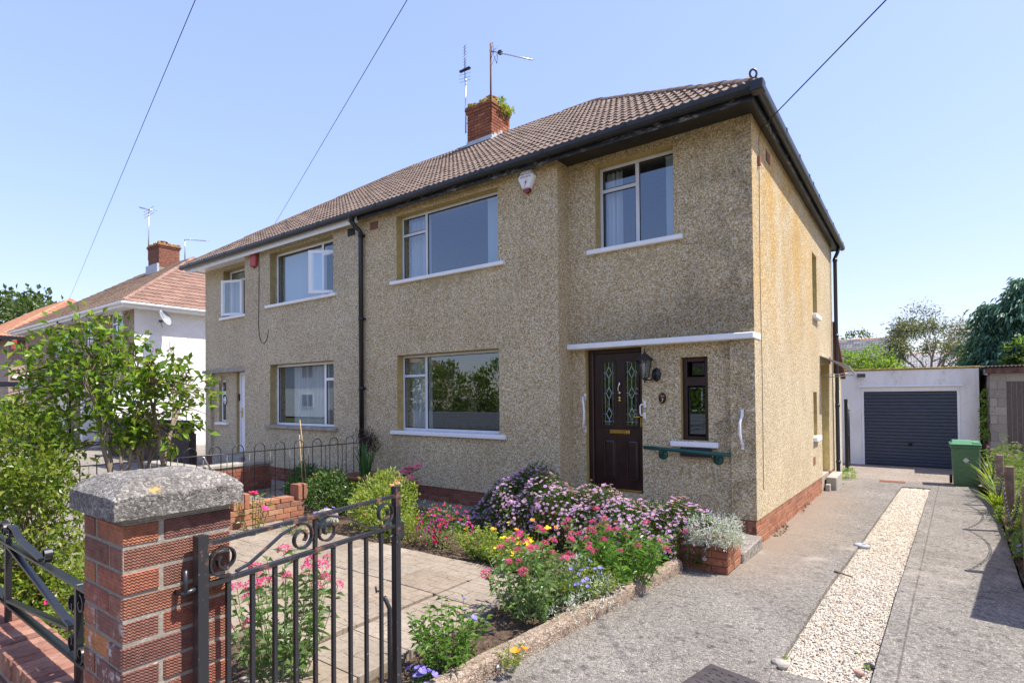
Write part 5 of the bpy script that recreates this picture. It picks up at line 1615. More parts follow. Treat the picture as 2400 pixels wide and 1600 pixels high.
# ------------------------------------------------------------------ bow topped fence on the party line
t = thing('bow_top_fence', (-6.85, -2.4, .3), 'thin black bow topped fence between the two front gardens', 'fence')
MB().tube([(-6.85, -.36, .94), (-6.85, -4.9, .955)], .008, 6).build('top_rail', M['black'], t)
MB().tube([(-6.85, -.36, .30), (-6.85, -4.9, .30)], .008, 6).build('bottom_rail', M['black'], t)
y = -.52
while y > -4.8:
    r = .085
    pts = [(-6.85, y, .06), (-6.85, y, .99)]+[(-6.85, y-r+r*math.cos(a*math.pi/8), .99+r*.95*math.sin(a*math.pi/8)) for a in range(1, 8)]+[(-6.85, y-2*r, .99), (-6.85, y-2*r, .06)]
    MB().tube(pts, .0065, 6).build('hoop', M['black'], t)
    MB().tube([(-6.85, y-.255, .06), (-6.85, y-.255, .94)], .006, 5).build('upright', M['black'], t)
    y -= .345
MB().tube([(-6.85, -3.2, .94), (-6.84, -3.18, .92), (-6.75, -3.02, .55)], .011, 6).build('brace', M['steel'], t)
# stub wall with castellated top
t = thing('stub_wall', (-5.75, -3.0, 0), 'short orange brick wall with stepped top at the patio edge', 'wall')
wx, wy0, wl = -5.80, -3.75, 1.45
MB().box(wx-.09, wx+.092, wy0+.01, wy0+wl-.01, -.1, .285).build('mortar_core', M['mortar_pale'], t)
bricks(t, (wx+.10, wy0, .0), (0, 1, 0), (1, 0, 0), wl, 4, 'brick_orange', seed=51, bl=.215, dep=.09, skip=lambda s, c: False)
bo = BM_['brick_orange']; rg = random.Random(8)
for yy, hh in ((-3.72, .10), (-3.30, .20), (-3.225, .20), (-3.15, .20), (-2.36, .22), (-2.33+.06, .22)):
    inst('brick', bo, Matrix.Translation((wx, yy, .302+hh/2)) @ Matrix.Rotation(rg.uniform(-.03, .03), 4, 'Y') @ Matrix.Diagonal((.21, .066, hh, 1)), t)
for yy in (-3.0, -2.78, -2.56): inst('brick', bo, Matrix.Translation((wx, yy, .335)) @ Matrix.Diagonal((.205, .205, .06, 1)), t)
for yy in (-3.58, -3.44): inst('brick', bo, Matrix.Translation((wx, yy, .335)) @ Matrix.Diagonal((.205, .13, .06, 1)), t)

# neighbour's raised brick bed with stone coping
t = thing('raised_bed_wall', (-9.6, -1.6, 0), 'dark brick raised bed with grey coping before the white door', 'wall')
for (x0, x1, y0, y1) in ((-10.9, -8.9, -2.45, -2.25), (-9.1, -8.9, -2.24, -.95)):
    MB().box(x0, x1, y0+.01, y1, -.1, .48).build('mortar_core', M['mortar'], t)
    MB().bev(x0-.04, x1+.04, y0-.04, y1+.04, .482, .55, .012).build('coping', M['stone'], t)
bricks(t, (-10.9, -2.45, 0), (1, 0, 0), (0, -1, 0), 2.0, 6, 'brick_plinth', seed=61)
bricks(t, (-8.89, -2.45, 0), (0, 1, 0), (1, 0, 0), 1.5, 6, 'brick_plinth', seed=62)

# flower bed planter by the house corner
t = thing('brick_planter', (-1.4, -1.3, 0), 'brick planter wall at the end of the flower bed by the house corner', 'planter')
MB().box(-2.95, .018, -1.378, -1.20, -.15, .345).box(-.14, .018, -1.199, -.90, -.15, .27).build('mortar_core', M['mortar'], t)
bricks(t, (-2.95, -1.39, .005), (1, 0, 0), (0, -1, 0), 2.60, 5, 'brick_plinth', seed=71, jt=.008)
bricks(t, (-.345, -1.39, .005), (1, 0, 0), (0, -1, 0), .37, 5, 'brick_chimney', seed=73, jt=.008)
bricks(t, (.03, -1.385, .005), (0, 1, 0), (1, 0, 0), .48, 4, 'brick_side', seed=72)
tag(MB().bev(-2.5, .06, -.895, -.02, -.15, .105, .012).build('porch_step', M['path']), 'pale concrete step in front of the porch', 'step')
tag(MB().box(-2.9, -.02, -1.195, -.9, -.1, .28).build('planter_soil', M['soil']), kind='structure')

# ------------------------------------------------------------------ things on the drive
t = thing('manhole_cover', (.62, -3.45, 0), 'rusty brown patterned manhole cover at the street end of the drive', 'cover')
ang = R_(-12)
mp = MB().bev(-.30, .30, -.225, .225, -.03, .008, .006)
mp.bev(-.33, .33, -.255, .255, -.03, .003, .003)
for i in range(11):
    for j in range(8):
        x, y = -.26+i*.052, -.19+j*.054
        if (i+j) % 2: mp.bev(x-.018, x+.018, y-.007, y+.007, .0075, .0125, .002)
        else: mp.bev(x-.007, x+.007, y-.018, y+.018, .0075, .0125, .002)
me = mp.mesh('cover_plate', M['rustplate'] if 'rustplate' in M else paint('rusty_cover', (.055, .046, .046), .6, .4, var=.3, bump=.3))
me.transform(Matrix.Translation((.70, -3.62, .004)) @ Matrix.Rotation(ang, 4, 'Z')); put('cover_plate', me, t)
t = thing('inspection_cover', (1.05, 8.9, zg(8.9)), 'small weedy iron drain cover near the garage', 'cover')
MB().bev(.80, 1.30, 8.72, 9.02, zg(8.9)-.02, zg(8.9)+.012, .004).build('cover_plate', M['rust'], t)
t = thing('pipe_cap', (.985, .93, zg(.93)), 'round grey cap at the edge of the gravel strip', 'cap')
MB().lathe([(.085, -.02), (.085, .012), (.07, .02), (.03, .02), (.028, .013), (0, .013)], (.985, .93, zg(.93)), 20).build('cap', M['cap_grey'], t)
tag(MB().tube([(.86, -.62, zg(-.62)+.012), (1.02, -.70, zg(-.6)+.008)], .01, 5).build('stick', M['bark']), 'thin dark stick lying across the gravel edge', 'stick')
def stone(loc, r, label, mat):
    rg = random.Random(int(loc[0]*1000))
    bm = bmesh.new(); bmesh.ops.create_icosphere(bm, subdivisions=2, radius=r)
    for v in bm.verts: v.co = Vector((v.co.x*1.25, v.co.y*.9, v.co.z*.7))*(1+.28*mnoise.noise(v.co*18/r*.05+Vector(loc)))
    me = bpy.data.meshes.new('loose_stone'); bm.to_mesh(me); bm.free(); me.materials.append(mat)
    o = put('loose_stone', me); o.location = loc
    return tag(o, label, 'stone')
stone((.80, -3.04, .0), .045, 'grey stone at the near left corner of the gravel', M['stone'])
stone((1.23, -2.86, -.005), .026, 'pinkish stone near the right edge of the gravel', M['brick_pink'])
stone((1.28, -2.72, -.005), .026, 'dark stone near the right edge of the gravel', M['road'])
stone((-.66, -4.22, .05), .025, 'white pebble on the bare soil by the near plant', M['white'])
stone((-5.35, -2.15, .08), .15, 'brown boulder at the foot of the dark bush', M['stone'])
stone((-5.05, -2.3, .06), .10, 'smaller brown boulder in the bed corner', M['stone'])

# wheelie bin
t = thing('wheelie_bin', (2.42, 9.22, zg(9.2)), 'green wheelie bin with closed lid in front of the garage', 'bin')
zb_ = zg(9.2)
bx0, bx1, by0, by1 = 2.17, 2.66, 8.98, 9.58
b = MB()
b.add([(bx0+.035, by0+.05, zb_+.01), (bx1-.035, by0+.05, zb_+.01), (bx1-.035, by1-.12, zb_+.01), (bx0+.035, by1-.12, zb_+.01),
       (bx0+.0, by0, zb_+.90), (bx1, by0, zb_+.90), (bx1, by1-.04, zb_+.90), (bx0, by1-.04, zb_+.90)], [(3, 2, 1, 0), (4, 5, 6, 7), (0, 1, 5, 4), (1, 2, 6, 5), (2, 3, 7, 6), (3, 0, 4, 7)])
b.bev(bx0-.03, bx1+.03, by0-.035, by1, zb_+.86, zb_+.92, .015)
b.build('bin_body', M['binplastic'], t)
l = MB().bev(bx0-.035, bx1+.035, by0-.05, by1+.02, zb_+.925, zb_+.965, .015)
l.add([(bx0-.01, by0-.01, zb_+.96), (bx1-.10, by0-.01, zb_+.96), (bx1-.10, by1-.02, zb_+.96), (bx0-.01, by1-.02, zb_+.96), (bx0+.02, by0+.05, zb_+1.025), (bx1-.13, by0+.05, zb_+1.025), (bx1-.13, by1-.08, zb_+1.02), (bx0+.02, by1-.08, zb_+1.02)], [(4, 5, 6, 7), (0, 1, 5, 4), (1, 2, 6, 5), (2, 3, 7, 6), (3, 0, 4, 7)])
l.bev(bx1-.13, bx1+.02, by0+.0, by1-.04, zb_+.955, zb_+1.005, .015)
l.build('bin_lid', M['binlid'], t)
for x in (bx0-.03, bx1-.02): MB().lathe([(.03, 0), (.10, .0), (.10, .05), (.03, .05)], (x, by1-.10, zb_+.10), 16, 'x').build('wheel', M['rubber'], t)
MB().tube([(bx0+.03, by1+.05, zb_+.92), (bx1-.03, by1+.05, zb_+.92)], .016, 8).build('handle', M['binplastic'], t)
MB().slab([(2.36, by0+.0135, zb_+.59), (2.42, by0+.010, zb_+.65), (2.48, by0+.0135, zb_+.59), (2.42, by0+.017, zb_+.53)], (0, -.004, 0)).build('sticker', M['curtain'], t)

# ------------------------------------------------------------------ garage
gy = 12.7
GAR = thing('garage', (1.35, 14, -.36), 'white rendered flat roofed garage with a dark blue ribbed door', 'garage')
wall(GAR, 'front_wall', M['whitewash'], 'x', -.6, 2.93, -.5, 2.44, gy, gy+.22, [(.19, 2.52, -.5, 1.95)])
wall(GAR, 'side_wall', M['whitewash'], 'y', gy+.001, gy+5.4, -.5, 2.44, 2.929, 2.71)
wall(GAR, 'side_wall', M['whitewash'], 'y', gy+.001, gy+5.4, -.5, 2.44, -.599, -.38)
MB().box(-.62, 2.95, gy+5.4, gy+5.6, -.5, 2.44).build('rear_wall', M['whitewash'], GAR)
MB().bev(-.64, 2.97, gy-.03, gy+5.7, 2.442, 2.50, .012).build('roof', M['mossy'], GAR)
MB().bev(.12, 2.60, gy-.055, gy-.001, 1.95, 2.0, .008).build('door_hood', M['white'], GAR)
fr = MB().bev(.192, .255, gy+.02, gy+.10, -.5, 1.948, .005).bev(2.455, 2.518, gy+.02, gy+.10, -.5, 1.948, .005).bev(.256, 2.454, gy+.02, gy+.10, 1.82, 1.948, .005)
fr.build('door_frame', M['white'], GAR)
gd_ = MB().box(.258, 2.452, gy+.085, gy+.10, -.36, 1.818).build('garage_door', M['navy'], GAR, 'dark blue ribbed up and over garage door')
ns = 22; hs = 2.15/ns
sm_ = MB().add([(-1.096, 0, 0), (1.096, 0, 0), (1.096, -.018, .018), (-1.096, -.018, .018), (-1.096, -.022, hs*.8), (1.096, -.022, hs*.8), (1.096, 0, hs*.97), (-1.096, 0, hs*.97)], [(0, 1, 2, 3), (3, 2, 5, 4), (4, 5, 6, 7)]).mesh('slat', M['navy'])
for i in range(ns): inst('slat', sm_, Matrix.Translation((1.355, gy+.084, -.345+i*hs)), gd_)
MB().lathe([(0, gy+.0), (.045, gy+.02), (.05, gy+.062)], (1.38, 0, .29), 14, 'y').tube([(1.38, gy+.01, .29), (1.38, gy-.03, .30), (1.38, gy-.03, .36)], .014, 8).build('handle', M['black'], gd_)
t = thing('floodlight', (.2, gy, 2.3), 'small grey floodlight on the garage front', 'light')
MB().add([(.10, gy-.16, 2.25), (.32, gy-.16, 2.25), (.32, gy-.16, 2.36), (.10, gy-.16, 2.36), (.13, gy-.05, 2.27), (.29, gy-.05, 2.27), (.29, gy-.05, 2.35), (.13, gy-.05, 2.35)], [(0, 4, 5, 1), (1, 5, 6, 2), (2, 6, 7, 3), (3, 7, 4, 0), (4, 7, 6, 5)]).box(.19, .23, gy-.05, gy, 2.29, 2.33).build('lamp_body', M['cap_grey'], t)
MB().quad((.11, gy-.155, 2.26), (.31, gy-.155, 2.26), (.31, gy-.155, 2.35), (.11, gy-.155, 2.35)).build('lamp_glass', M['lamp_glass'], t)
# iron side gate between house and garage
t = thing('side_gate', (.0, 11, -.36), 'black iron side gate standing open behind the house', 'gate')
MB().bev(-.06, .02, 10.55, 10.62, -.36, 1.62, .01).build('gate_post', M['black'], t)
for i in range(7): MB().tube([(-.03, 10.72+i*.14, -.3), (-.03, 10.72+i*.14, 1.5-.05*abs(i-3))], .012, 6).build('bar', M['black'], t)
for z in (-.2, .6, 1.3): MB().tube([(-.03, 10.6, z), (-.03, 11.65, z)], .016, 6).build('rail', M['black'], t)

# blockwork shed
SH = thing('blockwork_shed', (4.5, 13.5, -.36), 'grey blockwork shed with brown door and corrugated roof beyond the fence', 'shed')
sy = 12.0
MB().box(3.10, 5.9, sy+.012, sy+4, -.5, 2.28).build('mortar_core', M['mortar'], SH)
for zz in range(10):
    pass
bme = brick_mesh(M['block'])
for c in range(11):
    z = -.40+c*.225
    xs_ = [3.09, 3.42] if c % 2 else [3.09, 3.24, 3.42]
    for a, b in zip(xs_, xs_[1:]):
        inst('block', bme, Matrix.Translation(((a+b)/2, sy+.05, z+.108)) @ Matrix.Diagonal((b-a-.012, .10, .213, 1)), SH)
    xs_ = [4.62, 5.06, 5.50, 5.9] if c % 2 else [4.62, 4.84, 5.28, 5.72, 5.9]
    for a, b in zip(xs_, xs_[1:]):
        inst('block', bme, Matrix.Translation(((a+b)/2, sy+.05, z+.108)) @ Matrix.Diagonal((b-a-.012, .10, .213, 1)), SH)
    for q in range(8):
        o_ = .225 if c % 2 else 0
        inst('block', bme, Matrix.Translation((3.09+.045, sy+.105+.22+q*.45-o_+.11, z+.108)) @ Matrix.Diagonal((.10, .438, .213, 1)), SH)
for a in (3.42, 3.87, 4.32):
    inst('block', bme, Matrix.Translation((min(a+.22, 4.47+.15), sy+.05, 2.16)) @ Matrix.Diagonal((.438 if a < 4.3 else .30, .10, .213, 1)), SH)
k_ = NM('brown_ribbed_door', .6, .3)
M['brown_door'] = k_.fin(k_.ramp(k_.noise(14, 4), [(.3, (.075, .055, .05)), (.7, (.12, .09, .08))]))
dd = MB()
for i in range(12): dd.bev(3.425+i*.0995, 3.425+i*.0995+.085, sy+.002, sy+.014, -.36, 2.04, .004)
dd.build('shed_door', M['brown_door'], SH)
ro = MB(); vs = []
for y_, z_ in ((sy-.18, 2.44), (sy+4.2, 2.60)):
    for i in range(81): vs.append((2.98+i*.038, y_, z_+(.016 if i % 2 else -.016)))
ro.add(vs, [(i, i+1, 82+i, 81+i) for i in range(80)])
ro.build('corrugated_roof', M['tile_dark'], SH)
fb = MB().bev(3.0, 5.95, sy-.10, sy-.06, 2.26, 2.41, .006)
fb.build('fascia_board', paint('flaking_brown_paint', (.13, .07, .06), .7, .2, var=.5, bump=.4), SH)
MB().slab([(3.03, sy-.08, 2.38), (3.03, sy+4, 2.52), (3.03, sy+4, 2.36), (3.03, sy-.08, 2.22)], (.02, 0, 0)).build('barge_board', M['cap_grey'], SH)

# ------------------------------------------------------------------ post and chain fence on the right boundary
def make_post(label):
    t = thing('fence_post', (0, 0, 0), label, 'post', 'weathered posts along the drive edge')
    MB().bev(-.05, .05, -.05, .05, -.2, .90, .012).build('post', M['post'], t)
    MB().tube([(-.055, 0, .80), (-.075, 0, .80), (-.075, 0, .77)], .006, 5).build('hook', M['steel'], t)
    return t
PPOS = [(2.45, .53), (2.56, 3.12), (2.70, 5.79), (2.83, 8.40)]
PL = ['weathered timber fence post nearest the street beside the drive', 'weathered timber fence post in the middle of the border', 'weathered timber fence post second from the bin', 'weathered timber fence post nearest the green bin']
P0_ = make_post(PL[0]); P0_.location = (PPOS[0][0], PPOS[0][1], zg(PPOS[0][1]))
for (x, y), lb in list(zip(PPOS, PL))[1:]: dup(P0_, (x, y, zg(y)), .05, lb)
def chain(a, b, label):
    A, B = Vector(a), Vector(b)
    n = 46; mb = MB()
    pts = [A.lerp(B, i/n)-Vector((0, 0, .42*4*(i/n)*(1-i/n))) for i in range(n+1)]
    for i in range(n):
        p, q = pts[i], pts[i+1]; d = (q-p).normalized()
        s = d.cross(Vector((0, 0, 1))).normalized() if i % 2 else d.cross(d.cross(Vector((0, 0, 1)))).normalized()
        h = (q-p).length*.62; m_ = (p+q)/2
        ring = [m_+d*(h*math.cos(a_*math.pi/5))+s*(.014*math.sin(a_*math.pi/5)) for a_ in range(11)]
        mb.tube(ring, .0045, 4, cap=False)
    tag(mb.build('chain', M['black']), label, 'chain', 'chains slung between the posts')
cl = ['rusty chain slung between the two posts nearest the street', 'rusty chain slung between the middle posts of the border', 'rusty chain slung between the two posts nearest the bin']
for i in range(3):
    (xa, ya), (xb, yb) = PPOS[i], PPOS[i+1]
    chain((xa-.075, ya, zg(ya)+.78), (xb-.075, yb, zg(yb)+.78), cl[i])

# stand-in van, added out of view to cast the shadow at the frame corner
def van():
    t = thing('stand_in_van', (4.0, 1.5, -.05), 'unseen white van added as stand-in for the unknown caster of the shadow on the concrete', 'van')
    Rm = Matrix.Translation((2.69, -1.06, -.02)) @ Matrix.Rotation(R_(-10), 4, 'Z')
    def fin(mb, name, mats):
        me = mb.mesh(name, mats); me.transform(Rm); return put(name, me, t)
    prof = [(0, .35), (0, 1.0), (.05, 1.08), (.0, 1.50), (.03, 1.56), (2.2, 1.72), (4.1, 1.72), (4.2, 1.6), (4.25, .35)]
    mb = MB().slab([(0.0, y, z) for y, z in prof], (1.75, 0, 0))
    fin(mb, 'body', M['upvc'])
    fin(MB().box(-.004, 0.0, .5, 1.3, 1.05, 1.5).box(1.75, 1.754, .5, 1.3, 1.05, 1.5).box(.12, 1.63, -.012, .0, 1.08, 1.46), 'window', M['gasket'])
    for x in (-.01, 1.58):
        for y in (.8, 3.4):
            fin(MB().lathe([(.0, 0), (.20, .0), (.32, .01), (.32, .18), (.0, .18)], (x, y, .32), 20, 'x'), 'wheel', M['rubber'])
    for x in (.15, 1.45): fin(MB().bev(x, x+.2, -.02, .0, .75, .95, .01), 'headlight', M['lamp_glass'])
    fin(MB().bev(.02, 1.73, -.08, .0, .32, .58, .02), 'bumper', M['gutter'])
van()
# ------------------------------------------------------------------ leaves and plants
def unit(v): return v/np.maximum(np.linalg.norm(v, axis=-1, keepdims=True), 1e-9)
def leafarrays(P, D, Ln, W, rs, fold=.25, droop=0.):
    P = np.asarray(P, float); D = unit(np.asarray(D, float)); n = len(P)
    Ln = np.broadcast_to(Ln, n)*(.7+.6*rs.rand(n)); W = np.broadcast_to(W, n)*(.75+.5*rs.rand(n))
    a = rs.randn(n, 3); Sd = unit(np.cross(D, a+np.array([0, 0, 1.6])))
    Nn = unit(np.cross(Sd, D))
    flip = np.where(Nn[:, 2:3] < 0, -1, 1); Nn = Nn*flip
    mid = P+D*(Ln*.5)[:, None]
    tip = P+D*Ln[:, None]-np.array([0, 0, 1])*(droop*Ln)[:, None]
    v = np.stack([P, mid+Sd*(W/2)[:, None]+Nn*(W*fold)[:, None], tip, mid-Sd*(W/2)[:, None]+Nn*(W*fold)[:, None]], 1).reshape(-1, 3)
    i = 4*np.arange(n)[:, None]
    f = np.stack([np.concatenate([i, i+1, i+2], 1), np.concatenate([i, i+2, i+3], 1)], 1).reshape(-1, 3)
    return v, f
def foliage(name, mat, P, D, Ln, W, parent, rs, fold=.22, droop=0., kind=None):
    v, f = leafarrays(P, D, Ln, W, rs, fold, droop)
    return put(name, npmesh(name, v, f, mat), parent, kind=kind)
def ell(n, c, r, rs, shell=.55):
    d = unit(rs.randn(n, 3))
    q = (shell+(1-shell)*rs.rand(n))[:, None]
    return np.asarray(c)+d*q*np.asarray(r), d
def clumps(n, blobs, rs, sub=9, shell=.75, spread=.30):
    """leaf positions gathered into small tufts on a few ellipsoids, so the crown has light, dark and gaps"""
    P, D = [], []
    vol = np.array([b[1][0]*b[1][1]+b[1][0]*b[1][2]+b[1][1]*b[1][2] for b in blobs]); vol = vol/vol.sum()
    for (c, r), w in zip(blobs, vol):
        m = max(2, int(n*w/sub))
        q, d = ell(m, c, r, rs, shell)
        pp = np.repeat(q, sub, 0)+rs.randn(m*sub, 3)*spread*min(r)*.55
        dd = np.repeat(d, sub, 0)*.7+rs.randn(m*sub, 3)*.7+np.array([0, 0, .25])
        P.append(pp); D.append(dd)
    return np.concatenate(P), np.concatenate(D)

def branches(start, d0, length, r0, rg, levels, nb=3, spread=.7, upw=.15, wob=.18, taper=.62, shrink=.68):
    """returns list of (points, radii) and list of twig points"""
    segs, twigs = [], []
    def grow(p, d, ln, r, lv):
        pts = [p]; rs_ = [r]; n = 4
        for i in range(n):
            d = (d+Vector((rg.uniform(-wob, wob), rg.uniform(-wob, wob), rg.uniform(-wob, wob)+upw*.25))).normalized()
            p = p+d*(ln/n); pts.append(p); rs_.append(r*(1-(1-taper)*(i+1)/n))
        segs.append((pts, rs_))
        if lv <= 1:
            for q in pts[1:]: twigs.append((q, d))
        if lv == 0: return
        k = nb if lv > 1 else nb+1
        for j in range(k):
            t = rg.uniform(.45, 1) if j else 1
            i = min(n, max(1, round(t*n))); q = pts[i]
            side = Vector((rg.gauss(0, 1), rg.gauss(0, 1), rg.gauss(0, .6)))
            side = (side-d*side.dot(d)).normalized()
            grow(q, (d+side*spread*rg.uniform(.6, 1.2)).normalized(), ln*shrink*rg.uniform(.75, 1.15), rs_[i]*.72, lv-1)
    grow(Vector(start), Vector(d0).normalized(), length, r0, levels)
    return segs, twigs
def wood(name, segs, mat, parent, n=5):
    mb = MB()
    for pts, rs_ in segs: mb.tube(pts, [max(.0025, r) for r in rs_], n, cap=False)
    return mb.build(name, mat, parent)

# flower meshes -----------------------------------------------------
def daisy_mesh(mat_p, mat_c, r=.017, n=13):
    V, F, mi = [], [], []
    for i in range(n):
        a = 2*math.pi*i/n; da = .20
        def q(rr, an, z): return (rr*math.cos(an), rr*math.sin(an), z)
        b = len(V)
        V += [q(r*.25, a, 0), q(r*.72, a-da, .0015), q(r, a, .001), q(r*.72, a+da, .0015)]
        F.append((b, b+1, b+2, b+3)); mi.append(0)
    b = len(V)
    for i in range(6): V.append((r*.30*math.cos(i*1.047), r*.30*math.sin(i*1.047), .003))
    V.append((0, 0, .006))
    for i in range(6): F.append((b+i, b+(i+1) % 6, b+6)); mi.append(1)
    me = bpy.data.meshes.new('flower'); me.from_pydata(V, [], F)
    me.materials.append(mat_p); me.materials.append(mat_c); me.polygons.foreach_set('material_index', mi); me.update()
    return me
def cup_mesh(mat, r=.03, n=4, open_=.6, rows=1):
    V, F = [], []
    for row in range(rows):
        rr = r*(1-.28*row); op_ = open_*(1-.25*row)
        for i in range(n):
            a = 2*math.pi*(i+.5*row)/n; da = math.pi/n*1.15
            b = len(V)
            def q(k, an, z): return (k*math.cos(an), k*math.sin(an), z)
            V += [(0, 0, .002*row), q(rr*.55, a-da, rr*(1-op_)*.45), q(rr*.95, a-da*.6, rr*(1-op_)*1.1), q(rr*1.02, a, rr*(1-op_)*1.2), q(rr*.95, a+da*.6, rr*(1-op_)*1.1), q(rr*.55, a+da, rr*(1-op_)*.45)]
            F += [(b, b+1, b+2, b+3), (b, b+3, b+4, b+5)]
    me = bpy.data.meshes.new('flower'); me.from_pydata(V, [], F); me.materials.append(mat); me.update()
    return me
def head_mesh(mat, r=.034, n=90, seed=1, size=.011, flatten=.75):
    rs = np.random.RandomState(seed)
    d = unit(rs.randn(n, 3)*np.array([1, 1, 1])); d[:, 2] = np.abs(d[:, 2])*1.1-.25; d = unit(d)
    P = d*r*(.75+.3*rs.rand(n, 1))*np.array([1, 1, flatten])
    v, f = leafarrays(P, d+rs.randn(n, 3)*.9, size, size*.8, rs, .3)
    return npmesh('flower_head', v, f, mat)
PT_ = dict(
    lilac=petal('lilac_petal', (.53, .28, .62), (.68, .45, .74)), violet=petal('violet_petal', (.46, .16, .58), (.58, .27, .68)),
    shaded_lilac=petal('shaded_lilac_petal', (.40, .28, .62), (.50, .36, .68)),  # lilac again, with the house's shade put into the petal colour
    magenta=petal('magenta_petal', (.38, .02, .36), (.48, .05, .45)), centre=petal('yellow_centre', (.65, .42, .04), (.5, .28, .03)),
    valpink=petal('valerian_pink', (.60, .055, .22), (.72, .13, .33)), orange=petal('orange_petal', (.85, .26, .01), (.9, .36, .02)),
    yellow=petal('yellow_petal', (.85, .55, .01), (.9, .66, .03)), blue=petal('blue_violet_petal', (.20, .15, .62), (.30, .25, .75)),
    red=petal('fuchsia_red', (.62, .02, .06), (.45, .01, .14)), fpurple=petal('fuchsia_purple', (.32, .02, .30), (.5, .04, .25)),
    rose=petal('deep_pink_rose', (.78, .04, .24), (.85, .10, .34)), salmon=petal('salmon_petal', (.85, .28, .24), (.9, .42, .36)),
    pink=petal('candy_pink_petal', (.75, .22, .42), (.82, .36, .52)), white=petal('white_petal', (.85, .83, .80)), brown=L['dry'])
def place_flower(me, p, d, parent, rg, name='flower', s=1.0):
    d = Vector(d).normalized()
    Mx = d.to_track_quat('Z', 'Y').to_matrix().to_4x4() @ Matrix.Rotation(rg.uniform(0, 6.28), 4, 'Z') @ Matrix.Scale(s*rg.uniform(.8, 1.15), 4)
    Mx.translation = Vector(p)
    return inst(name, me, Mx, parent)

def upright(name, label, cat, base, r, h, nst, leafL, leafW, mat, lps, flowers=(), frac=.5, lean=.35, stem='stem', group=None, seed=1, fname='flower', fs=1, bare=.12, jit=.02, droop=.15, sr=.0035):
    """plant of many stems with leaves along them and flowers on the tips"""
    rg = random.Random(seed); rs = np.random.RandomState(seed)
    t = thing(name, base, label, cat, group)
    B = Vector(base); mb = MB(); P, D = [], []
    for i in range(nst):
        a = rg.uniform(0, 6.28); q = math.sqrt(rg.random())
        o = Vector((math.cos(a)*q*r[0], math.sin(a)*q*r[1], 0))
        hh = h*rg.uniform(.62, 1.0)*(1-.28*q)
        s = B+o*.35
        e = B+o*(1.0)+Vector((rg.uniform(-1, 1)*lean*.2*h, rg.uniform(-1, 1)*lean*.2*h, hh))
        m = (s+e)/2+Vector((rg.uniform(-jit, jit), rg.uniform(-jit, jit), hh*.08))+o*.15
        pts = [s.lerp(m, .5).lerp(m.lerp(e, .5), 0) if k == -1 else (s*(1-k/6)**2+m*2*(k/6)*(1-k/6)+e*(k/6)**2) for k in range(7)]
        mb.tube(pts, [sr*(1-.5*k/6) for k in range(7)], 4, cap=False)
        for k in range(lps):
            tt = bare+(1-bare)*(k+rg.random())/lps
            u = tt*6; i0 = min(5, int(u)); p = pts[i0].lerp(pts[i0+1], u-i0)
            an = rg.uniform(0, 6.28)
            for sg in (0, math.pi):
                P.append(p[:]); D.append((math.cos(an+sg), math.sin(an+sg), rg.uniform(-.15, .75)))
        if flowers and rg.random() < frac:
            me = rg.choice(flowers)
            td = (pts[6]-pts[4]).normalized()+Vector((rg.uniform(-.3, .3), rg.uniform(-.3, .3), .2))
            place_flower(me, pts[6], td, t, rg, fname, fs)
    mb.build('stems', M[stem], t)
    foliage('foliage', mat, P, D, leafL, leafW, t, rs, droop=droop)
    return t
def bush(name, label, cat, base, blobs, n, leafL, leafW, mat, flowers=(), nf=0, group=None, seed=1, fname='flower', fs=1, stem='stem_brown', sub=7, shell=.7, kind=None, stems=True):
    rg = random.Random(seed); rs = np.random.RandomState(seed)
    t = thing(name, base, label, cat, group)
    P, D = clumps(n, blobs, rs, sub, shell)
    k = P[:, 2] > base[2]+.005
    foliage('foliage', mat, P[k], D[k], leafL, leafW, t, rs)
    mb = MB()
    for c, r in (blobs if stems else []):
        for i in range(5):
            d = unit(rs.randn(3)); e = np.asarray(c)+d*np.asarray(r)*.8
            s = Vector(base)+Vector((rg.uniform(-.05, .05), rg.uniform(-.05, .05), 0))
            e = Vector(e)
            if e.z < base[2]: continue
            mb.tube([s, s.lerp(e, .5)+Vector((0, 0, .1*r[2])), e], [.006, .004, .002], 4, cap=False)
    if stems: mb.build('stems', M[stem], t)
    for i in range(nf):
        c, r = rg.choice(blobs)
        d = unit(rs.randn(3)*np.array([1, 1, .8])+np.array([.25, -.35, .5]))
        p = np.asarray(c)+d*np.asarray(r)*(1.0+.1*rs.rand())
        if p[2] < base[2]: continue
        place_flower(rg.choice(flowers), p, Vector(d)+Vector((0, 0, .5)), t, rg, fname, fs)
    return t

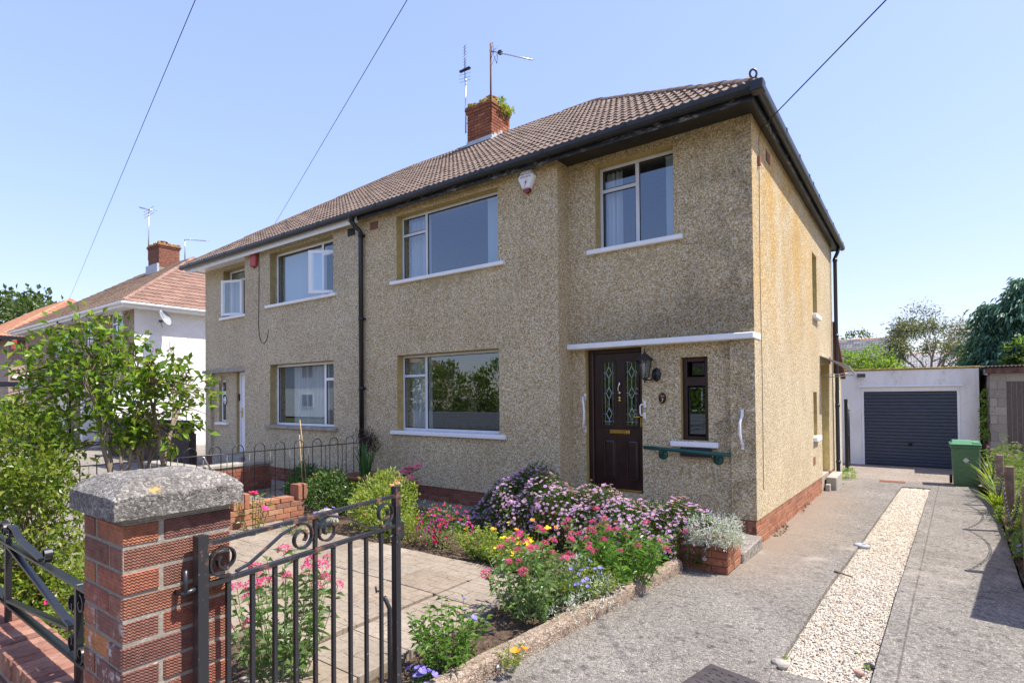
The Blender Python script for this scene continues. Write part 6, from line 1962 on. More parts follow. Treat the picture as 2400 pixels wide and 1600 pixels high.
# ------------------------------------------------------------------ the daisy bank
DH = ([-3.35, -3.0, -2.6, -2.1, -1.7, -.9, -.35, .02], [.10, .42, .76, .68, .60, .52, .46, .30])
def bank(name, label, x0, x1, n, nfl, meshes, seed, lift=0., yc=-1.27, ry=.42, more=0):
    rg = random.Random(seed); rs = np.random.RandomState(seed)
    t = thing(name, ((x0+x1)/2, -1.3, .05), label, 'flowers')
    def pt(x, th, q=1.0):
        hh = np.interp(x, DH[0], DH[1])+lift
        lump = 1+.10*np.sin(x*7+th*3)+.07*np.sin(x*17-th*5)
        return np.stack([x, yc-np.cos(th)*ry*q*lump*(1.0+.15*np.sin(x*5)), np.maximum(.02, .06+np.sin(th)*hh*q*lump)], -1)
    x = x0+(x1-x0)*rs.rand(n); th = rs.rand(n)*2.3-.05; q = .72+.3*rs.rand(n)
    P = pt(x, th, q)
    D = np.stack([rs.randn(n)*.7, -np.cos(th)+rs.randn(n)*.6, np.sin(th)+.3+rs.randn(n)*.5], -1)
    foliage('foliage', L['daisyleaf'], P, D, .045, .014, t, rs)
    # dead heads and dry bits
    m = n//10
    x = x0+(x1-x0)*rs.rand(m); th = rs.rand(m)*1.5
    foliage('dry_heads', L['dry'], pt(x, th, 1.0), rs.randn(m, 3), .016, .012, t, rs)
    xs = x0+(x1-x0)*rs.rand(nfl); ths = np.where(rs.rand(nfl) < .72, .62+1.25*rs.rand(nfl), .15+.6*rs.rand(nfl))
    st = MB()
    Pf = pt(xs, ths, 1.06)
    for i in range(nfl):
        d = Vector((rg.uniform(-.25, .45), -math.cos(ths[i])*.7+rg.uniform(-.3, .5), .8+rg.uniform(-.2, .3)))
        p = Vector(Pf[i])+Vector((0, 0, rg.uniform(0, .035)))
        st.tube([p-d.normalized()*.06, p], .0016, 3, cap=False)
        place_flower(rg.choice(meshes), p, d, t, rg, 'flower')
    st.build('stems', M['stem'], t)
    if more:                               # beyond the first 300 heads: one joined part
        xs = x0+(x1-x0)*rs.rand(more); ths = np.where(rs.rand(more) < .75, .55+1.3*rs.rand(more), .1+.6*rs.rand(more))
        Pf = pt(xs, ths, 1.02); me = meshes[0]
        b = np.array([v.co[:] for v in me.vertices]); q = [p.vertices[:] for p in me.polygons]; mi = [p.material_index for p in me.polygons]
        VV, FF, MI = [], [], []
        for i in range(more):
            d = Vector((rg.uniform(-.25, .45), -math.cos(ths[i])*.7+rg.uniform(-.3, .5), .8)).normalized()
            A3 = np.array(d.to_track_quat('Z', 'Y').to_matrix())
            VV += (b@A3.T*rg.uniform(.75, 1.1)+Pf[i]+np.array([0, 0, rg.uniform(0, .03)])).tolist()
            FF += [tuple(k+i*len(b) for k in f) for f in q]; MI += mi
        m2 = bpy.data.meshes.new('small_flowers'); m2.from_pydata(VV, [], FF)
        for m in me.materials: m2.materials.append(m)
        m2.polygons.foreach_set('material_index', MI); m2.update()
        put('small_flowers', m2, t, kind='stuff')
    return t
dl = [daisy_mesh(PT_['lilac'], PT_['centre'], .019), daisy_mesh(PT_['lilac'], PT_['centre'], .022)]
dv = [daisy_mesh(PT_['violet'], PT_['centre'], .020)]
dm = [daisy_mesh(PT_['shaded_lilac'], PT_['centre'], .019)]
bank('daisy_bank', 'long bank of pale lilac daisies filling the raised bed before the porch', -2.75, -.42, 17000, 300, dl+dl+dv, 3, more=1050)
bank('daisy_bank', 'shaded bluish lilac daisies at the left back end of the daisy bank', -3.30, -2.15, 6500, 230, dm+dm+dv, 4, lift=.03, yc=-1.15, ry=.46, more=160)
bank('daisy_bank', 'bright violet daisies at the corner end of the daisy bank', -.66, -.14, 3000, 130, dv+dv+dl, 5, lift=.02, yc=-1.15, ry=.34)
hm = [head_mesh(PT_['magenta'], .04, 60, 3, .013)]
upright('phlox_clump', 'small tuft of deep magenta flowers behind the daisies beside the doorway', 'flowers', (-2.25, -.98, .25), (.26, .10), .56, 22, .04, .012, L['daisyleaf'], 5, hm, .9, seed=9, fname='flower_head', fs=.8)

# valerian
vh = [head_mesh(PT_['valpink'], .034, 110, s, .0105) for s in (1, 2)]
upright('valerian', 'tall pink valerian in the middle of the flower bed, nearest the kerb', 'flowers', (-.88, -3.42, .03), (.38, .46), .76, 48, .070, .030, L['val'], 8, vh, .62, seed=11, fname='flower_head', fs=1.0, droop=.3)
upright('valerian', 'broad deep green valerian at the far end of the bed, fewer pink heads', 'flowers', (-.62, -2.25, .03), (.42, .55), .62, 62, .075, .028, L['valgreen'], 8, vh, .34, seed=12, fname='flower_head', fs=.95, droop=.3)
upright('valerian', 'pink valerian in the bed just below the brick planter', 'flowers', (-1.15, -1.95, .03), (.42, .30), .62, 30, .06, .024, L['val'], 7, vh, .55, seed=13, fname='flower_head', fs=.95)
upright('valerian', 'straggly pink valerian seen through the bars of the garden gate', 'flowers', (-1.62, -5.10, .03), (.40, .36), .92, 34, .075, .028, L['val'], 8, vh, .62, seed=14, fname='flower_head', fs=1.05, droop=.3)
upright('leafy_plant', 'low leafy plant on bare soil near the gate, a few blue flowers', 'plant', (-.90, -4.42, .03), (.28, .30), .50, 36, .058, .020, L['valgreen'], 9, [cup_mesh(PT_['blue'], .022, 5, .7)], .10, seed=15, droop=.25)
bf = [cup_mesh(PT_['blue'], .026, 5, .55)]
upright('bellflower', 'two tufts of violet blue bell flowers at the bottom edge by the gate', 'flowers', (-.84, -4.68, .03), (.16, .08), .16, 12, .04, .010, L['sword'], 3, bf, .9, seed=16)
upright('bellflower', 'small blue flowers between the two big valerians', 'flowers', (-.78, -2.95, .03), (.26, .25), .42, 30, .035, .008, L['sword'], 6, bf, .6, seed=17, fs=.75)
upright('bellflower', 'violet blue flowers at the patio edge behind the gate scroll', 'flowers', (-4.55, -2.75, .03), (.16, .14), .42, 14, .08, .008, L['sword'], 3, bf, .8, seed=18, fs=1.1)
bush('silver_plant', 'low silver leaved plant along the kerb edge', 'plant', (-.62, -3.0, .03), [((-.60, -2.95, .12), (.14, .36, .14)), ((-.66, -3.4, .10), (.10, .2, .10)), ((-1.0, -2.5, .14), (.2, .16, .14))], 1700, .035, .008, L['silver'], seed=19)
bush('silver_bush', 'silver white leaved bush spilling over the corner of the brick planter', 'plant', (-.12, -1.28, .27), [((-.16, -1.34, .40), (.24, .16, .16)), ((.02, -1.24, .36), (.12, .18, .18)), ((-.28, -1.42, .24), (.13, .07, .20)), ((.05, -1.28, .22), (.05, .10, .14)), ((-.10, -1.42, .33), (.16, .05, .11)), ((-.15, -1.46, .24), (.19, .07, .16)), ((.06, -1.2, .28), (.07, .20, .13)), ((-.33, -1.47, .14), (.10, .06, .12))], 8000, .030, .0075, L['silver'], seed=20, stem='stem', shell=.75)
upright('valerian', 'single pink valerian head beside the silver bush', 'flowers', (-.36, -1.42, .1), (.03, .03), .48, 3, .05, .02, L['val'], 3, vh, 1, seed=26, fname='flower_head')

# poppies
po = [cup_mesh(PT_['orange'], .032, 4, .55)]; py_ = [cup_mesh(PT_['yellow'], .034, 4, .5)]
upright('poppy_plant', 'ferny lime green poppy clump at the patio edge beside the fuchsia', 'flowers', (-2.20, -2.40, .03), (.46, .30), .40, 120, .040, .016, L['limeleaf'], 10, po, .03, seed=21, sr=.002)
upright('poppy_plant', 'ferny poppy clump with a knot of yellow flowers at the patio corner', 'flowers', (-1.66, -2.50, .03), (.36, .30), .38, 95, .040, .016, L['limeleaf'], 10, py_, .13, seed=22, sr=.002)
upright('poppy_plant', 'small poppy with one orange flower on the soil by the kerb', 'flowers', (-.58, -4.18, .03), (.12, .12), .22, 14, .028, .010, L['limeleaf'], 6, po, .12, seed=23, sr=.002)
upright('poppy_plant', 'thin poppy stems with orange flowers before the daisy bank', 'flowers', (-1.95, -1.95, .03), (.45, .15), .55, 9, .03, .008, L['limeleaf'], 2, po+py_, .6, seed=24, sr=.002)
upright('poppy_plant', 'yellow green leafy clump between the silver plant and the tall valerian', 'plant', (-.75, -2.80, .03), (.30, .36), .36, 80, .042, .017, L['limeleaf'], 9, (), 0, seed=25, sr=.002)
# fuchsia, spurge, shrubs near the house
fu = [cup_mesh(PT_['red'], .022, 4, .3), cup_mesh(PT_['fpurple'], .020, 4, .2)]
bush('fuchsia', 'low fuchsia covered in hanging red and purple flowers', 'shrub', (-2.92, -2.28, .03), [((-2.92, -2.28, .26), (.34, .26, .24)), ((-3.15, -2.2, .22), (.2, .2, .2))], 1500, .030, .014, L['valgreen'], fu, 120, seed=31)
bush('spurge', 'yellow green bushy plant left of the fuchsia', 'shrub', (-3.45, -2.45, .03), [((-3.45, -2.42, .18), (.22, .2, .18))], 700, .035, .014, L['limeleaf'], seed=32)
bush('alstroemeria', 'bright lime green leafy shrub behind the far end of the gate', 'shrub', (-4.1, -2.15, .03), [((-4.1, -2.2, .34), (.44, .36, .30)), ((-4.4, -2.0, .42), (.28, .26, .28)), ((-3.8, -2.3, .22), (.34, .30, .22)), ((-4.25, -2.0, .60), (.18, .18, .18)), ((-3.85, -2.05, .52), (.16, .16, .18))], 4200, .062, .020, L['limeleaf'], [cup_mesh(PT_['salmon'], .035, 6, .5)], 4, seed=33, fs=1.2)
bush('dark_bush', 'dark green rounded bush in front of the clay pot', 'shrub', (-5.75, -1.75, .03), [((-5.75, -1.8, .30), (.52, .45, .30)), ((-5.35, -1.75, .24), (.34, .3, .24)), ((-6.1, -1.6, .36), (.3, .3, .24))], 3600, .055, .028, L['dark'], [cup_mesh(PT_['yellow'], .02, 5, .6), cup_mesh(PT_['white'], .014, 5, .6), cup_mesh(PT_['orange'], .02, 5, .6)], 26, seed=34)
rh = [head_mesh(PT_['pink'], .075, 160, 5, .030, .7)]
upright('hydrangea', 'two round candy pink flower heads on tall stems by the house plinth', 'flowers', (-4.85, -1.0, .03), (.26, .20), .80, 9, .10, .05, L['dark'], 4, rh, .55, seed=35, fname='flower_head', fs=.85)
ro_ = [cup_mesh(PT_['rose'], .055, 7, .45, 3)]
upright('rose_bush', 'spindly rose with a deep pink bloom in front of the stub wall', 'rose', (-5.35, -3.25, .03), (.30, .26), .74, 9, .05, .028, L['laurel'], 6, ro_, .18, seed=38, stem='stem_brown', sr=.006)
upright('low_plant', 'small dry looking plant on the patio edge behind the gate', 'plant', (-4.9, -2.95, .03), (.25, .2), .16, 40, .03, .01, L['weed'], 5, (), 0, seed=37, sr=.0015)
# clay pot with sword leaves and a dark red maple
t = thing('plant_pot', (-6.15, -.80, 0), 'wide terracotta pot by the downpipe', 'pot')
MB().lathe([(.22, 0), (.26, .05), (.33, .36), (.37, .38), (.375, .43), (.34, .43), (.32, .36), (.0, .36)], (-6.15, -.80, .03), 28).build('pot', M['terracotta'], t)
MB().lathe([(0, .36), (.318, .362)], (-6.15, -.80, .03), 20).build('potting_soil', M['soil'], t)
def swords(name, label, base, n, h, w, mat, seed, spread=.5, flowers=()):
    rg = random.Random(seed); t = thing(name, base, label, 'plant')
    V, F = [], []
    for i in range(n):
        a = rg.uniform(0, 6.28); ln = h*rg.uniform(.6, 1.05); sp_ = spread*rg.uniform(.2, 1.0)
        o = Vector(base)+Vector((math.cos(a), math.sin(a), 0))*rg.uniform(0, .10)
        side = Vector((-math.sin(a), math.cos(a), 0))
        k = 6; b = len(V)
        for j in range(k+1):
            s = j/k
            p = o+Vector((math.cos(a)*sp_*ln*s**1.7, math.sin(a)*sp_*ln*s**1.7, ln*s*(1-.35*sp_*s*s)))
            ww = w*(1-s)**.6*.5+.0005
            V += [p+side*ww, p-side*ww]
        for j in range(k): F.append((b+2*j, b+2*j+1, b+2*j+3, b+2*j+2))
    put('blades', npmesh('blades', [v[:] for v in V], F, mat), t)
    for i in range(len(flowers) and 4):
        place_flower(rg.choice(flowers), Vector(base)+Vector((rg.uniform(-.2, .2), rg.uniform(-.2, .2), h)), (0, 0, 1), t, rg)
    return t
swords('sword_plant', 'clump of upright green sword leaves growing in the terracotta pot', (-6.18, -.80, .38), 26, .72, .045, L['sword'], 41, .42)
t = thing('red_maple', (-6.45, -.75, .35), 'thin dark maroon maple beside the downpipe', 'shrub')
sg, tw = branches((-6.45, -.72, .3), (0, 0, 1), .42, .012, random.Random(5), 3, 3, .7)
wood('stems', sg, M['bark'], t, 4)
rs = np.random.RandomState(6)
P = np.concatenate([np.array(q[0])[None]+rs.randn(5, 3)*.05 for q in tw]); D = rs.randn(len(P), 3)
foliage('foliage', L['maroon'], P, D, .05, .014, t, rs)
for i, (x, lb) in enumerate(((-7.02, 'thin bamboo cane leaning in the neighbour bed, the taller one'), (-6.98, 'thin bamboo cane leaning in the neighbour bed, the shorter one'))):
    tag(MB().tube([(x, -1.35-.12*i, .0), (x-.05+.02*i, -1.48-.05*i, 1.40-.25*i)], .008, 6).build('garden_cane', M['cane']), lb, 'cane')
# neighbour's ferns under the fence
for i, (x, y, s, lb) in enumerate(((-8.2, -.62, .55, 'dark green fern below the left house wall, next to the raised bed'), (-7.55, -.62, .5, 'dark green fern below the left house wall, in the middle'), (-7.2, -1.4, .42, 'low fern just behind the bow topped fence'))):
    bush('fern', lb, 'plant', (x, y, 0), [((x, y, s*.38), (s*.75, s*.42, s*.42))], 900, .09, .022, L['fern'], seed=50+i)
upright('yellow_plant', 'yellow flowering plant behind the bow topped fence', 'flowers', (-7.15, -.95, 0), (.18, .18), .5, 18, .04, .015, L['fern'], 6, [cup_mesh(PT_['yellow'], .025, 5, .5)], .6, seed=55)

# ------------------------------------------------------------------ the big shrub and the hedge by the front wall
def shrub():
    t = thing('tall_shrub', (-4.3, -5.05, 0), 'tall open shrub with two bare stems and glossy green leaves behind the gate pillar', 'shrub')
    segs, tips = [], []
    for (b, d, ln, r, sd) in (((-4.22, -5.18, 0), (-.10, -.05, 1), 1.12, .040, 1), ((-4.32, -4.98, 0), (.05, .12, 1), 1.18, .042, 2)):
        sg, tw = branches(b, d, ln, r, random.Random(sd), 4, 3, .50, .45, .10, .72, .55)
        segs += sg; tips += tw
    wood('branches', segs, M['bark'], t, 6)
    rs = np.random.RandomState(61)
    lat = np.array([.807, .591, 0]); dep = np.array([-.591, .807, 0])
    c0 = np.array([-4.55, -5.12, 0])
    blobs = []
    for (l, z, rl, rz) in ((-.49, 2.24, .24, .20), (-.17, 2.42, .22, .17), (.08, 2.28, .20, .20), (-.37, 2.0, .26, .22), (-.02, 2.02, .26, .22), (.34, 2.02, .20, .20), (.58, 2.12, .17, .14), (.34, 1.76, .22, .16), (.68, 1.86, .20, .16), (.92, 1.82, .13, .12), (.78, 1.60, .15, .13), (.2, 1.52, .22, .14), (-.25, 1.70, .26, .20), (-.65, 2.10, .16, .16), (.70, 1.42, .13, .10), (-.62, 1.80, .22, .18), (-.45, 1.42, .22, .2)):
        blobs.append((c0+lat*l+np.array([0, 0, z]), (rl, rl*1.3, rz)))
    P, D = [], []
    tp = np.array([q[0][:] for q in tips]); td = np.array([q[1][:] for q in tips])
    inb = np.array([min((((q-np.asarray(b[0]))/np.asarray(b[1]))**2).sum() for b in blobs) < 1.3 for q in tp])
    tp, td = tp[inb], td[inb]
    for k in range(1):
        P.append(tp+rs.randn(len(tp), 3)*.05); D.append(td*.5+rs.randn(len(tp), 3)*.8+np.array([0, 0, .2]))
    p, d = clumps(1900, blobs, rs, 7, .35, .6)
    P.append(p); D.append(d)
    P = np.concatenate(P); D = np.concatenate(D)
    foliage('foliage', L['laurel'], P, D, .085, .045, t, rs, droop=.12)
    mb = MB()
    for c, r in blobs:
        for i in range(7):
            d = unit(rs.randn(3)); e = Vector(np.asarray(c)+d*np.asarray(r)*.85)
            s = Vector(tp[np.argmin(((tp-np.asarray(e))**2).sum(1))])
            mb.tube([s, s.lerp(e, .5)+Vector((0, 0, .03)), e], [.007, .005, .003], 4, cap=False)
    mb.build('twigs', M['stem_brown'], t, kind='stuff')
    q, d = clumps(500, [(b[0]+np.array([0, 0, b[1][2]*.7]), tuple(x*.6 for x in b[1])) for b in blobs], rs, 14, .6, .3)
    foliage('seed_heads', L['dry'], q, d, .02, .012, t, rs, kind='stuff')
shrub()
hb = [((-4.95, -5.66, 1.10), (.62, .38, .55)), ((-4.5, -5.62, .75), (.42, .34, .55)), ((-5.5, -5.6, 1.30), (.55, .42, .50)), ((-4.75, -5.62, 1.40), (.28, .26, .28)), ((-4.15, -5.62, .42), (.34, .30, .40)), ((-5.2, -5.66, .5), (.7, .36, .5)), ((-6.1, -5.5, 1.2), (.6, .5, .6)), ((-4.45, -5.6, 1.12), (.26, .24, .24))]
bush('garden_hedge', 'dense light green hedge of small leaves behind the railing', 'hedge', (-4.5, -5.6, 0), hb, 11500, .052, .028, L['hedge'], seed=63, sub=8, shell=.80)
bush('euonymus', 'low small leaved bush just left of the pillar behind the railing', 'shrub', (-2.95, -5.65, 0), [((-2.95, -5.6, .30), (.42, .34, .30)), ((-3.35, -5.5, .35), (.4, .34, .36)), ((-2.5, -5.55, .12), (.3, .26, .14))], 2600, .042, .024, L['hedge'], [cup_mesh(PT_['rose'], .03, 6, .5, 2)], 4, seed=64)
bush('rose_bush', 'low dark rose bush at the far side of the patio', 'rose', (-5.7, -4.6, 0), [((-5.7, -4.6, .25), (.4, .4, .25))], 500, .04, .02, L['laurel'], ro_, 3, seed=65)

# ------------------------------------------------------------------ right hand border
upright('border_weed', 'tall grey green weeds round the posts in the right border', 'plant', (2.86, 4.6, -.12), (.30, 1.1), .78, 80, .07, .016, L['weed'], 9, [head_mesh(PT_['violet'], .014, 20, 8, .01)], .10, seed=71, fname='flower_head', droop=.3)
upright('border_weed', 'leafy weeds at the near end of the right border', 'plant', (2.74, 2.5, -.1), (.20, .55), .52, 46, .065, .018, L['weed'], 8, [cup_mesh(PT_['violet'], .02, 5, .5)], .06, seed=72, droop=.3)
upright('border_weed', 'feathery buddleia like weeds beside the green bin', 'plant', (3.0, 7.4, -.25), (.35, 1.2), 1.25, 80, .10, .018, L['weed'], 10, [head_mesh(PT_['violet'], .02, 30, 9, .012, 1.6)], .12, seed=73, fname='flower_head', droop=.4)
swords('grass_clump', 'bright yellow green clump of strap leaves at the border edge', (2.62, 4.95, -.16), 46, .50, .028, L['yellowgrass'], 74, 1.1)
swords('grass_clump', 'tall arching grass beside the green bin', (2.74, 7.1, -.22), 60, .85, .018, L['yellowgrass'], 75, .9)
swords('grass_clump', 'thin grass growing between the border posts', (2.72, 6.2, -.2), 60, .6, .014, L['weed'], 76, .9)
bush('creeping_weed', 'creeping small leaved weeds spreading onto the drive edge', 'plant', (2.62, 3.6, -.15), [((2.62, 3.9, -.08), (.14, .9, .12)), ((2.56, 2.2, -.05), (.12, .6, .10)), ((2.75, 3.0, .05), (.2, .7, .2))], 2600, .035, .018, L['bright'], seed=77)
bush('creeping_weed', 'ivy and purple bellflowers at the near edge of the border', 'plant', (2.5, 1.0, -.03), [((2.50, 1.15, .06), (.10, .5, .14)), ((2.6, .4, .1), (.15, .4, .2))], 1100, .06, .045, L['val'], bf, 22, seed=78)
bush('weed_tuft', 'pale green weeds at the foot of the rear house corner', 'plant', (.12, 9.0, -.33), [((.14, 8.9, -.25), (.16, .4, .16))], 500, .05, .02, L['bright'], seed=79)
bush('weed_tuft', 'thin weeds along the foot of the side wall', 'plant', (.05, 2.4, -.12), [((.045, 1.2, -.08), (.05, .5, .04)), ((.045, 3.2, -.13), (.05, .5, .05))], 420, .03, .012, L['dry'], seed=80, stems=False)
bush('weed_tuft', 'tiny green weeds in the near end of the gravel', 'plant', (1.0, -2.8, 0), [((.83, -2.96, 0), (.035, .03, .02)), ((1.25, -2.8, 0), (.03, .04, .02)), ((1.2, -2.6, 0), (.02, .02, .015)), ((1.0, -2.2, 0), (.02, .02, .012))], 200, .022, .010, L['bright'], seed=81, stems=False)
t = thing('roof_plants', (-6.72, 3.7, 9.0), 'yellow green weeds growing on the right side of the middle chimney', 'plant')
rs = np.random.RandomState(83)
P, D = clumps(420, [((-6.60, 3.78, CT+.02), (.10, .24, .15)), ((-6.54, 4.0, CT-.03), (.08, .14, .14))], rs, 7, .6)
foliage('foliage', L['limeleaf'], P, D, .085, .026, t, rs)
put('moss', npmesh('moss', *leafarrays(P*np.array([1, 1, 0])+np.array([-.12, -.1, CT+.05]), rs.randn(len(P), 3), .05, .04, rs), L['moss']), t)

# ------------------------------------------------------------------ houses beyond on the left
W2 = thing('house', (-28, 5, 0), 'house with white roughcast gable end and brown front beyond the left house', 'house')
wx_, wy_ = -21.24, 1.0
wall(W2, 'side_wall', M['roughcast'], 'y', wy_+.002, 9.0, -.2, 5.15, wx_, wx_-.28, [])
wall(W2, 'front_wall', M['dash_brown'], 'x', -35.0, wx_-.002, -.2, 5.15, wy_, wy_+.28, [(-23.5, -22.3, 3.75, 5.08), (-30.4, -28.4, 3.7, 5.0), (-26.6, -25.4, 3.9, 5.0), (-30.2, -28.6, .0, 2.2), (-26.5, -24.5, .9, 2.2)])
room(W2, -34.9, -21.6, 1.29, 6, 2.5, 5.1)
room(W2, -34.9, -21.6, 1.29, 6, -.1, 2.45)
for (a, b, z0, z1) in ((-23.5, -22.3, 3.75, 5.08), (-30.4, -28.4, 3.7, 5.0), (-26.6, -25.4, 3.9, 5.0), (-26.5, -24.5, .9, 2.2)):
    xm = a+.4*(b-a)
    window(W2, M['upvc'], 'x', a, b, z0, z1, wy_+.06, [('v', xm, z0+.06, z1-.06, .08), ('h', z1-.4, a+.06, xm, .07)], [(a+.06, xm-.04, z0+.06, z1-.44), (a+.06, xm-.04, z1-.36, z1-.06), (xm+.04, b-.06, z0+.06, z1-.06)], fw=.07)
MB().bev(-30.15, -28.65, wy_+.05, wy_+.12, 0, 2.18, .01).build('front_door', M['upvc'], W2)
rf = MB(); e_ = (-20.72, .42, 5.234)
ap2 = (-25.02, 4.72, 5.234+4.3*TANP)
ap3 = (-31.2, 4.72, ap2[2])
rf.add([(-35.5, .42, 5.2), (-20.72, .42, 5.2), (ap2[0], ap2[1], ap2[2]-.035), (ap3[0], ap3[1], ap3[2]-.035), (-20.72, 9.02, 5.2), (-35.5, 9.02, 5.2)], [(0, 1, 2, 3), (1, 4, 2), (4, 5, 3, 2), (5, 0, 3)])
R2 = rf.build('roof', M['tile_pink'], W2)
slope_tiles([(lambda c: True, R2)], (-35.5, .40, ZE-.02), (1, 0, 0), CV, 50, 18, M['tile_dark'], cover=.30, gauge=.297,
            clip=[((-20.72, .42, 0), (r2, r2, 0)), ((-35.5, .42, 0), (-r2, r2, 0)), ((0, 4.72, 0), (0, 1, 0))], nparts=120, h=.03)
slope_tiles([(lambda c: True, R2)], (-20.70, .42, ZE-.02), (0, 1, 0), Vector((-1, 0, TANP)).normalized(), 29, 18, M['tile_pink'], cover=.30, gauge=.297,
            clip=[((-20.72, .42, 0), (-r2, -r2, 0)), ((-20.72, 9.02, 0), (-r2, r2, 0))], nparts=200, h=.03)
ridge_tiles(R2, (-20.8, .5, ZE+.06), (ap2[0], ap2[1], ap2[2]+.03), M['tile_pink'])
ridge_tiles(R2, ap3, ap2, M['tile_dark'])
ev = MB().box(-35.4, -20.80, .50, .53, 5.05, 5.24).box(-20.82, -20.795, .53, 8.9, 5.05, 5.24); ev.build('fascia', M['white'], W2)
MB().box(-35.3, -20.83, .531, 1.05, 5.06, 5.07).box(-21.26, -20.83, 1.051, 8.8, 5.06, 5.07).build('soffit', M['white'], W2)
g = MB(); gutter_profile(g, (-35.5, .44, 5.19), (-20.70, .44, 5.19), (0, -1, 0)); gutter_profile(g, (-20.74, .40, 5.19), (-20.74, 9.0, 5.19), (1, 0, 0)); g.build('gutter', M['white'], W2)
MB().tube([(-27.9, .46, 5.1), (-27.9, .93, 4.8), (-27.9, .93, 0)], .04, 8).build('downpipe', M['black'], W2)
MB().bev(-30.4, -24.2, -.35, .98, 2.27, 2.42, .02).build('porch_roof', M['lead'], W2)
MB().bev(-24.4, -21.3, .3, .98, 2.05, 2.2, .02).bev(-21.45, -21.3, .3, .98, -.1, 2.04, .01).bev(-24.4, -24.2, .3, .98, -.1, 2.04, .01).build('porch', M['white'], W2)
MB().bev(-36.9, -35.9, -.3, .98, 2.5, 2.75, .03).build('side_porch', M['tile_grey'], W2)
t = thing('security_light', (-22.0, 1.0, 4.9), 'small white lamp by the corner of the brown fronted house', 'light')
MB().lathe([(.0, 0), (.07, .02), (.06, .16), (.0, .18)], (-22.0, .86, 4.84), 10).tube([(-22, .99, 4.98), (-22, .88, 4.98)], .03, 6).build('lamp_body', M['white'], t)
c2, ct2 = chimney('chimney', -28.1, -26.9, 4.0, 4.9, 8.0, 9.05, 'red brick chimney on the white gabled house, yellow lichen on top', [(-27.8, 4.3, .17, .2), (-27.2, 4.3, .17, .2), (-27.5, 4.6, .17, .22)], fine=False)
MB().box(-28.13, -26.85, 3.9, 3.99, 7.6, 8.12).build('lead_flashing', M['lead'], c2)
t = thing('tv_aerial', (-28.2, 4.1, 8.6), 'tall yagi aerial at the left of the far chimney', 'aerial')
mb = MB().tube([(-28.35, 4.1, 8.5), (-28.3, 4.1, 11.0)], .03, 6); mb.tube([(-29.5, 4.1, 11.35), (-28.1, 4.1, 10.9)], .02, 5)
for z in (10.95, 10.8, 10.65): mb.tube([(-28.9, 4.1, z), (-27.7, 4.1, z+.05)], .012, 5)
yagi(mb, (-28.6, 4.1, 11.07), (-28.2, 4.1, 10.93), 4, .3, .3, (.4, .9, 0), .012)
mb.build('elements', M['steel'], t)
t = thing('tv_aerial', (-24.95, 4.2, 8.2), 'short aerial with a long flat boom on the far roof ridge', 'aerial')
mb = MB().tube([(-24.95, 4.3, 8.0), (-24.95, 4.3, 9.0)], .022, 6).tube([(-24.95, 4.3, 8.97), (-22.8, 4.3, 8.52)], .016, 5)
yagi(mb, (-24.5, 4.3, 8.88), (-22.85, 4.3, 8.53), 12, .12, .10, (.2, .9, .3), .01); mb.build('elements', M['steel'], t)
t = thing('satellite_dish', (-21.2, 1.9, 4.7), 'grey satellite dish on the white gable wall', 'dish')
me = MB().lathe([(0, .0), (.15, .025), (.26, .075), (.31, .115), (.315, .12), (.26, .09), (0, .02)], (0, 0, 0), 22).mesh('dish', M['cap_grey'])
me.transform(Matrix.Translation((-20.75, 1.75, 4.72)) @ Vector((.72, .55, .42)).to_track_quat('Z', 'Y').to_matrix().to_4x4()); put('dish', me, t)
MB().tube([(-21.23, 1.85, 4.68), (-20.95, 1.85, 4.66), (-20.8, 1.78, 4.70)], .03, 6).tube([(-20.72, 1.72, 4.42), (-20.45, 1.55, 4.58)], .012, 5).bev(-20.5, -20.4, 1.5, 1.6, 4.56, 4.64, .01).build('dish_arm', M['black'], t)
# pierced screen block wall beside the drive
M['shaded_wall'] = paint('shade_toned_brickwork', (.075, .055, .048), .9, .2, var=.35, bump=.4)  # brick base colour darkened to carry the shade the wall stands in
M['pink_wall'] = paint('pale_pink_brickwork', (.40, .29, .26), .9, .2, var=.25, bump=.4)
t = thing('screen_block_wall', (-15.2, -.3, 0), 'shaded brick wall topped with pierced screen blocks beyond the white door', 'wall')
MB().box(-19.5, -13.95, -.30, -.12, -.1, .86).build('brick_base', M['shaded_wall'], t)
MB().bev(-19.5, -13.95, -.34, -.08, 1.16, 1.20, .008).build('coping', M['road'], t)
sb = MB()
sb.bev(-.15, .15, -.05, .05, -.15, -.125, .003).bev(-.15, .15, -.05, .05, .125, .15, .003).bev(-.15, -.125, -.05, .05, -.125, .125, .003).bev(.125, .15, -.05, .05, -.125, .125, .003)
for k in range(8):
    a = k*math.pi/4
    sb.tube([(.03*math.cos(a), 0, .03*math.sin(a)), (.125*math.cos(a), 0, .125*math.sin(a))], .01, flat=(.03, .09, (0, 1, 0)))
sb.tube([(.045*math.cos(k*.7854), 0, .045*math.sin(k*.7854)) for k in range(9)], .01, flat=(.02, .09, (0, 1, 0)))
sbm = sb.mesh('screen_block', M['road'])
for i in range(18): inst('screen_block', sbm, Matrix.Translation((-14.1-.3*i, -.21, 1.012)), t)

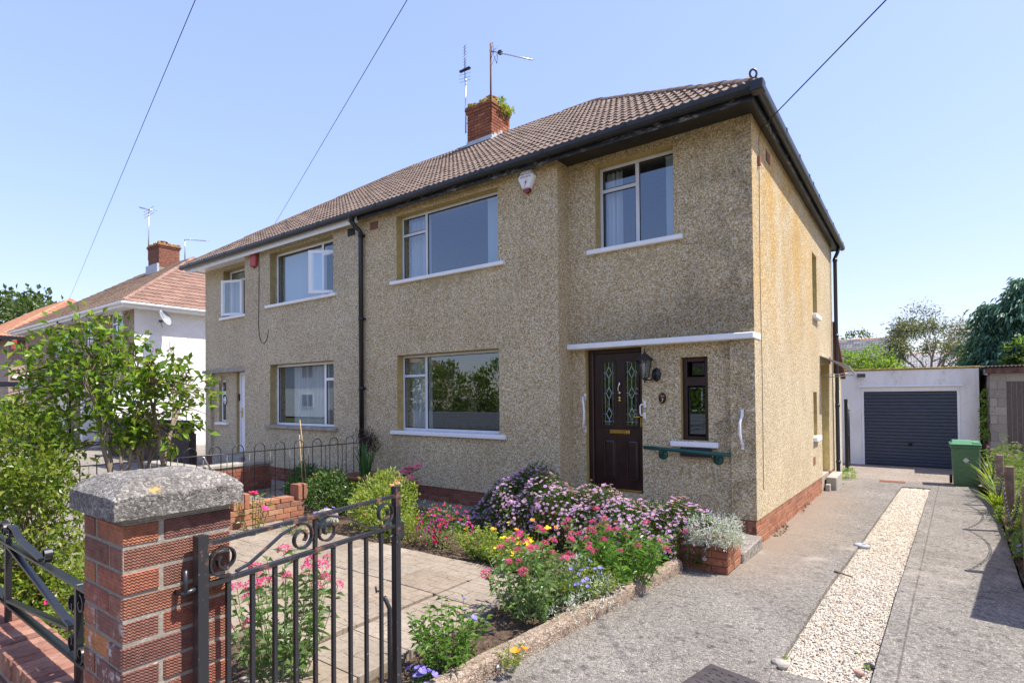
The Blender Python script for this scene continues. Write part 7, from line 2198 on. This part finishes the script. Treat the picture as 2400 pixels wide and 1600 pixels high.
W3 = thing('house', (-46, 5, 0), 'far house with bright orange tiled roof and pink brick wall at the left edge', 'house')
MB().box(-52, -38.2, 1.0, 9, -.2, 5.15).build('wall', M['pink_wall'], W3)
e3 = [(-53.2, .42), (-37.6, .42), (-37.6, 9.02), (-53.2, 9.02)]
rf = MB().add([(x, y, 5.2) for x, y in e3]+[(-41.9, 4.72, 8.2), (-48.9, 4.72, 8.2)], [(0, 1, 4, 5), (1, 2, 4), (2, 3, 5, 4), (3, 0, 5)])
R3 = rf.build('roof', M['tile_orange'], W3)
slope_tiles([(lambda c: True, R3)], (-53.2, .40, ZE-.02), (1, 0, 0), CV, 52, 18, M['tile_orange'], cover=.30, gauge=.297, clip=[((-37.6, .42, 0), (r2, r2, 0)), ((-53.2, .42, 0), (-r2, r2, 0)), ((0, 4.72, 0), (0, 1, 0))], nparts=60, h=.03)
slope_tiles([(lambda c: True, R3)], (-37.6, .42, ZE-.02), (0, 1, 0), Vector((-1, 0, TANP)).normalized(), 29, 18, M['tile_orange'], cover=.30, gauge=.297, clip=[((-37.6, .42, 0), (-r2, -r2, 0)), ((-37.6, 9.02, 0), (-r2, r2, 0))], nparts=60, h=.03)
ridge_tiles(R3, (-37.7, .5, ZE+.05), (-41.9, 4.72, 8.26), M['tile_orange'])
MB().box(-53.2, -37.5, .3, .42, 5.02, 5.22).box(-37.62, -37.5, .421, 9, 5.02, 5.22).build('gutter', M['gutter'], W3)
MB().box(-38.19, -38.12, 1.1, 8.9, 3.0, 3.12).build('string_course', M['white'], W3)
window(W3, M['upvc'], 'y', 2.2, 3.4, 3.4, 4.6, -38.15, [('v', 2.8, 3.46, 4.54, .07)], [(2.26, 2.76, 3.46, 4.54), (2.84, 3.34, 3.46, 4.54)], inward=-1, fw=.06)
tag(MB().bev(-36.72, -36.45, .80, .98, 4.45, 4.95, .02).build('alarm_box', M['red_box']), 'red alarm box on the far left end of the brown fronted house', 'alarm')

# ------------------------------------------------------------------ trees
def tree(name, label, base, h, blobs, n, leafL, leafW, mat, seed, tr=.18, bark='bark', sub=10, shell=.7, levels=2):
    t = thing(name, base, label, 'tree')
    rs = np.random.RandomState(seed)
    bl = [(np.asarray(base)+np.asarray(c), r) for c, r in blobs]
    mb = MB(); B = Vector(base); T = Vector(bl[0][0])
    mb.tube([B, B.lerp(T, .5)+Vector((.1, 0, 0)), T], [tr, tr*.7, tr*.35], 8)
    mb.build('trunk', M[bark], t)
    lm = MB()
    for c, r in bl:
        s = B.lerp(T, rs.uniform(.35, .8)); lm.tube([s, s.lerp(Vector(c), .5)+Vector((0, 0, .2)), Vector(c)], [tr*.4, tr*.25, tr*.1], 5, cap=False)
    lm.build('limbs', M[bark], t)
    P, D = clumps(n, bl, rs, sub, shell, .30)
    foliage('crown', mat, P, D, leafL, leafW, t, rs)
    return t
tree('broadleaf_tree', 'dark round tree showing over the roof of the orange tiled house', (-62, 7, 0), 12, [((0, 0, 8.6), (4.5, 3.5, 2.6)), ((-4.5, 0, 8.9), (4, 3, 2.6)), ((4.0, 0, 8.0), (3, 2.5, 2.0))], 3800, .5, .3, L['tree'], 91, .4)
tree('broadleaf_tree', 'small round tree far behind the grey roof at the rear house corner', (-3.4, 60, -.4), 9, [((0, 0, 7.2), (1.7, 1.5, 1.2)), ((-.9, 0, 6.3), (1.1, 1, 1)), ((1.0, 0, 6.2), (1.2, 1, 1.0))], 1500, .24, .14, L['tree'], 92)
tree('broadleaf_tree', 'dark green tree behind the bare looking tree, right of the white gable', (1.5, 40, -.4), 7, [((0, 0, 4.9), (1.5, 1.3, 1.5)), ((.9, 0, 4.2), (1.2, 1.1, 1.3)), ((-.6, 0, 3.8), (1.0, 1.0, 1.2)), ((2.4, 0, 4.8), (1, 1, 1.3))], 2600, .16, .09, L['tree'], 93)
def thin_tree():
    t = thing('sparse_tree', (2.2, 24, -.4), 'thin spreading tree with bare grey branches above the garage roof', 'tree')
    segs = []; tips = []
    for d, ln, sd in (((-.6, 0, .8), 1.6, 4), ((.3, .1, 1), 1.5, 8), ((-.9, .1, .55), 1.6, 6), ((.8, 0, .45), 1.3, 7), ((-.1, 0, 1), 1.7, 9), ((.5, -.2, .8), 1.3, 12), ((-.4, .3, .9), 1.4, 13)):
        sg, tw = branches((2.15, 24, 2.3), d, ln, .062, random.Random(sd), 4, 3, .85, -.12, .20, .6, .64)
        segs += sg; tips += tw
    segs.append(([Vector((2.25, 24, -.4)), Vector((2.1, 24, 1.0)), Vector((2.15, 24, 2.35))], [.20, .17, .13]))
    wood('branches', segs, M['bark_pale'], t, 5)
    rs = np.random.RandomState(95)
    tp = np.array([q[0][:] for q in tips]); td = np.array([q[1][:] for q in tips])
    k = (rs.rand(len(tp)) < np.clip(.95-.35*(tp[:, 0]-1.4), .15, .95))
    tp, td = tp[k], td[k]
    P = np.repeat(tp, 4, 0)+rs.randn(len(tp)*4, 3)*.16; D = np.repeat(td, 4, 0)+rs.randn(len(tp)*4, 3)*.6-np.array([0, 0, .3])
    foliage('crown', L['thin'], P, D, .16, .05, t, rs)
thin_tree()
def conifer():
    t = thing('conifer', (4.4, 17, -.4), 'dark blue green conifer with drooping sprays behind the blockwork shed', 'tree')
    rs = np.random.RandomState(97); rg = random.Random(97)
    mb = MB(); P, D = [], []
    for tx, ty, hh, rad in ((4.35, 17, 5.3, 1.75), (3.55, 17.2, 4.75, 1.1), (5.3, 17.2, 4.9, 1.6)):
        mb.tube([(tx, ty, -.4), (tx, ty, 2.5), (tx+.05, ty, hh-.1)], [.16, .11, .02], 7)
        z = .7
        while z < hh:
            r = rad*(1-(z/hh))**.62+.10
            for b in range(11):
                a = rg.uniform(0, 6.28); ln = r*rg.uniform(.65, 1.15)
                zz = z+rg.uniform(-.1, .1)
                dr = Vector((math.cos(a), math.sin(a), 0))
                k = max(3, int(ln/.10)); 
                for j in range(k):
                    s = (j+1)/k
                    p = Vector((tx, ty, zz))+dr*ln*s+Vector((0, 0, .18*ln*math.sin(s*2.4)-.16*ln*s*s))
                    w = .10+.10*(1-abs(s-.6))
                    for m in range(5):
                        P.append((p.x+rg.gauss(0, w*.6), p.y+rg.gauss(0, w*.6), p.z+rg.gauss(0, .05)))
                        D.append((dr.x*.8+rg.gauss(0, .35), dr.y*.8+rg.gauss(0, .35), -.55+rg.gauss(0, .25)))
            z += .17
    mb.build('trunk', M['bark'], t)
    foliage('crown', L['conifer'], np.array(P), np.array(D), .20, .06, t, rs, droop=.25)
conifer()
bush('garden_bush', 'light green leafy bush rising behind the left of the garage roof', 'shrub', (.1, 16.2, -.4), [((-.35, 16.2, 2.75), (.55, .5, .55)), ((.3, 16.2, 2.8), (.6, .5, .60)), ((.8, 16.3, 2.6), (.45, .5, .45)), ((-.9, 16.3, 2.6), (.5, .5, .5))], 2600, .11, .055, L['bright'], seed=98)
bush('purple_bush', 'dark purple leaved shrub touching the rear house corner', 'shrub', (-.75, 17.0, -.4), [((-.75, 17, 2.9), (.35, .4, .45))], 400, .10, .05, L['maroon'], seed=99)
bush('garden_bush', 'pale flowering bush right of the conifer above the shed roof', 'shrub', (4.6, 14.5, 2.2), [((4.1, 16.0, 2.75), (.40, .4, .75)), ((4.75, 16, 2.9), (.5, .4, .8))], 1300, .10, .06, L['bright'], [head_mesh(PT_['white'], .06, 30, 3, .03)], 18, seed=100, fname='flower_head')
bush('shed_side_weeds', 'green weeds in the gap between garage and shed', 'plant', (3.0, 12.4, -.36), [((3.0, 12.3, .5), (.07, .3, .9)), ((3.02, 12.5, 1.4), (.07, .3, .5))], 500, .09, .045, L['bright'], seed=101)

# ------------------------------------------------------------------ houses beyond on the right
HA = thing('house', (-1.5, 33, 0), 'small grey roofed house with white gable behind the garage', 'house')
wall(HA, 'gable_wall', M['white'], 'y', 27.2, 32.8, -.4, 3.3, .50, .2, [])
MB().slab([(.50, 27.2, 3.3), (.50, 32.8, 3.3), (.50, 30, 4.75)], (-.2, 0, 0)).build('gable', M['white'], HA)
MB().box(-9, .2, 27.2, 32.8, -.4, 3.3).build('wall', M['white'], HA)
ra = MB().slab([(-9.2, 26.8, 3.08), (.72, 26.8, 3.08), (.72, 30, 4.74), (-9.2, 30, 4.74)], (0, 0, .06)).slab([(-9.2, 33.2, 3.08), (.72, 33.2, 3.08), (.72, 30, 4.74), (-9.2, 30, 4.74)], (0, 0, .06))
RAo = ra.build('roof', M['tile_grey'], HA)
cvA = Vector((0, 3.2, 1.66)).normalized()
slope_tiles([(lambda c: True, RAo)], (-4.0, 26.8, 3.16), (1, 0, 0), cvA, 16, 12, M['tile_grey'], cover=.30, gauge=.297, clip=[((.74, 0, 0), (1, 0, 0)), ((0, 30.02, 0), (0, 1, 0))], nparts=120, h=.012)
ridge_tiles(RAo, (-8, 30, 4.83), (.7, 30, 4.83), M['tile_orange'], l=.45)
MB().slab([(.73, 26.8, 3.14), (.73, 30, 4.80), (.73, 30, 4.62), (.73, 26.8, 2.96)], (.04, 0, 0)).slab([(.73, 33.2, 3.14), (.73, 30, 4.80), (.73, 30, 4.62), (.73, 33.2, 2.96)], (.04, 0, 0)).build('barge_board', M['white'], HA)
HB = thing('house', (4.5, 45, 0), 'pale grey roofed house half hidden by the conifer', 'house')
MB().box(3.2, 12, 42.2, 48, -.4, 4.4).build('wall', M['white'], HB)
RBo = MB().slab([(2.9, 41.8, 4.3), (12.2, 41.8, 4.3), (12.2, 45, 6.3), (3.6, 45, 6.3)], (0, 0, .08)).build('roof', M['tile_palegrey'], HB)
slope_tiles([(lambda c: True, RBo)], (2.9, 41.8, 4.40), (1, 0, 0), Vector((0, 3.2, 2.0)).normalized(), 18, 12, M['tile_palegrey'], cover=.30, gauge=.30, clip=[((2.9, 41.8, 0), (-.977, .213, 0)), ((0, 45.02, 0), (0, 1, 0))], nparts=80, h=.015)
ridge_tiles(RBo, (3.6, 45, 6.42), (9, 45, 6.42), M['tile_orange'], l=.45)
HC = thing('house', (2.0, 38, 0), 'low building with pale ridged roof just over the garage parapet', 'house')
MB().box(.3, 6, 36.2, 42, -.4, 3.2).build('wall', M['white'], HC)
RCo = MB().slab([(.1, 35.8, 3.05), (6.2, 35.8, 3.05), (6.2, 38, 4.25), (.1, 38, 4.25)], (0, 0, .08)).build('roof', M['tile_palegrey'], HC)
slope_tiles([(lambda c: True, RCo)], (.1, 35.8, 3.15), (1, 0, 0), Vector((0, 2.2, 1.2)).normalized(), 20, 8, M['tile_palegrey'], cover=.30, gauge=.30, clip=[((0, 38.02, 0), (0, 1, 0))], nparts=100, h=.02)
ridge_tiles(RCo, (.1, 38, 4.36), (6, 38, 4.36), M['tile_orange'], l=.45)

# ------------------------------------------------------------------ across the street (mirrored in the window glass)
bush('far_hedge', 'tall clipped hedge across the street', 'hedge', (-14, -16.8, 0), [((-7-1.9*i, -16.8+.2*(i%2), 1.55+.25*((i*7)%3)), (1.35, .8, 1.5+.22*((i*5)%3))) for i in range(12)], 20000, .20, .11, L['hedge'], seed=110, sub=10, shell=.88)
t = thing('board_fence', (-12, -15.5, 0), 'low grey board fence across the street', 'fence')
for i in range(6): MB().bev(-30, -1, -15.53, -15.5, .08+i*.15, .215+i*.15, .006).build('board', M['cap_grey'], t)
for i in range(15): MB().bev(-29.8+2.04*i, -29.7+2.04*i, -15.60, -15.531, 0, 1.0, .008).build('post', M['post'], t)
def opp(label, x0, x1, y, wallm, roofm, cat='house'):
    h = thing('house', ((x0+x1)/2, y-4, 0), label, cat)
    MB().box(x0, x1, y-8, y, 0, 5.1).build('wall', wallm, h)
    MB().add([(x0-.5, y+.5, 5.1), (x1+.5, y+.5, 5.1), (x1+.5, y-8.5, 5.1), (x0-.5, y-8.5, 5.1), (x0+4, y-4, 8.2), (x1-4, y-4, 8.2)], [(0, 1, 5, 4), (1, 2, 5), (2, 3, 4, 5), (3, 0, 4)]).build('roof', roofm, h)
    for a in (x0+1.2, (x0+x1)/2-1, x1-3):
        for z in (.9, 3.6):
            f = MB().bev(a, a+1.9, y+.002, y+.06, z, z+1.3, .01).build('window', M['upvc'], h)
            for q in (0, 1): MB().box(a+.1+q*.9, a+.9+q*.9, y+.062, y+.066, z+.1, z+1.2).build('pane', M['gasket'], f)
opp('brown rendered house across the street', -17.5, -5.5, -22, M['dash_brown'], M['tile_dark'])
opp('white rendered house across the street', -52, -38, -24, M['roughcast'], M['tile_pink'])
opp('rendered house with dark roof across the street to the left', -64, -50, -42, M['dash_grey'], M['tile_dark'])

# ------------------------------------------------------------------ wires
wire('overhead wire from the street pole past the far left roofs', (-43.1, 5, 8.44), .0)
wire('overhead wire from the street pole passing behind the roof of the left house', (-20.2, 5.6, 8.72), .0)
wire('overhead wire fixed to the near corner of the pebbledashed house', (.05, .25, 5.04), .0, .007)
